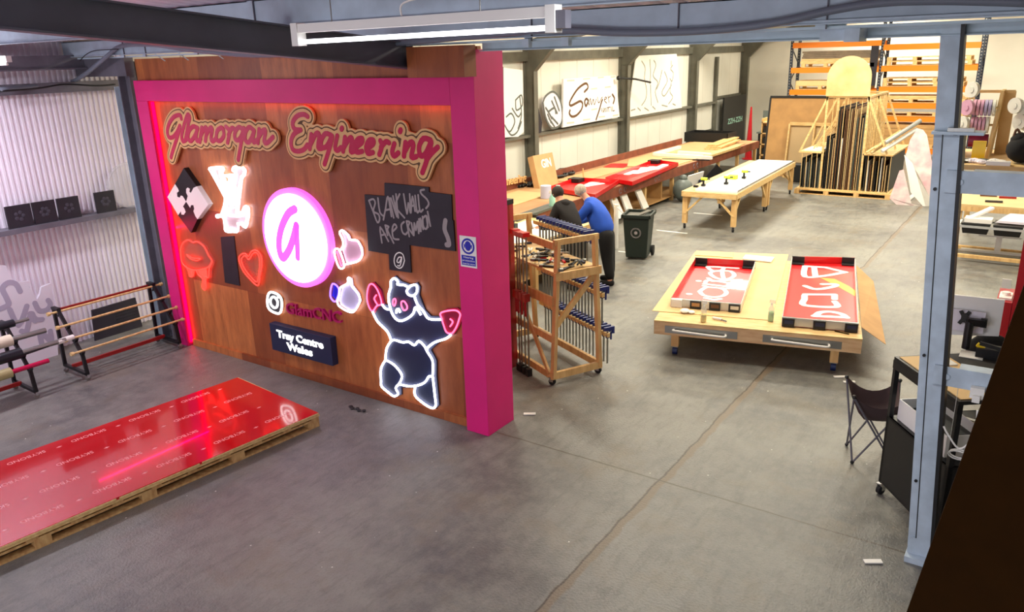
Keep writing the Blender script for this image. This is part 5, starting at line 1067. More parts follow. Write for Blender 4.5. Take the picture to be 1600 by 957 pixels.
# brackets and magnets
def corner(px, z0, z1, w, root, lab='corner_bracket', mat='black'):
    MB().bx(px[0] - w, px[0] + w, px[1] - .05, px[1] + .05, z0, z1).build(lab, mat, root)
def along(p, q, f): return (p[0] + (q[0] - p[0]) * f, p[1] + (q[1] - p[1]) * f)
for root, tr in ((T1, t1), (T2, t2)):
    for f_ in (.10, .90):
        p = along(tr[3], tr[2], f_); X = T_((p[0], p[1], 0), ta_); MB(X).bx(-.10, .10, -.05, -.02, .515, .63).bx(-.10, .10, -.16, -.03, .515, .535).build('corner_bracket', 'black', root)
for tr, n_, labs in ((t1, 4, ('white boxed magnet clamp at the left corner of the smaller tray', 'black and amber magnet clamp, second along the front rim of the smaller tray', 'brown magnet clamp, third along the front rim of the smaller tray', 'black magnet clamp at the right corner of the smaller tray')), (t2, 3, ('black magnet clamp at the left corner of the larger tray', 'black magnet clamp midway along the front rim of the larger tray', 'black magnet clamp at the right end of the larger tray'))):
    for i in range(n_):
        p = along(tr[0], tr[1], .09 + i * (.82 / (n_ - 1))); X = T_((p[0], p[1], .505), ta_)
        r = thing('magnet_clamp', labs[i], 'clamp', (p[0], p[1], .505), ta_)
        MB(X).bx(-.075, .075, -.03, .05, .003, .115).build('body', 'white' if (n_ == 4 and i == 0) else 'black', r)
        MB(X).bx(-.05, .06, -.034, -.03, .04, .09).build('front_plate', ('white', 'mdf', 'brownsh', 'alu')[i] if n_ == 4 else 'navy', r)
for px, mt, h_, lab in (((1098, 503), 'yelliq', .0, 'clear bottle of yellow liquid standing on the front of the low table'), ((1204, 500), 'green', 0, 'clear spray bottle of green liquid standing on the front of the low table')):
    pass
for q, mt, lab in (((-3.602, 9.585), 'yelliq', 'clear bottle of yellow liquid on the front edge of the low table'), ((-2.845, 10.048), 'green', 'clear spray bottle of green liquid on the front edge of the low table')):
    r = thing('spray_bottle', lab, 'bottle', (q[0], q[1], .497)); c_ = (q[0], q[1], .504)
    MB().lathe([(.035, 0), (.037, .01), (.037, .13 if mt == 'green' else .10), (.0351, .131 if mt == 'green' else .101)], c_).build('liquid', mt, r, smooth='x')
    MB().lathe([(.038, .001), (.039, .01), (.039, .17), (.018, .21), (.015, .25)], c_).build('bottle', 'clear', r, smooth='all')
    MB().bx(q[0] - .03, q[0] + .045, q[1] - .012, q[1] + .012, .754, .80).cyl((q[0], q[1], .72), (q[0], q[1], .76), .016).build('spray_head', 'clear', r)
q = (-3.963, 9.818); tag(MB().ball((q[0], q[1], .53), .07, 8, sz=.4).ball((q[0] + .09, q[1] + .02, .52), .05, 8, sz=.4).build('tissue', 'white'), 'crumpled white tissue on the front of the low table', 'tissue')
q = (-3.471, 9.782); r = thing('cutter', 'small white and blue cutter lying on the front of the low table', 'cutter', (q[0], q[1], .5)); MB().bar((q[0] - .07, q[1] - .02, .515), (q[0] + .06, q[1] - .03, .515), .03, .02).build('handle', 'white', r); MB().bar((q[0] + .05, q[1] - .03, .51), (q[0] + .14, q[1] - .06, .51), .015, .01).build('blade', 'navy', r)
q = (-1.93, 10.053); tag(MB().bar((q[0] - .1, q[1], .503), (q[0] + .08, q[1] - .03, .503), .012, .01).build('pencil', 'darkwood'), 'dark thin pencil near the right front corner of the low table', 'pencil')

# ================================================================== PEOPLE
def person(name, label, base, P, Efeet, cl):
    pass
def figure(label, feet, hip, chest, neck, head, look, arms, top, bottom, hair, shoes, fingers=True, hood=False, bald=False):
    root = thing('person', label, 'person', (feet[0][0], feet[0][1], 0))
    V3 = Vector; hip = V3(hip); chest = V3(chest); neck = V3(neck); head = V3(head); look = V3(look).normalized()
    side = look.cross(Z).normalized(); side.z = 0; side.normalize()
    waist = hip.lerp(chest, .45)
    pts = [tuple(hip) + (.11, .10), tuple(waist) + (.11, .10), tuple(chest) + (.165, .13), tuple(neck) + (.06,), tuple(neck.lerp(head, .5)) + (.065,), tuple(head) + (.088,)]
    ed = [(0, 1), (1, 2), (2, 3), (3, 4), (4, 5)]
    cl_t = [list(p) for p in pts[:3]]; hands = []
    shirt = [tuple(hip - Z * .07) + (.225, .205), tuple(waist) + (.225, .20), tuple(chest) + (.225, .18), tuple(neck) + (.09,)]; sed = [(0, 1), (1, 2), (2, 3)]
    trou = []; ted = []
    for s, (el, wr) in zip((1, -1), arms):
        sh = chest.lerp(neck, .45) + side * .17 * s; el = V3(el); wr = V3(wr); n = len(pts)
        pts += [tuple(sh) + (.06,), tuple(el) + (.042,), tuple(wr) + (.028,), tuple(wr + (wr - el).normalized() * .05) + (.036, .018)]; ed += [(2, n), (n, n + 1), (n + 1, n + 2), (n + 2, n + 3)]
        m = len(shirt); shirt += [tuple(sh) + (.105,), tuple(el) + (.075,), tuple(el.lerp(wr, .85)) + (.055,)]; sed += [(2, m), (m, m + 1), (m + 1, m + 2)]
        hands.append((wr, (wr - el).normalized()))
    for s, (kn, ft) in zip((1, -1), feet_legs(feet, hip, side)):
        n = len(pts); hj = hip + side * .09 * s - Z * .06
        pts += [tuple(hj) + (.07,), tuple(kn) + (.055,), tuple(ft + Z * .09) + (.042,), tuple(ft + look_h(look) * .14 + Z * .035) + (.04, .03)]; ed += [(0, n), (n, n + 1), (n + 1, n + 2), (n + 2, n + 3)]
        m = len(trou); trou += [tuple(hip + side * .06 * s + Z * .09) + (.15,), tuple(hip + side * .08 * s - Z * .12) + (.155,), tuple(kn) + (.115,), tuple(ft + Z * .09) + (.088,)]; ted += [(m, m + 1), (m + 1, m + 2), (m + 2, m + 3)]
        MBs = skin('shoe', [tuple(ft + Z * .05 - look_h(look) * .07) + (.06, .055), tuple(ft + Z * .055 + look_h(look) * .06) + (.06, .055), tuple(ft + Z * .045 + look_h(look) * .20) + (.055, .045)], [(0, 1), (1, 2)], shoes, root)
    skin('body', pts, ed, 'skin', root)
    skin('upper_garment', shirt, sed, top, root); skin('trousers', trou, ted, bottom, root)
    # face: nose, eyes, ears, mouth
    up = (head - neck).normalized()
    MB().ball(head + look * .09 - up * .005, .017, 8).build('nose', 'skin', root)
    for s in (1, -1):
        MB().ball(head + look * .08 + side * .034 * s + up * .02, .011, 8).build('eye', 'white', root); MB().ball(head + side * .088 * s, .024, 8, sx=.6).build('ear', 'skin', root)
    MB().ball(head + look * .082 - up * .045, .018, 8, sz=.4).build('mouth', 'redsteel', root)
    MB().ball(head - look * .022 + up * .024, .112, 14).build('hair', hair, root, smooth='all')
    for wr, dr in hands:
        pal_ = wr + dr * .06
        sd = dr.cross(Z).normalized()
        for i, L in enumerate((.065, .075, .07, .055)):
            b0 = pal_ + sd * (.027 - i * .018); b1 = b0 + dr * L * .5 - Z * .004; b2 = b1 + dr * L * .45 - Z * .02
            skin('finger', [tuple(b0) + (.009,), tuple(b1) + (.0085,), tuple(b2) + (.007,)], [(0, 1), (1, 2)], 'skin', root, 1)
        b0 = wr + dr * .025 + sd * .03; skin('thumb', [tuple(b0) + (.011,), tuple(b0 + sd * .03 + dr * .03) + (.009,), tuple(b0 + sd * .035 + dr * .055 - Z * .008) + (.008,)], [(0, 1), (1, 2)], 'skin', root, 1)
    return root, side, up
def look_h(l): v = Vector((l.x, l.y, 0)); return v.normalized()
def feet_legs(feet, hip, side):
    r = []
    for f_ in feet:
        ft = Vector((f_[0], f_[1], 0)); kn = Vector(f_[2]) if len(f_) > 2 else (ft + hip) / 2; r.append((kn, ft))
    return r
r1, sd1, up1 = figure('grey-haired person in a blue sweatshirt and black trousers leaning over the work table', 
    [(-6.42, 12.30, (-6.42, 12.24, .48)), (-6.26, 12.00, (-6.36, 12.05, .47))], (-6.42, 12.13, .92), (-6.72, 12.22, 1.32), (-6.90, 12.26, 1.49), (-7.02, 12.24, 1.60), (-.8, -.35, -.5),
    [((-6.98, 12.50, 1.06), (-7.28, 12.42, .955)), ((-7.0, 11.98, 1.05), (-7.30, 12.06, .955))], 'blueshirt', 'blackcl', 'hairg', 'blackcl')
r2, sd2, up2 = figure('dark-haired person in a black hooded top holding a phone over the work table',
    [(-6.72, 11.72, (-6.70, 11.7, .47)), (-6.66, 11.40, (-6.7, 11.42, .47))], (-6.74, 11.56, .92), (-6.96, 11.64, 1.34), (-7.08, 11.68, 1.50), (-7.18, 11.72, 1.63), (-.85, .25, -.5),
    [((-7.12, 11.92, 1.10), (-7.38, 11.80, 1.02)), ((-7.15, 11.40, 1.10), (-7.42, 11.42, 1.06))], 'hoodie', 'blackcl', 'hairb', 'blackcl')
skin('hood', [(-7.04, 11.53, 1.48, .09), (-6.98, 11.66, 1.45, .11), (-7.04, 11.80, 1.48, .09)], [(0, 1), (1, 2)], 'hoodie', r2)
t = thing('phone', 'small grey phone held by the person in the black hooded top', 'phone', (-7.5, 11.42, 1.03)); MB().bar((-7.50, 11.38, 1.03), (-7.56, 11.38, 1.16), .07, .01).build('phone_body', 'steel', t)

# ================================================================== FAR ZONE
# ---- pallet racking
RY = 31.0
t = thing('pallet_racking', 'tall orange and dark blue pallet racking of two bays against the far wall', 'racking', (-5.6, RY, 0))
UX = (-8.75, -5.65, -2.62); TOPZ = (4.32, 4.75, 4.75)
for x, zt in zip(UX, TOPZ):
    for y in (RY, RY + 1.0):
        mb = MB().bx(x - .05, x + .05, y - .04, y + .04, 0, zt)
        z = .1
        while z < zt - .05: mb.bx(x - .018, x + .018, y - .043, y - .041, z, z + .04, 1); z += .1
        mb.build('upright', ['rackblue', 'steel'], t)
    z = .3; k = 0
    while z < zt - .6:
        a, b = (RY, RY + 1.0) if k % 2 == 0 else (RY + 1.0, RY); MB().bar((x, a, z), (x, b, z + .6), .03, .03).build('brace', 'rackblue', t); z += .6; k += 1
LEV = ((.43, 1.5, 2.42, 3.2, 4.08), (.43, 1.52, 1.97, 2.52, 3.22, 3.93))
for (xa, xb), zs in (((UX[0], UX[1]), LEV[0]), ((UX[1], UX[2]), LEV[1])):
    for z in zs:
        for y in (RY - .06, RY + 1.06): MB().bx(xa + .04, xb - .04, y - .025, y + .025, z - .19, z).build('beam', 'orange', t)
def rpallet(x0, x1, z, label, n=4, mat='pine'):
    r = thing('pallet', label, 'pallet', (x1, RY + 1.0, z))
    X = Matrix.Translation((x1, RY + 1.0, z + .002)); w = x1 - x0
    MB(X).bx(-w, 0, -1.1, 0, .12, .14).build('top_deck', mat, r)
    MB(X).bx(-w, 0, -1.1, -1.0, .0, .02).bx(-w, 0, -.1, 0, 0, .02).bx(-w, 0, -.6, -.5, 0, .02).build('bottom_board', mat, r)
    for i in range(n):
        x = -w + i * (w - .13) / (n - 1); MB(X).bx(x, x + .13, -1.1, -.98, .02, .12).build('block', mat, r); MB(X).bx(x, x + .13, -.12, 0, .02, .12).build('block', mat, r)
    return r
def load(x0, x1, z, h, mat, label, name='board_stack', cat='boards', n=1):
    mb = MB()
    for i in range(n): mb.bx(x0 + .02 * (i % 3), x1 - .03 * ((i * 2) % 3), RY - .08 + .01 * (i % 2), RY + .95, z + h * i / n + .001, z + h * (i + 1) / n - .004)
    return tag(mb.build(name, mat), label, cat)
PA = ((-8.35, -5.85, 3.2, 'pallet on the fourth beam level of the left racking bay, under grey-brown sheets'), (-8.5, -5.95, 2.42, 'pallet on the third beam level of the left racking bay, under a thick pale board'), (-8.4, -5.9, 1.5, 'pallet on the second beam level of the left racking bay'), (-5.45, -2.85, 3.22, 'lower of two pallets on the fifth level of the right racking bay'), (-5.45, -2.9, 3.365, 'upper of two pallets on the fifth level of the right racking bay'),
      (-5.5, -3.0, 2.52, 'lower of two pallets on the fourth level of the right racking bay'), (-5.5, -3.05, 2.665, 'upper of two pallets on the fourth level of the right racking bay'), (-5.4, -2.9, 1.97, 'pallet on the third beam level of the right racking bay'), (-5.4, -2.9, 1.52, 'pallet on the second beam level of the right racking bay'), (-5.4, -2.9, .43, 'pallet on the lowest beam level of the right racking bay'))
for a in PA: rpallet(*a)
load(-8.4, -5.85, 3.345, .16, 'pine2', 'pale timber lengths stacked on the left racking bay', n=3)
load(-8.35, -5.75, 3.51, .26, 'greybrown', 'grey-brown sheets lying on the pale timber high in the left racking bay', n=4)
load(-8.5, -5.95, 2.565, .17, 'mdfpale', 'thick pale board on the third level of the left racking bay')
load(-5.4, -2.85, .575, .66, 'mdf', 'tall stack of tan boards low in the right racking bay', n=5)
load(-5.4, -3.0, 2.115, .10, 'pine2', 'thin pale boards on the third level of the right racking bay', n=2)
load(-5.4, -3.0, 1.665, .12, 'alu', 'grey sheets on the second level of the right racking bay', n=3)
load(-8.4, -6.0, 1.645, .2, 'mdf', 'tan boards on the second level of the left racking bay', n=2)
tag(MB().bx(-6.0, -5.75, RY - .1, RY - .06, 2.55, 3.9).build('dark_drape', 'chalk'), 'dark cloth hanging at the middle upright of the racking', 'cloth')
# ---- big boards leaning behind the vertical rack
def lean_board(name, label, x0, x1, z1, y, th, mat, edge=None, parent=None):
    t = thing(name, label, 'board', ((x0 + x1) / 2, y, 0))
    MB().hexa([(x0, y, 0), (x1, y, 0), (x1, y + th, 0), (x0, y + th, 0), (x0, y + .35, z1), (x1, y + .35, z1), (x1, y + .35 + th, z1), (x0, y + .35 + th, z1)]).build('panel', mat, t)
    if edge: MB().bar((x0 - .04, y + .36, z1 + .03), (x1, y + .36, z1 + .03), .08, .07).bar((x0 - .03, y + .02, 0), (x0 - .03, y + .37, z1), .05, .08).build('edging', edge, t)
    return t
lean_board('board', 'large upright tan board with dark edging behind the vertical sheet rack', -7.85, -5.0, 2.42, 25.6, .02, 'mdf', 'black')
t = thing('shallow_frame', 'open pale wooden frame leaning on the large tan board', 'frame', (-6.5, 25.3, 0))
x0, x1, z1 = -7.12, -5.6, 1.66
MB().hexa([(x0, 25.42, 0), (x1, 25.42, 0), (x1, 25.43, 0), (x0, 25.43, 0), (x0, 25.69, z1), (x1, 25.69, z1), (x1, 25.70, z1), (x0, 25.70, z1)]).build('back_panel', 'tansh', t)
for a, b in (((x0, 25.36, 0), (x0, 25.62, z1)), ((x1, 25.36, 0), (x1, 25.62, z1)), (((x0 + x1) / 2, 25.36, 0), ((x0 + x1) / 2, 25.62, z1)), ((x0, 25.62, z1), (x1, 25.62, z1)), ((x0, 25.36, .03), (x1, 25.36, .03))): MB().bar(a, b, .05, .10).build('frame_bar', 'pine2', t)
t = thing('shelf_ladder', 'slim pale shelf unit with dark contents left of the large tan board', 'shelves', (-8.2, 26.2, 0))
for x in (-8.2, -7.98): MB().bx(x, x + .04, 26.2, 26.7, 0, 1.75).build('side_panel', 'pine2', t)
for z in (.2, .55, .9, 1.25, 1.6): MB().bx(-8.2, -7.94, 26.2, 26.7, z, z + .04).build('shelf', 'pine2', t)
for i, z in enumerate((.24, .59, .94, 1.29)): tag(MB().bx(-8.14, -8.0, 26.25, 26.6, z, z + .2).build('dark_bin', 'black'), ['dark bin on the lowest shelf of the slim pale unit', 'dark bin on the second shelf of the slim pale unit', 'dark bin on the third shelf of the slim pale unit', 'dark bin on the fourth shelf of the slim pale unit'][i], 'bin', 'bins in the slim shelf unit')
# ---- vertical sheet rack
HY = 22.75
t = thing('sheet_rack', 'tall timber rack holding upright sheets with slanting side poles, on a pallet base', 'rack', (-4.8, HY, 0))
D = 2.5
for y in (HY, HY + D * .5, HY + D):
    for x in (-5.38, -4.34): MB().bx(x - .025, x + .025, y - .02, y + .02, .16, 2.66).build('upright', 'pine2', t)
    for x, xo in ((-5.38, -5.98), (-4.34, -3.52)):
        MB().bar((x, y, 2.62), (xo if x < -5 else -3.76, y, 1.2), .05, .04, up=(0, 1, 0)).build('slanting_pole', 'pine2', t)
    MB().bx(-5.4, -4.3, y - .02, y + .02, 2.62, 2.67).build('top_rail', 'pine2', t)
for x in (-5.38, -4.34): MB().bx(x - .03, x + .03, HY, HY + D, 2.62, 2.67).build('top_rail', 'pine2', t)
MB().bx(-6.02, -5.38, HY - .02, HY + D, 1.14, 1.18).build('side_shelf', 'pine2', t); MB().bx(-4.34, -3.6, HY - .02, HY + D, 1.14, 1.18).build('side_shelf', 'pine2', t)
MB().bx(-6.02, -3.6, HY - .02, HY + D, .135, .16).build('base_board', 'pine2', t)
for i in range(11):
    y = HY + .12 + i * .225
    MB().bar((-4.33, y, 1.18), (-4.33, y, 2.62), .03, .03).build('side_slat', 'pine2', t)
for i in range(8): MB().cyl((-5.36 + .145 * i, HY, .16), (-5.36 + .145 * i, HY, 2.64), .009, n=6).build('front_dowel', 'pine2', t)
for x in [-5.92, -5.80, -5.66, -5.52] + [-4.2, -4.06, -3.92, -3.78, -3.64]: MB().cyl((x, HY, .16), (x, HY, 1.14), .009, n=6).build('front_dowel', 'pine2', t)
for i in range(4): MB().bar((-5.33, HY + .3 + .3 * i, 1.85), (-5.72, HY + .3 + .3 * i, 1.2), .03, .03).build('side_slat', 'pine2', t)
r = thing('pallet', 'wide pallet under the vertical sheet rack', 'pallet', (-4.8, HY, 0))
MB().bx(-6.05, -3.55, HY - .05, HY + D, .11, .134).build('top_deck', 'pine', r); MB().bx(-6.05, -3.55, HY - .05, HY + .05, 0, .02).build('bottom_board', 'pine', r)
for i in range(4): x = -6.05 + i * .79; MB().bx(x, x + .13, HY - .05, HY + .07, .02, .11).build('block', 'pine', r)
sheets = [('dkgrey', 'dark grey sheet standing edge-on in the tall middle bay'), ('brownsh', 'brown sheet standing edge-on in the tall middle bay'), ('tansh', 'tan sheet standing edge-on in the tall middle bay'), ('gnsh', 'grey-green sheet standing edge-on in the tall middle bay'), ('white', 'white sheet standing edge-on in the tall middle bay'), ('black', 'black sheet standing edge-on in the tall middle bay')]
seq = [0, 5, 3, 0, 2, 1, 0, 1, 5, 4, 1, 1, 5, 2, 1, 1, 2, 3, 1, 5, 2, 3]
for i, k in enumerate(seq):
    x = -5.345 + i * .0435; h = (1.6 if i < 5 else (2.38 if i < 17 else 2.2)) - .05 * (i % 3)
    if k == 4: h = 1.55
    tag(MB().hexa([(x, HY + .1, .162), (x + .02, HY + .1, .162), (x + .02, HY + D - .1, .162), (x, HY + D - .1, .162), (x + .018, HY + .1, h), (x + .038, HY + .1, h), (x + .038, HY + D - .1, h), (x + .018, HY + D - .1, h)]).build('upright_sheet', sheets[k][0]), sheets[k][1] + ' of the rack', 'sheet', sheets[k][0] + ' sheets in the middle bay'.replace('dkgrey', 'dark'))
for i in range(8):
    x = -5.95 + i * .068; m_ = ('gnsh', 'dkgrey', 'alu', 'gnsh')[i % 4]
    tag(MB().bx(x, x + .02, HY + .1, HY + D - .2, .162, .98 - .06 * (i % 3)).build('upright_sheet', m_), {'gnsh': 'grey-green', 'dkgrey': 'dark grey', 'alu': 'silvery'}[m_] + ' sheet standing edge-on in the low left bay of the rack', 'sheet', {'gnsh': 'grey-green', 'dkgrey': 'dark grey', 'alu': 'silvery'}[m_] + ' sheets in the low left bay')
for i in range(10):
    x = -4.28 + i * .066; m_ = ('dkgrey', 'white', 'brownsh', 'tansh', 'black')[i % 5]; nm_ = {'dkgrey': 'dark grey', 'white': 'white', 'brownsh': 'brown', 'tansh': 'tan', 'black': 'black'}[m_]
    tag(MB().bx(x, x + .022, HY + .1, HY + D - .2, .162, 1.08 - .1 * (i % 3)).build('upright_sheet', m_), nm_ + ' sheet standing edge-on in the low right bay of the rack', 'sheet', nm_ + ' sheets in the low right bay')
tag(MB().bx(-5.9, -5.42, HY + .1, HY + .9, 1.182, 1.22).build('white_offcut', 'white'), 'white offcuts lying on the left shelf of the vertical rack', 'offcut')
# arch-topped board standing on top
pts = [(-5.42, 0), (-4.32, 0)] + [(-4.87 + .55 * math.cos(a * math.pi / 24), .47 + .55 * math.sin(a * math.pi / 24)) for a in range(25)]
tag(MB().prism(pts, (0, HY - .05, 2.672), (1, 0, 0), (0, 0, 1), (0, -1, 0), 0, .03).build('arched_board', 'ply'), 'round-topped pale plywood board standing on top of the vertical sheet rack', 'board')
# poles and tubes at right on top of side shelf
for i, (a, b, r_) in enumerate((((-3.80, 22.62, 1.50), (-3.15, 23.4, 2.02), .055), ((-3.86, 22.60, 1.28), (-3.21, 23.38, 1.80), .05), ((-4.25, 22.62, 1.22), (-3.60, 23.40, 1.74), .03), ((-4.12, 22.62, 1.22), (-3.47, 23.40, 1.74), .03), ((-4.05, 22.62, 1.34), (-3.40, 23.40, 1.86), .03))):
    tag(MB().cyl(a, b, r_, n=12).build('tube', ['alu', 'white', 'pine2', 'tansh', 'pine2'][i], smooth='x'), ['fat silvery tube resting on the right shelf of the rack', 'white-ended tube below the fat silvery tube', 'lowest wooden pole on the right shelf of the rack', 'tan tube among the poles on the right shelf of the rack', 'topmost wooden pole on the right shelf of the rack'][i], 'tube')
# leaning stained sheets
ls = [[(-3.266, 1.218), (-3.213, 1.61), (-3.084, 1.895), (-2.952, 1.864), (-2.841, 1.728), (-2.605, 0.966), (-2.267, -0.231), (-2.324, -0.676), (-2.45, -0.174), (-2.92, 0.77)], [(-3.325, 0.855), (-3.23, 0.896), (-2.921, -0.067), (-2.611, -1.156), (-2.651, -1.236), (-2.862, -1.147), (-3.059, -0.903), (-3.285, -0.397), (-3.464, 0.149)], [(-3.271, 1.253), (-3.051, 1.049), (-2.92, 0.77), (-2.611, -0.188), (-2.386, -0.701), (-2.531, -1.128), (-2.671, -0.787), (-3.0, 0.33)]]
for i, L in enumerate(ls):
    y0 = 22.35 - i * .1 if i != 1 else 22.1
    t = thing('stained_sheet', ['tall pink-stained white sheet leaning at the right of the rack, rearmost', 'curved pink-stained white sheet nearest the floor at the right of the rack', 'narrow pale stained strip sheet leaning between the two wider ones'][i], 'sheet', (L[0][0], y0, 0))
    MB().prism([(a, max(b, .003)) for a, b in L], (0, y0 + .0, 0), (1, 0, 0), (0, .12, 1), (0, -1, 0), 0, .02).build('sheet', ['pinksheet', 'pinksheet', 'white'][i], t)
tag(MB().prism([(-3.069, 22.589), (-3.017, 23.892), (-3.14, 24.29), (-3.188, 23.051)], (0, 0, .002), (1, 0, 0), (0, 1, 0), (0, 0, 1), 0, .03).build('white_offcut', 'white'), 'white offcut lying on the floor below the stained sheets', 'offcut')
# ---- far corner: dark roller board, hose reel, cone, bench grinder
t = thing('dark_door_board', 'tall black board with pale green figures standing near the far corner', 'board', (-11.7, 32.9, 0))
db = [(30.869, 2.181), (33.155, 2.154), (33.426, 0.583), (31.075, 0.724)]
y0, y1 = 31.9, 34.6
MB().bx(-11.62, -11.56, y0, y1, .0, 2.05).build('board', 'black', t)
MB().text('ZZH-ZZH', (-11.56, y0 + .55, .95), (0, 1, 0), (0, 0, 1), (1, 0, 0), w=1.75, h=.22, d=.004, bold=.01).build('lettering', 'mint', t)
tag(MB().cyl((-9.55, 29.2, 0), (-9.55, 29.2, .04), .22, n=16).cyl((-9.55, 29.2, .04), (-9.55, 29.2, 1.9), .13, .03, n=16).build('red_cone', 'redcab', smooth='x'), 'tall dark red cone beyond the black box at the far end', 'cone')
t = thing('machine_bench', 'small dark bench with a grey machine near the far wall', 'bench', (-8.9, 29.5, 0))
MB().bx(-9.3, -8.3, 29.2, 30.0, .95, 1.0).build('worktop', 'gnsh', t)
for x in (-9.25, -8.4): MB().bx(x, x + .06, 29.25, 29.95, 0, .95).build('leg', 'blackm', t)
MB().bx(-9.2, -8.5, 29.5, 29.55, 1.002, 1.75).build('guard_panel', 'gnsh', t)
MB().cyl((-8.9, 29.35, 1.12), (-8.6, 29.35, 1.12), .10).bx(-8.85, -8.65, 29.28, 29.42, 1.001, 1.1).build('machine', 'blackm', t)
t = thing('wheeled_stand', 'low pale timber stand at the far end of the long bench', 'stand', (-8.0, 27.5, 0))
MB().bx(-8.4, -7.6, 27.4, 28.2, .40, .45).build('top', 'pine', t); MB().bx(-8.4, -7.6, 27.4, 28.2, .10, .14).build('shelf', 'pine', t)
for x, y in ((-8.38, 27.42), (-7.66, 27.42), (-8.38, 28.1), (-7.66, 28.1)): MB().bx(x, x + .06, y, y + .06, 0, .4).build('leg', 'pine', t)
tag(MB().bx(-6.75, -6.35, 24.6, 25.0, 0, .55).build('black_bin', 'black', bevel=.03), 'black bin on the floor behind the far end of the white-topped table', 'bin')
# ---- things on the far side-wall rail
def onwall(name, label, L, x, th, mat, cat='sign'):
    t = thing(name, label, cat, (x, L[0][0], min(p[1] for p in L)))
    MB().prism(L, (x, 0, 0), (0, 1, 0), (0, 0, 1), (1, 0, 0), 0, th).build('panel', mat, t); return t
SG = [(19.354, 3.293), (22.469, 3.275), (22.763, 2.011), (19.297, 1.983)]
t = onwall('routed_sign', 'white printed panel routed with a large dark script word on the far wall rail', [(a, max(b, 1.935)) for a, b in SG], -11.68, .06, 'whitesheet')
def wstrokes(root, L, r, x, mat='signbrown', nm='routed_letters', n=8):
    mb = MB()
    for s_ in L: mb.ribbon(cat_(s_, 4) if len(s_) > 2 else s_, r, (x, 0, 0), (0, 1, 0), (0, 0, 1), (1, 0, 0), 0, .003, n=n)
    mb.build(nm, mat, root)
S1 = [[(20.522, 2.891), (20.72, 2.984), (20.688, 3.089), (20.53, 3.115), (20.144, 2.994), (19.821, 2.782), (19.67, 2.627), (19.744, 2.552), (20.027, 2.6), (20.277, 2.64), (20.412, 2.56), (20.334, 2.396), (20.063, 2.262), (19.797, 2.245), (19.656, 2.343), (19.694, 2.423)], [(20.748, 2.633), (20.629, 2.688), (20.53, 2.609), (20.609, 2.481), (20.736, 2.596)], [(21.613, 2.599), (21.55, 2.525), (21.427, 2.318), (21.229, 2.049)], [(22.259, 2.715), (22.395, 2.592), (22.323, 2.452)]]
wstrokes(t, S1, .035, -11.62)
S2 = [[(20.736, 2.634), (20.789, 2.497), (20.869, 2.683), (20.938, 2.497), (21.051, 2.653), (21.114, 2.485), (21.236, 2.642)], [(21.318, 2.695), (21.34, 2.558), (21.424, 2.533), (21.549, 2.642), (21.612, 2.678)], [(21.762, 2.59), (21.89, 2.632), (21.803, 2.666), (21.741, 2.572), (21.893, 2.483)], [(21.975, 2.686), (22.044, 2.494)], [(22.02, 2.634), (22.128, 2.677)], [(21.553, 2.349), (21.618, 2.236)], [(21.68, 2.35), (21.703, 2.229), (21.787, 2.342), (21.832, 2.23)], [(21.895, 2.345), (21.919, 2.233)], [(22.004, 2.347), (22.028, 2.226)], [(21.939, 2.342), (22.113, 2.35)], [(22.179, 2.345), (22.204, 2.223)], [(22.267, 2.349), (22.292, 2.226), (22.404, 2.229)]]
wstrokes(t, S2, .014, -11.62)
rows = MB()
for s_ in [[(19.557, 3.24), (19.937, 3.233)], [(20.453, 3.244), (20.846, 3.247)], [(21.341, 3.25), (21.675, 3.25)], [(22.16, 3.237), (22.423, 3.237)], [(20.928, 2.946), (21.274, 2.947)], [(21.777, 2.951), (22.122, 2.954)], [(19.534, 2.084), (19.909, 2.072)], [(20.451, 2.093), (20.851, 2.089)], [(21.408, 2.104), (21.77, 2.095)], [(22.318, 2.073), (22.679, 2.076)], [(20.951, 2.352), (21.28, 2.358)]]: rows.ribbon(s_, .022, (-11.62, 0, 0), (0, 1, 0), (0, 0, 1), (1, 0, 0), 0, .0015, n=6)
rows.build('film_print', pm('film_grey', C(196, 190, 176), .6), t)
OV = [[(18.325, 2.728), (18.43, 2.861), (18.636, 2.954), (18.858, 2.977), (19.087, 2.858), (19.275, 2.595), (19.313, 2.229), (19.179, 2.057), (18.892, 2.002), (18.683, 2.064), (18.448, 2.333)], [(18.455, 2.579), (18.622, 2.426), (18.757, 2.273)], [(18.624, 2.479), (18.904, 2.548), (18.971, 2.4)], [(18.769, 2.735), (19.042, 2.395)], [(18.91, 2.833), (19.151, 2.459)], [(18.619, 2.284), (18.893, 2.045)], [(18.758, 2.309), (19.072, 2.102)], [(18.553, 2.396), (18.72, 2.168)], [(18.087, 2.605), (18.216, 2.456), (18.276, 2.241), (18.169, 2.038)], [(18.076, 2.675), (18.136, 2.462), (18.073, 2.188)]]
t = onwall('oval_sign', 'oval white board routed with dark slanting letters on the far wall rail', [(a, max(b, 1.935)) for a, b in cat_(OV[0], 3, True)], -11.7, .05, 'foam')
wstrokes(t, [OV[0] + [OV[0][0]]] + OV[1:8], .03, -11.65, 'gnsh')
t = onwall('curved_offcut', 'dark curved offcut between the far column and the oval board', [(OV[8][0][0] - .1, 1.935), (OV[8][0][0] + .2, 1.935), (OV[8][2][0] + .05, 2.2), (OV[8][0][0], 2.75), (OV[8][0][0] - .1, 2.7)], -11.72, .03, 'chalk', 'offcut')
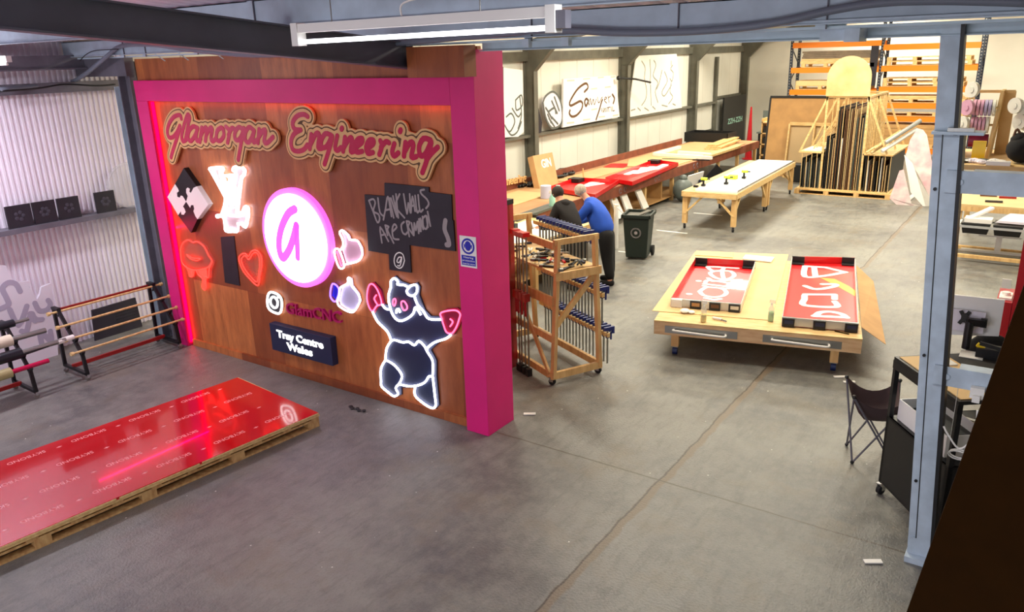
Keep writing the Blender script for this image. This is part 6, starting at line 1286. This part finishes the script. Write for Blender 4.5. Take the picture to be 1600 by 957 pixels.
# white cut-outs: letters waste at the left bay and the right bay
WL = [[(16.315, 3.705), (17.441, 3.591), (17.43, 2.037), (17.15, 1.935), (16.324, 1.996), (16.188, 2.153)]][0]
t = onwall('cutout_board', 'white board of small cut-out letters on the wall rail right beside the pink column', [(a, max(b, 1.935)) for a, b in WL], -11.72, .03, 'whitesheet', 'board')
wl = [[(16.563, 3.678), (16.497, 2.207)], [(16.479, 3.463), (16.457, 3.065)], [(16.645, 2.483), (16.873, 2.548), (17.014, 2.329), (16.775, 2.098), (16.56, 2.284)], [(17.078, 2.866), (17.352, 2.974), (17.38, 2.721), (17.104, 2.615), (17.078, 2.866)], [(16.917, 2.67), (17.173, 2.442), (17.334, 2.556)], [(16.63, 2.195), (16.846, 2.007), (17.117, 2.066), (17.323, 2.303)], [(16.392, 3.189), (16.329, 2.711), (16.378, 2.3)], [(17.273, 2.937), (17.33, 2.472), (17.16, 2.147)], [(16.343, 3.587), (16.365, 3.349), (16.299, 3.074)]]
wstrokes(t, wl, .022, -11.69, 'gnsh', 'cut_outs')
BK = [[(24.02, 3.821), (27.233, 3.83), (27.887, 2.022), (27.16, 2.001), (23.662, 2.0), (23.601, 2.307)]][0]
t = onwall('cutout_board', 'tall white board with large ornate cut-out capitals on the far wall rail', [(max(a, 23.45), b if b > 2.3 else 1.932) for a, b in BK], -11.72, .03, 'white', 'board')
bk = [[(24.423, 3.648), (24.687, 3.432), (24.655, 3.095), (24.829, 2.745), (24.795, 2.445), (24.497, 2.248)], [(25.033, 3.676), (25.111, 3.248), (25.08, 2.905)], [(25.349, 3.648), (25.519, 3.493), (25.328, 3.154), (25.72, 2.92), (25.524, 2.622), (25.767, 2.253)], [(25.135, 2.859), (25.229, 2.199)], [(26.022, 3.304), (25.83, 2.915), (25.627, 2.705)], [(26.248, 3.252), (26.499, 2.931), (26.075, 2.593), (26.31, 2.445), (26.857, 2.779)], [(26.915, 3.455), (26.753, 3.325), (26.997, 3.182), (26.904, 2.913), (26.722, 3.011)], [(26.788, 3.593), (26.799, 3.458)], [(26.849, 2.87), (26.76, 2.556), (27.01, 2.358), (26.677, 2.149)], [(23.706, 2.132), (23.999, 2.153)], [(24.197, 2.182), (24.404, 2.082)], [(24.708, 2.147), (25.027, 2.037)], [(25.34, 2.148), (25.563, 2.043)], [(26.108, 2.141), (26.569, 2.064)], [(27.03, 2.126), (27.274, 2.063)]]
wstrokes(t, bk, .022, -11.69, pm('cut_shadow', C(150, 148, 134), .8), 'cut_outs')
tag(MB().ball((-11.79, [(20.287, 3.354)][0][0] - .3, 3.15), .14, 8, sx=.4).bar((-11.79, 20.1, 3.0), (-11.79, 21.5, 3.06), .04, .16).build('brown_letters', 'signbrown'), 'dark brown cut letters showing above the routed script panel', 'offcut')
q = [(22.319, 3.201), (23.652, 3.011)]
tag(MB().path([(-11.45, q[0][0], q[0][1]), (-11.2, (q[0][0] + q[1][0]) / 2, q[0][1] - .06), (-11.0, q[1][0], q[1][1])], .03).ball((-11.45, q[0][0], q[0][1]), .07, 8).build('wall_arm', 'black', smooth='all'), 'thin black arm sticking out from the wall beside the far column', 'bracket')
# ================================================================== RIGHT SIDE
# ---- reel rack, bench and bag seen over the upper rail
t = thing('right_bench', 'long wooden bench seen between the two blue-grey rails at the right edge', 'workbench', (.6, 18.8, 0))
MB().bx(-1.62, 2.4, 17.9, 20.0, .83, .87).build('worktop', 'benchtop2' if 'benchtop2' in M else 'mdfpale', t); MB().bx(-1.62, 2.4, 17.9, 17.94, .73, .83).build('apron', 'pine', t)
for x, y in ((-1.5, 18.0), (2.2, 18.0), (-1.5, 19.8), (2.2, 19.8)):
    MB().bx(x - .05, x + .05, y - .05, y + .05, .12, .83).build('leg', 'pine', t); castor(t, Matrix(), x, y, .06)
q = [(-1.424, 19.691), (-1.128, 19.468)]
for i, (px, mt, lab) in enumerate((((-1.1, 19.0), 'brownsh', 'brown strip tool lying left on the right-hand bench'), ((-.75, 18.9), 'redsteel', 'red-handled tool lying on the right-hand bench'), ((-.95, 18.3), 'dkgrey', 'dark tool nearest the front edge of the right-hand bench'))):
    tag(MB().bar((px[0] - .15, px[1], .89), (px[0] + .15, px[1] + .05, .89), .06, .04).build('hand_tool', mt), lab, 'tool')
# trolley of black tubs
t = thing('tub_trolley', 'low grey trolley on timber feet carrying black tubs below the upper rail', 'trolley', (-.7, 17.0, 0))
MB().bx(-1.4, 1.6, 16.7, 16.74, .64, .68).bx(-1.4, 1.6, 17.3, 17.34, .64, .68).bx(-1.4, -1.36, 16.7, 17.34, .64, .68).build('frame', 'alu', t)
MB().bx(-.75, -.65, 17.0, 17.08, .14, .64).build('column', 'alu', t); MB().bx(-1.3, -.1, 16.98, 17.08, .13, .17).build('foot_beam', 'alu', t); MB().bx(-1.05, -.35, 17.2, 17.26, .40, .43).build('foot_beam', 'alu', t)
for y in (16.7, 17.45): MB().bx(-1.5, .4, y - .04, y + .04, .07, .13).build('timber_foot', 'pine', t)
for x, y in ((-1.42, 16.7), (-1.42, 17.45), (.3, 16.7), (.3, 17.45)): castor(t, Matrix(), x, y, .035)
for i in range(3):
    x = -1.34 + i * .52; r = thing('black_tub', ['black tub in the trolley, nearest the blue-grey post', 'middle black tub in the trolley', 'black tub in the trolley at the right picture edge'][i], 'tub', (x, 17.0, .5), 0, 'black tubs in the low trolley')
    MB().hexa([(x + .04, 16.78, .52), (x + .44, 16.78, .52), (x + .44, 17.26, .52), (x + .04, 17.26, .52), (x, 16.745, .72), (x + .48, 16.745, .72), (x + .48, 17.295, .72), (x, 17.295, .72)]).build('tub', 'black', r)
tag(MB().bar((-1.27, 16.85, .76), (-.9, 17.25, .95), .1, .04).bx(-1.3, -.85, 16.8, 17.1, .722, .80).build('white_offcut', 'white'), 'white angled offcuts on the tub nearest the post', 'offcut')
tag(MB().hexa([(-.8, 16.9, .74), (.4, 16.85, .74), (.4, 17.3, .78), (-.7, 17.3, .78), (-.75, 16.9, .78), (.4, 16.85, .80), (.4, 17.3, .86), (-.6, 17.3, .86)]).build('pale_bag', 'foam'), 'pale plastic bag lying over the tubs at the right edge', 'bag')
# upper platform with reel rack
PZ = [2.793][0]
t = thing('reel_bench', 'cluttered pale bench behind the upper blue-grey rail carrying the reel rack', 'workbench', (0, 9.6, 0))
t['label'] = 'cluttered pale bench top just above the upper blue-grey rail'
ZB = PZ
MB().bx(-1.02, 1.8, 9.2, 10.6, ZB - .05, ZB).build('worktop', 'pine2', t)
for x in (-.95, 1.7): MB().bx(x, x + .06, 10.5, 10.56, 0, ZB - .05).build('leg', 'alu', t)
rp_ = [(-0.915, 9.9, 3.482), (-0.633, 9.9, 3.482), (-0.484, 9.9, 3.482), (-0.902, 9.9, 2.819), (-0.625, 9.9, 2.831), (-0.381, 9.9, 2.842), (-0.924, 9.9, 3.462), (-0.316, 9.9, 2.871)]
t = thing('reel_rack', 'pale plywood rack holding reels of LED strip above the upper rail', 'rack', (rp_[3][0], 9.9, ZB))
for (a, b) in ((rp_[0], rp_[3]), (rp_[1], rp_[4])):
    MB().hexa([(b[0] - .03, 9.75, ZB + .001), (b[0] + .0, 9.75, ZB + .001), (b[0] + .0, 10.3, ZB + .001), (b[0] - .03, 10.3, ZB + .001), (a[0] + .02, 9.95, a[2]), (a[0] + .05, 9.95, a[2]), (a[0] + .05, 10.3, a[2]), (a[0] + .02, 10.3, a[2])]).build('side_panel', 'ply', t)
MB().bx(rp_[1][0] + .03, rp_[2][0], 10.2, 10.23, ZB + .001, rp_[0][2] - .02).build('wide_panel', 'ply', t)
MB().bx(rp_[0][0], rp_[2][0], 10.05, 10.09, rp_[0][2] - .03, rp_[0][2]).build('top_rail', 'pine2', t)
reels = (((1528, 175), 7, ('reelw', 'reelp', 'reelp', 'reelp', 'reelv', 'reelv', 'reelw'), 'upper'), ((1524, 200), 6, ('reelw', 'reelp', 'reelp', 'reelp', 'reelp', 'reelw'), 'lower'))
RP = [(-0.765, 9.75, 3.308), (-0.765, 9.75, 3.13), (-0.737, 9.75, 2.964), (-0.856, 9.75, 3.503), (-0.879, 9.75, 3.32), (-0.905, 9.75, 3.153), (-0.45, 9.75, 3.344), (-0.388, 9.75, 3.185), (-0.815, 9.75, 2.921)]
for ri in range(2):
    mats = reels[ri][2]; c = RP[ri]
    MB().cyl((c[0] - .16, 9.9, c[2]), (c[0] + .16, 9.9, c[2]), .012).build('spindle', 'pine2', t)
    for i, mt in enumerate(mats):
        x = c[0] - .11 + i * .036
        tag(MB().cyl((x, 9.9, c[2]), (x + .026, 9.9, c[2]), .085, n=18).cyl((x - .002, 9.9, c[2]), (x + .028, 9.9, c[2]), .03, n=12).build('strip_reel', mt, smooth='x'), {'reelw': 'pale', 'reelp': 'pink', 'reelv': 'violet-grey'}[mt] + f' reel on the {reels[ri][3]} spindle of the reel rack', 'reel', {'reelw': 'pale', 'reelp': 'pink', 'reelv': 'violet-grey'}[mt] + f' reels on the {reels[ri][3]} spindle')
for i, lab in ((3, 'pale reel standing on top of the reel rack'), (4, 'pale pink reel hanging left of the reel rack, higher'), (5, 'pale reel hanging left of the reel rack, lower'), (6, 'pale green coil hanging right of the reel rack, higher'), (7, 'pale green coil hanging right of the reel rack, lower')):
    c = RP[i]; y = 9.72; mb = MB()
    mb.cyl((c[0] - .01, y - .012, c[2]), (c[0] + .012, y + .016, c[2]), .08, n=20); mb.cyl((c[0] - .013, y - .018, c[2]), (c[0] + .015, y + .02, c[2]), .03, n=14)
    if i > 5: mb.cyl((c[0] + .05, y - .012, c[2] - .015), (c[0] + .072, y + .016, c[2] - .015), .075, n=20)
    tag(mb.build('strip_reel', 'reelw' if i != 4 else 'reelp', smooth='x'), lab, 'reel')
c = RP[2]; tag(MB().cyl((c[0] - .1, 9.9, c[2]), (c[0] + .08, 9.9, c[2]), .07, n=16).build('maroon_spool', 'crimsonb', smooth='x'), 'dark maroon spool below the pink reels', 'spool')
UB = [(-0.708, 9.4, 2.937), (-0.668, 9.4, 2.9), (-0.391, 9.4, 2.994), (-0.47, 9.4, 2.767), (-0.728, 9.4, 2.786), (-0.841, 9.4, 2.76), (-0.58, 9.4, 2.878)]
tag(MB().bx(UB[0][0] - .06, UB[0][0] + .06, 9.6, 9.66, ZB + .001, UB[0][2] + .05).build('yellow_box', 'yellow'), 'yellow box at the foot of the reel rack', 'box')
t = thing('black_bag', 'black slumped bag beside the reel rack at the right edge', 'bag', (UB[2][0] + .1, 9.5, ZB)); MB().ball((UB[2][0] + .08, 9.5, ZB + .14), .155, 14, sz=.9).ball((UB[2][0] + .04, 9.5, ZB + .22), .09, 10).build('bag', 'blackcl', t, smooth='all'); MB().path(cat_([(UB[2][0] - .02, 9.48, ZB + .27), (UB[2][0], 9.48, ZB + .34), (UB[2][0] + .05, 9.48, ZB + .26)], 4), .012).build('strap', 'brownsh', t, smooth='all')
for i, (x, mt, lab, s_) in enumerate(((-.93, 'dkgrey', 'dark grey components heaped at the left of the cluttered bench', .05), (-.80, 'steel', 'silvery adapters heaped on the cluttered bench', .045), (-.70, 'foam', 'white strip ends heaped beside the yellow box', .05), (-.60, 'gnsh', 'grey-green connectors heaped on the cluttered bench', .045), (-.50, 'white', 'white coiled strip in front of the reel rack', .05))):
    mb = MB(); 
    for k in range(6): mb.ball((x + random.uniform(-.06, .06), 9.35 + random.uniform(-.05, .1), ZB + .02), s_, 8, sz=.5)
    tag(mb.build('component_heap', mt), lab, 'components')
tag(MB().bx(UB[3][0] - .13, UB[3][0] + .08, 9.22, 9.32, ZB + .001, ZB + .04).build('white_tray', 'whitesheet'), 'white shallow tray in front of the black bag', 'tray')
tag(MB().bx(-.66, -.5, 6.19, 6.25, 3.406, 3.43).build('steel_offcut', 'steel'), 'short steel offcut lying on the plate halfway up the blue-grey post', 'offcut')
# ---- red cabinet
t = thing('red_cabinet', 'dark red tool cabinet at the right picture edge', 'cabinet', (.2, 12, 0))
rc = [(-0.258, 11.0, 1.653), (-0.364, 11.0, 0.842), (-0.294, 11.0, 1.166), (-0.278, 11.0, 0.374)]
MB().bx(rc[1][0] + .16, 1.4, 11.2, 12.1, .0, rc[0][2]).build('carcass', 'redcab', t)
MB().bx(rc[1][0] - .02, rc[1][0] + .155, 11.2, 11.9, .0, rc[1][2]).build('lower_carcass', 'redcab', t)
for i in range(4): MB().bx(rc[1][0] + .19, 1.38, 11.185, 11.199, .3 + i * .35, .6 + i * .35).build('drawer', 'redcab', t)
MB().bx(rc[1][0] + .01, rc[1][0] + .11, 11.18, 11.198, rc[2][2] - .14, rc[2][2] - .02).build('label_card', 'white', t)
w = rc[1]; tag(MB().bx(w[0] - .0, w[0] + .14, 11.3, 11.6, w[2] + .003, w[2] + .03).cyl((w[0] + .07, 11.45, w[2] + .03), (w[0] + .07, 11.45, w[2] + .07), .05, n=12).build('white_dish', 'white'), 'white dish on the ledge of the dark red cabinet', 'dish')
# ---- black desk trolley
DK = [(-1.034, 7.261), (-0.56, 6.666), (-0.929, 7.157), (-0.515, 6.622)]
e0 = Vector(DK[2] + (0,)); e1 = Vector(DK[3] + (0,)); un = (e1 - e0).normalized(); da = math.atan2(un.y, un.x)
DT = Matrix.Translation(e0) @ Matrix.Rotation(da, 4, 'Z')       # x: along the visible side towards the camera, y: to the right/back
LD_, WD_ = .95, 1.05
t = thing('black_desk', 'black steel desk trolley with a wooden top beside the blue-grey post', 'desk', tuple(e0), da)
MB(DT).bx(.0, LD_, 0, WD_, 1.335, 1.365).build('top_frame', 'blackm', t)
MB(DT).bx(.03, LD_ - .03, .03, WD_ * .42, 1.3655, 1.372).build('wood_top', 'mdfpale', t)
MB(DT).bx(.03, LD_ - .03, WD_ * .42, WD_, 1.3655, 1.370).build('grey_top', 'dkgrey', t)
MB(DT).bx(0, LD_, -.005, .03, 1.26, 1.335).bx(-.005, .03, 0, WD_, 1.26, 1.335).build('apron', 'blackm', t)
for x, y in ((.02, .02), (LD_ - .02, .02), (.02, WD_ - .02), (LD_ - .02, WD_ - .02)):
    MB(DT).bx(x - .02, x + .02, y - .02, y + .02, .12, 1.335).build('post', 'blackm', t); castor(t, DT, x, y, .045, 'rubber', .4)
MB(DT).bx(0, LD_, .0, .015, .14, .80).build('side_panel', 'black', t); MB(DT).bx(0, LD_, WD_ - .015, WD_, .14, 1.2).build('side_panel', 'black', t); MB(DT).bx(0, .015, 0, WD_, .14, .80).build('end_panel', 'black', t); MB(DT).bx(LD_ - .015, LD_, 0, WD_, .14, .80).build('end_panel', 'black', t)
MB(DT).bx(0, LD_, 0, WD_, .78, .80).build('shelf', 'blackm', t); MB(DT).bx(0, LD_, 0, WD_, .13, .15).build('bottom_shelf', 'blackm', t)
t = thing('white_box', 'open white cardboard box on the shelf of the black desk', 'box', tuple(DT @ Vector((.3, .25, .8))), da)
for a_ in ((.08, .80, .05, .06, .801, .99), (.08, .80, .39, .40, .801, .99), (.08, .09, .06, .39, .801, .99), (.79, .80, .06, .39, .801, .99)): MB(DT).bx(*a_).build('side_panel', 'whitesheet', t)
MB(DT).bx(.09, .79, .06, .39, .801, .90).build('contents', 'black', t)
tp = [DT @ Vector(p) for p in ((.30, .16, 1.376), (.5, .30, 1.376), (.62, .2, 1.376))]
r = thing('screwdriver', 'dark red screwdriver lying on the wooden desk top', 'tool', tuple(tp[0])); MB().cyl(tp[0] + Z * .008, tp[0] + Vector((.06, .07, .008)), .014).build('handle', 'redsteel', r); MB().cyl(tp[0] + Vector((.06, .07, .008)), tp[0] + Vector((.11, .14, .008)), .004).build('shaft', 'steel', r)
tag(MB(DT).bx(.1, .28, .30, .40, 1.373, 1.382).build('white_card', 'white'), 'white card lying on the wooden desk top', 'card')
tag(MB(DT).bar((.42, .30, 1.378), (.92, .26, 1.378), .05, .012).build('yellow_level', 'yellow'), 'yellow flat strip lying along the desk top beside the post', 'strip')
# monitor on arm (back towards the viewer)
mm = [(-0.625, 7.75, 1.819), (-0.203, 7.75, 1.906), (-0.151, 7.75, 1.472), (-0.561, 7.75, 1.314), (-0.432, 7.75, 1.615), (-0.379, 7.75, 1.218), (-0.51, 7.75, 1.601), (-0.272, 7.75, 1.642)]
t = thing('monitor', 'white-backed monitor on a black arm standing on the black desk', 'monitor', (mm[5][0], 7.6, 1.37))
x0, x1, z0, z1 = mm[0][0] - .12, mm[1][0], mm[2][2] - .02, mm[0][2]
MB().hexa([(x0, 7.75, z0 - .03), (x1, 7.80, z0 + .03), (x1, 7.83, z0 + .03), (x0, 7.78, z0 - .03), (x0, 7.75, z1), (x1, 7.80, z1), (x1, 7.83, z1), (x0, 7.78, z1)]).build('screen_shell', 'whitesheet', t)
MB().bx(x0 + .14, x1 - .12, 7.735, 7.752, z0 + .05, z1 - .12).build('rear_panel', 'foam', t)
c = mm[4]; cx, cz = c[0], c[2] + .01
MB().cyl((cx, 7.66, 1.372), (cx, 7.66, cz), .035, n=14).build('pole', 'blackm', t)
MB().bar((cx - .02, 7.66, cz), (cx + .11, 7.69, cz - .01), .05, .06).build('arm', 'blackm', t)
MB().bar((cx - .085, 7.72, cz - .05), (cx - .015, 7.72, cz + .07), .03, .02, up=(0, 1, 0)).bar((cx - .085, 7.72, cz + .07), (cx - .015, 7.72, cz - .05), .03, .02, up=(0, 1, 0)).bx(cx - .075, cx - .025, 7.70, 7.73, cz - .03, cz + .05).build('mount_plate', 'black', t)
MB().bx(cx + .08, cx + .13, 7.69, 7.72, cz - .05, cz + .03).build('mount_plate', 'black', t)
cable('monitor_cable', [(cx + .04, 7.70, cz - .14), (cx + .02, 7.71, cz - .10), (cx + .06, 7.72, cz - .06), (cx + .11, 7.72, cz - .05)], .006, 'white', 'pale cable looping from the back of the monitor')
dv_ = [(-0.322, 7.5, 1.443), (-0.239, 7.5, 1.37), (-0.178, 7.5, 1.442)]
t = thing('desk_gadget', 'black cordless tool with yellow tip lying behind the monitor pole', 'power tool', (dv_[1][0], 7.5, 1.37)); MB().bx(dv_[0][0] - .02, dv_[2][0] + .04, 7.45, 7.6, 1.373, 1.46).build('body', 'blackm', t); MB().bar((dv_[0][0] - .02, 7.5, 1.48), (dv_[1][0], 7.5, 1.42), .04, .03).build('tip', 'yellow', t); MB().bar((dv_[0][0], 7.48, 1.50), (dv_[2][0] + .05, 7.48, 1.47), .03, .03).build('grip', 'black', t)
tag(MB().bx(mm[5][0] - .08, mm[5][0] + .1, 7.40, 7.58, 1.373, 1.38).build('white_paper', 'white'), 'white paper under the monitor pole', 'paper')
# socket and cable on the lower rail, odds and ends below
sk = [(-0.277, 6.21, 1.595), (-0.188, 6.21, 1.514), (-0.212, 6.21, 1.416), (-0.209, 6.21, 1.208), (-0.284, 6.21, 1.081), (-0.373, 6.21, 1.175), (-0.41, 6.21, 1.234), (-0.317, 6.21, 1.007)]
tag(MB().bx(sk[0][0], sk[1][0], 6.16, 6.212, sk[1][2], sk[0][2]).bx(sk[0][0] + .02, sk[1][0] - .02, 6.13, 6.16, sk[1][2] - .02, sk[0][2] - .05).build('white_adapter', 'white'), 'white power adapter hanging on the lower blue-grey rail', 'adapter')
cable('white_lead', [(p[0], 6.19, p[2]) for p in sk[2:7]], .007, 'white', 'white lead dropping from the power adapter')
bb = [(-0.434, 7.6, 0.698), (-0.181, 7.6, 0.699), (-0.199, 7.6, 0.65)]
for i, (a, b, m_, lab) in enumerate((((.15, .55), (.65, .95), 'white', 'white batten lying across the desk shelf behind the post'), ((.3, .5), (.75, .85), 'pine2', 'pale batten lying on the desk shelf behind the post'), ((.5, .75), (.8, 1.0), 'red', 'red strip lying on the desk shelf behind the post'))):
    tag(MB(DT).bar((a[0], a[1], .825 + i * .03), (b[0], b[1], .84 + i * .03), .04, .02).build('batten', m_), lab, 'batten')
cl = [(-0.295, 6.35, 0.948)][0]
P = [(cl[0] + .07 * math.cos(a * .52), 6.35, cl[2] + .035 * math.sin(a * .52)) for a in range(12)]
mb = MB().path(P, .006, closed=True); mb.path([(a + .008, b + .01, c_ + .01) for a, b, c_ in P], .006, closed=True); mb.path([(cl[0] - .07, 6.35, cl[2]), (cl[0] - .07, 6.35, 1.53)], .002, 5)
tag(mb.build('coiled_lead', 'white', smooth='all'), 'coiled white lead hanging below the lower rail', 'cable')
# second office chair parts behind
t = thing('office_chair', 'black office chair back seen under the lower rail', 'chair', (-.1, 8.6, 0)); MB().ball((-.28, 8.55, 1.05), .2, 12, sy=.35, sz=1.1).build('backrest', 'blackcl', t, smooth='all'); MB().bx(-.45, 0, 8.6, 9.0, .50, .56).build('seat', 'blackcl', t, bevel=.02); MB().cyl((-.22, 8.8, .1), (-.22, 8.8, .5), .03).build('column', 'chrome', t)
MB().bar((-.25, 8.62, .52), (-.28, 8.58, .95), .05, .03).build('back_bar', 'black', t)
for k in range(5): MB().bar((-.22, 8.8, .1), (-.22 + .28 * math.cos(k * 1.257), 8.8 + .28 * math.sin(k * 1.257), .06), .04, .03).cyl((-.22 + .28 * math.cos(k * 1.257) - .02, 8.8 + .28 * math.sin(k * 1.257), .03), (-.22 + .28 * math.cos(k * 1.257) + .02, 8.8 + .28 * math.sin(k * 1.257), .03), .03).build('leg', 'black', t)
# ---- folding camping chair
cc = Vector((-1.13, 7.84, 0)); ca = .35; TC = T_(cc, ca)
t = thing('camping_chair', 'brown folding camping chair with thin crossed steel legs left of the black desk', 'chair', tuple(cc), ca)
q_ = .25; f_ = .19
for a, b in (((-1, -1), (1, -1)), ((1, -1), (1, 1)), ((1, 1), (-1, 1)), ((-1, 1), (-1, -1))):
    for p, r_ in ((a, b), (b, a)):
        MB(TC).cyl((p[0] * f_, p[1] * f_, .012), (r_[0] * q_, r_[1] * q_, .74), .010, n=8).build('leg', 'greysteel', t)
for p in ((-1, -1), (1, -1), (1, 1), (-1, 1)): MB(TC).ball((p[0] * f_, p[1] * f_, .018), .02, 8).build('foot', 'rubber', t); MB(TC).ball((p[0] * q_, p[1] * q_, .75), .022, 8).build('corner_joint', 'black', t)
vs = []; fs = []; n = 9
for i in range(n):
    for j in range(n):
        u = -1 + 2 * i / (n - 1); v = -1 + 2 * j / (n - 1); k = 1 - .10 * (1 - u * u) * 0
        vs.append((u * q_ * (1 - .12 * (1 - v * v)), v * q_ * (1 - .12 * (1 - u * u)), .43 + .20 * max(u * u, v * v) ** 1.5 + .13 * (u * v) ** 2))
for i in range(n - 1):
    for j in range(n - 1): a = i * n + j; fs.append([a, a + n, a + n + 1, a + 1])
m_ = len(vs); rim = []
MB(TC).add(vs + [(x, y, z - .006) for x, y, z in vs], fs + [[k + m_ for k in f[::-1]] for f in fs]).build('seat_sling', 'brownfab', t, smooth='all')
# small white scraps on the floor
for i, s_ in enumerate([(-1.858, 9.776), (-1.721, 9.671), (-4.617, 6.868), (-0.745, 6.029)]):
    tag(MB().bar((s_[0] - .06, s_[1] - .04, .008), (s_[0] + .06, s_[1] + .03, .012), .05, .01).build('paper_scrap', 'white'), ['white scrap on the floor under the right castor of the low table', 'crumpled white scrap on the floor beside the right castor of the low table', 'white scrap on the floor beside the foot of the pink column', 'small white sliver on the near floor left of the blue-grey post'][i], 'scrap')
bpy.context.view_layer.update()
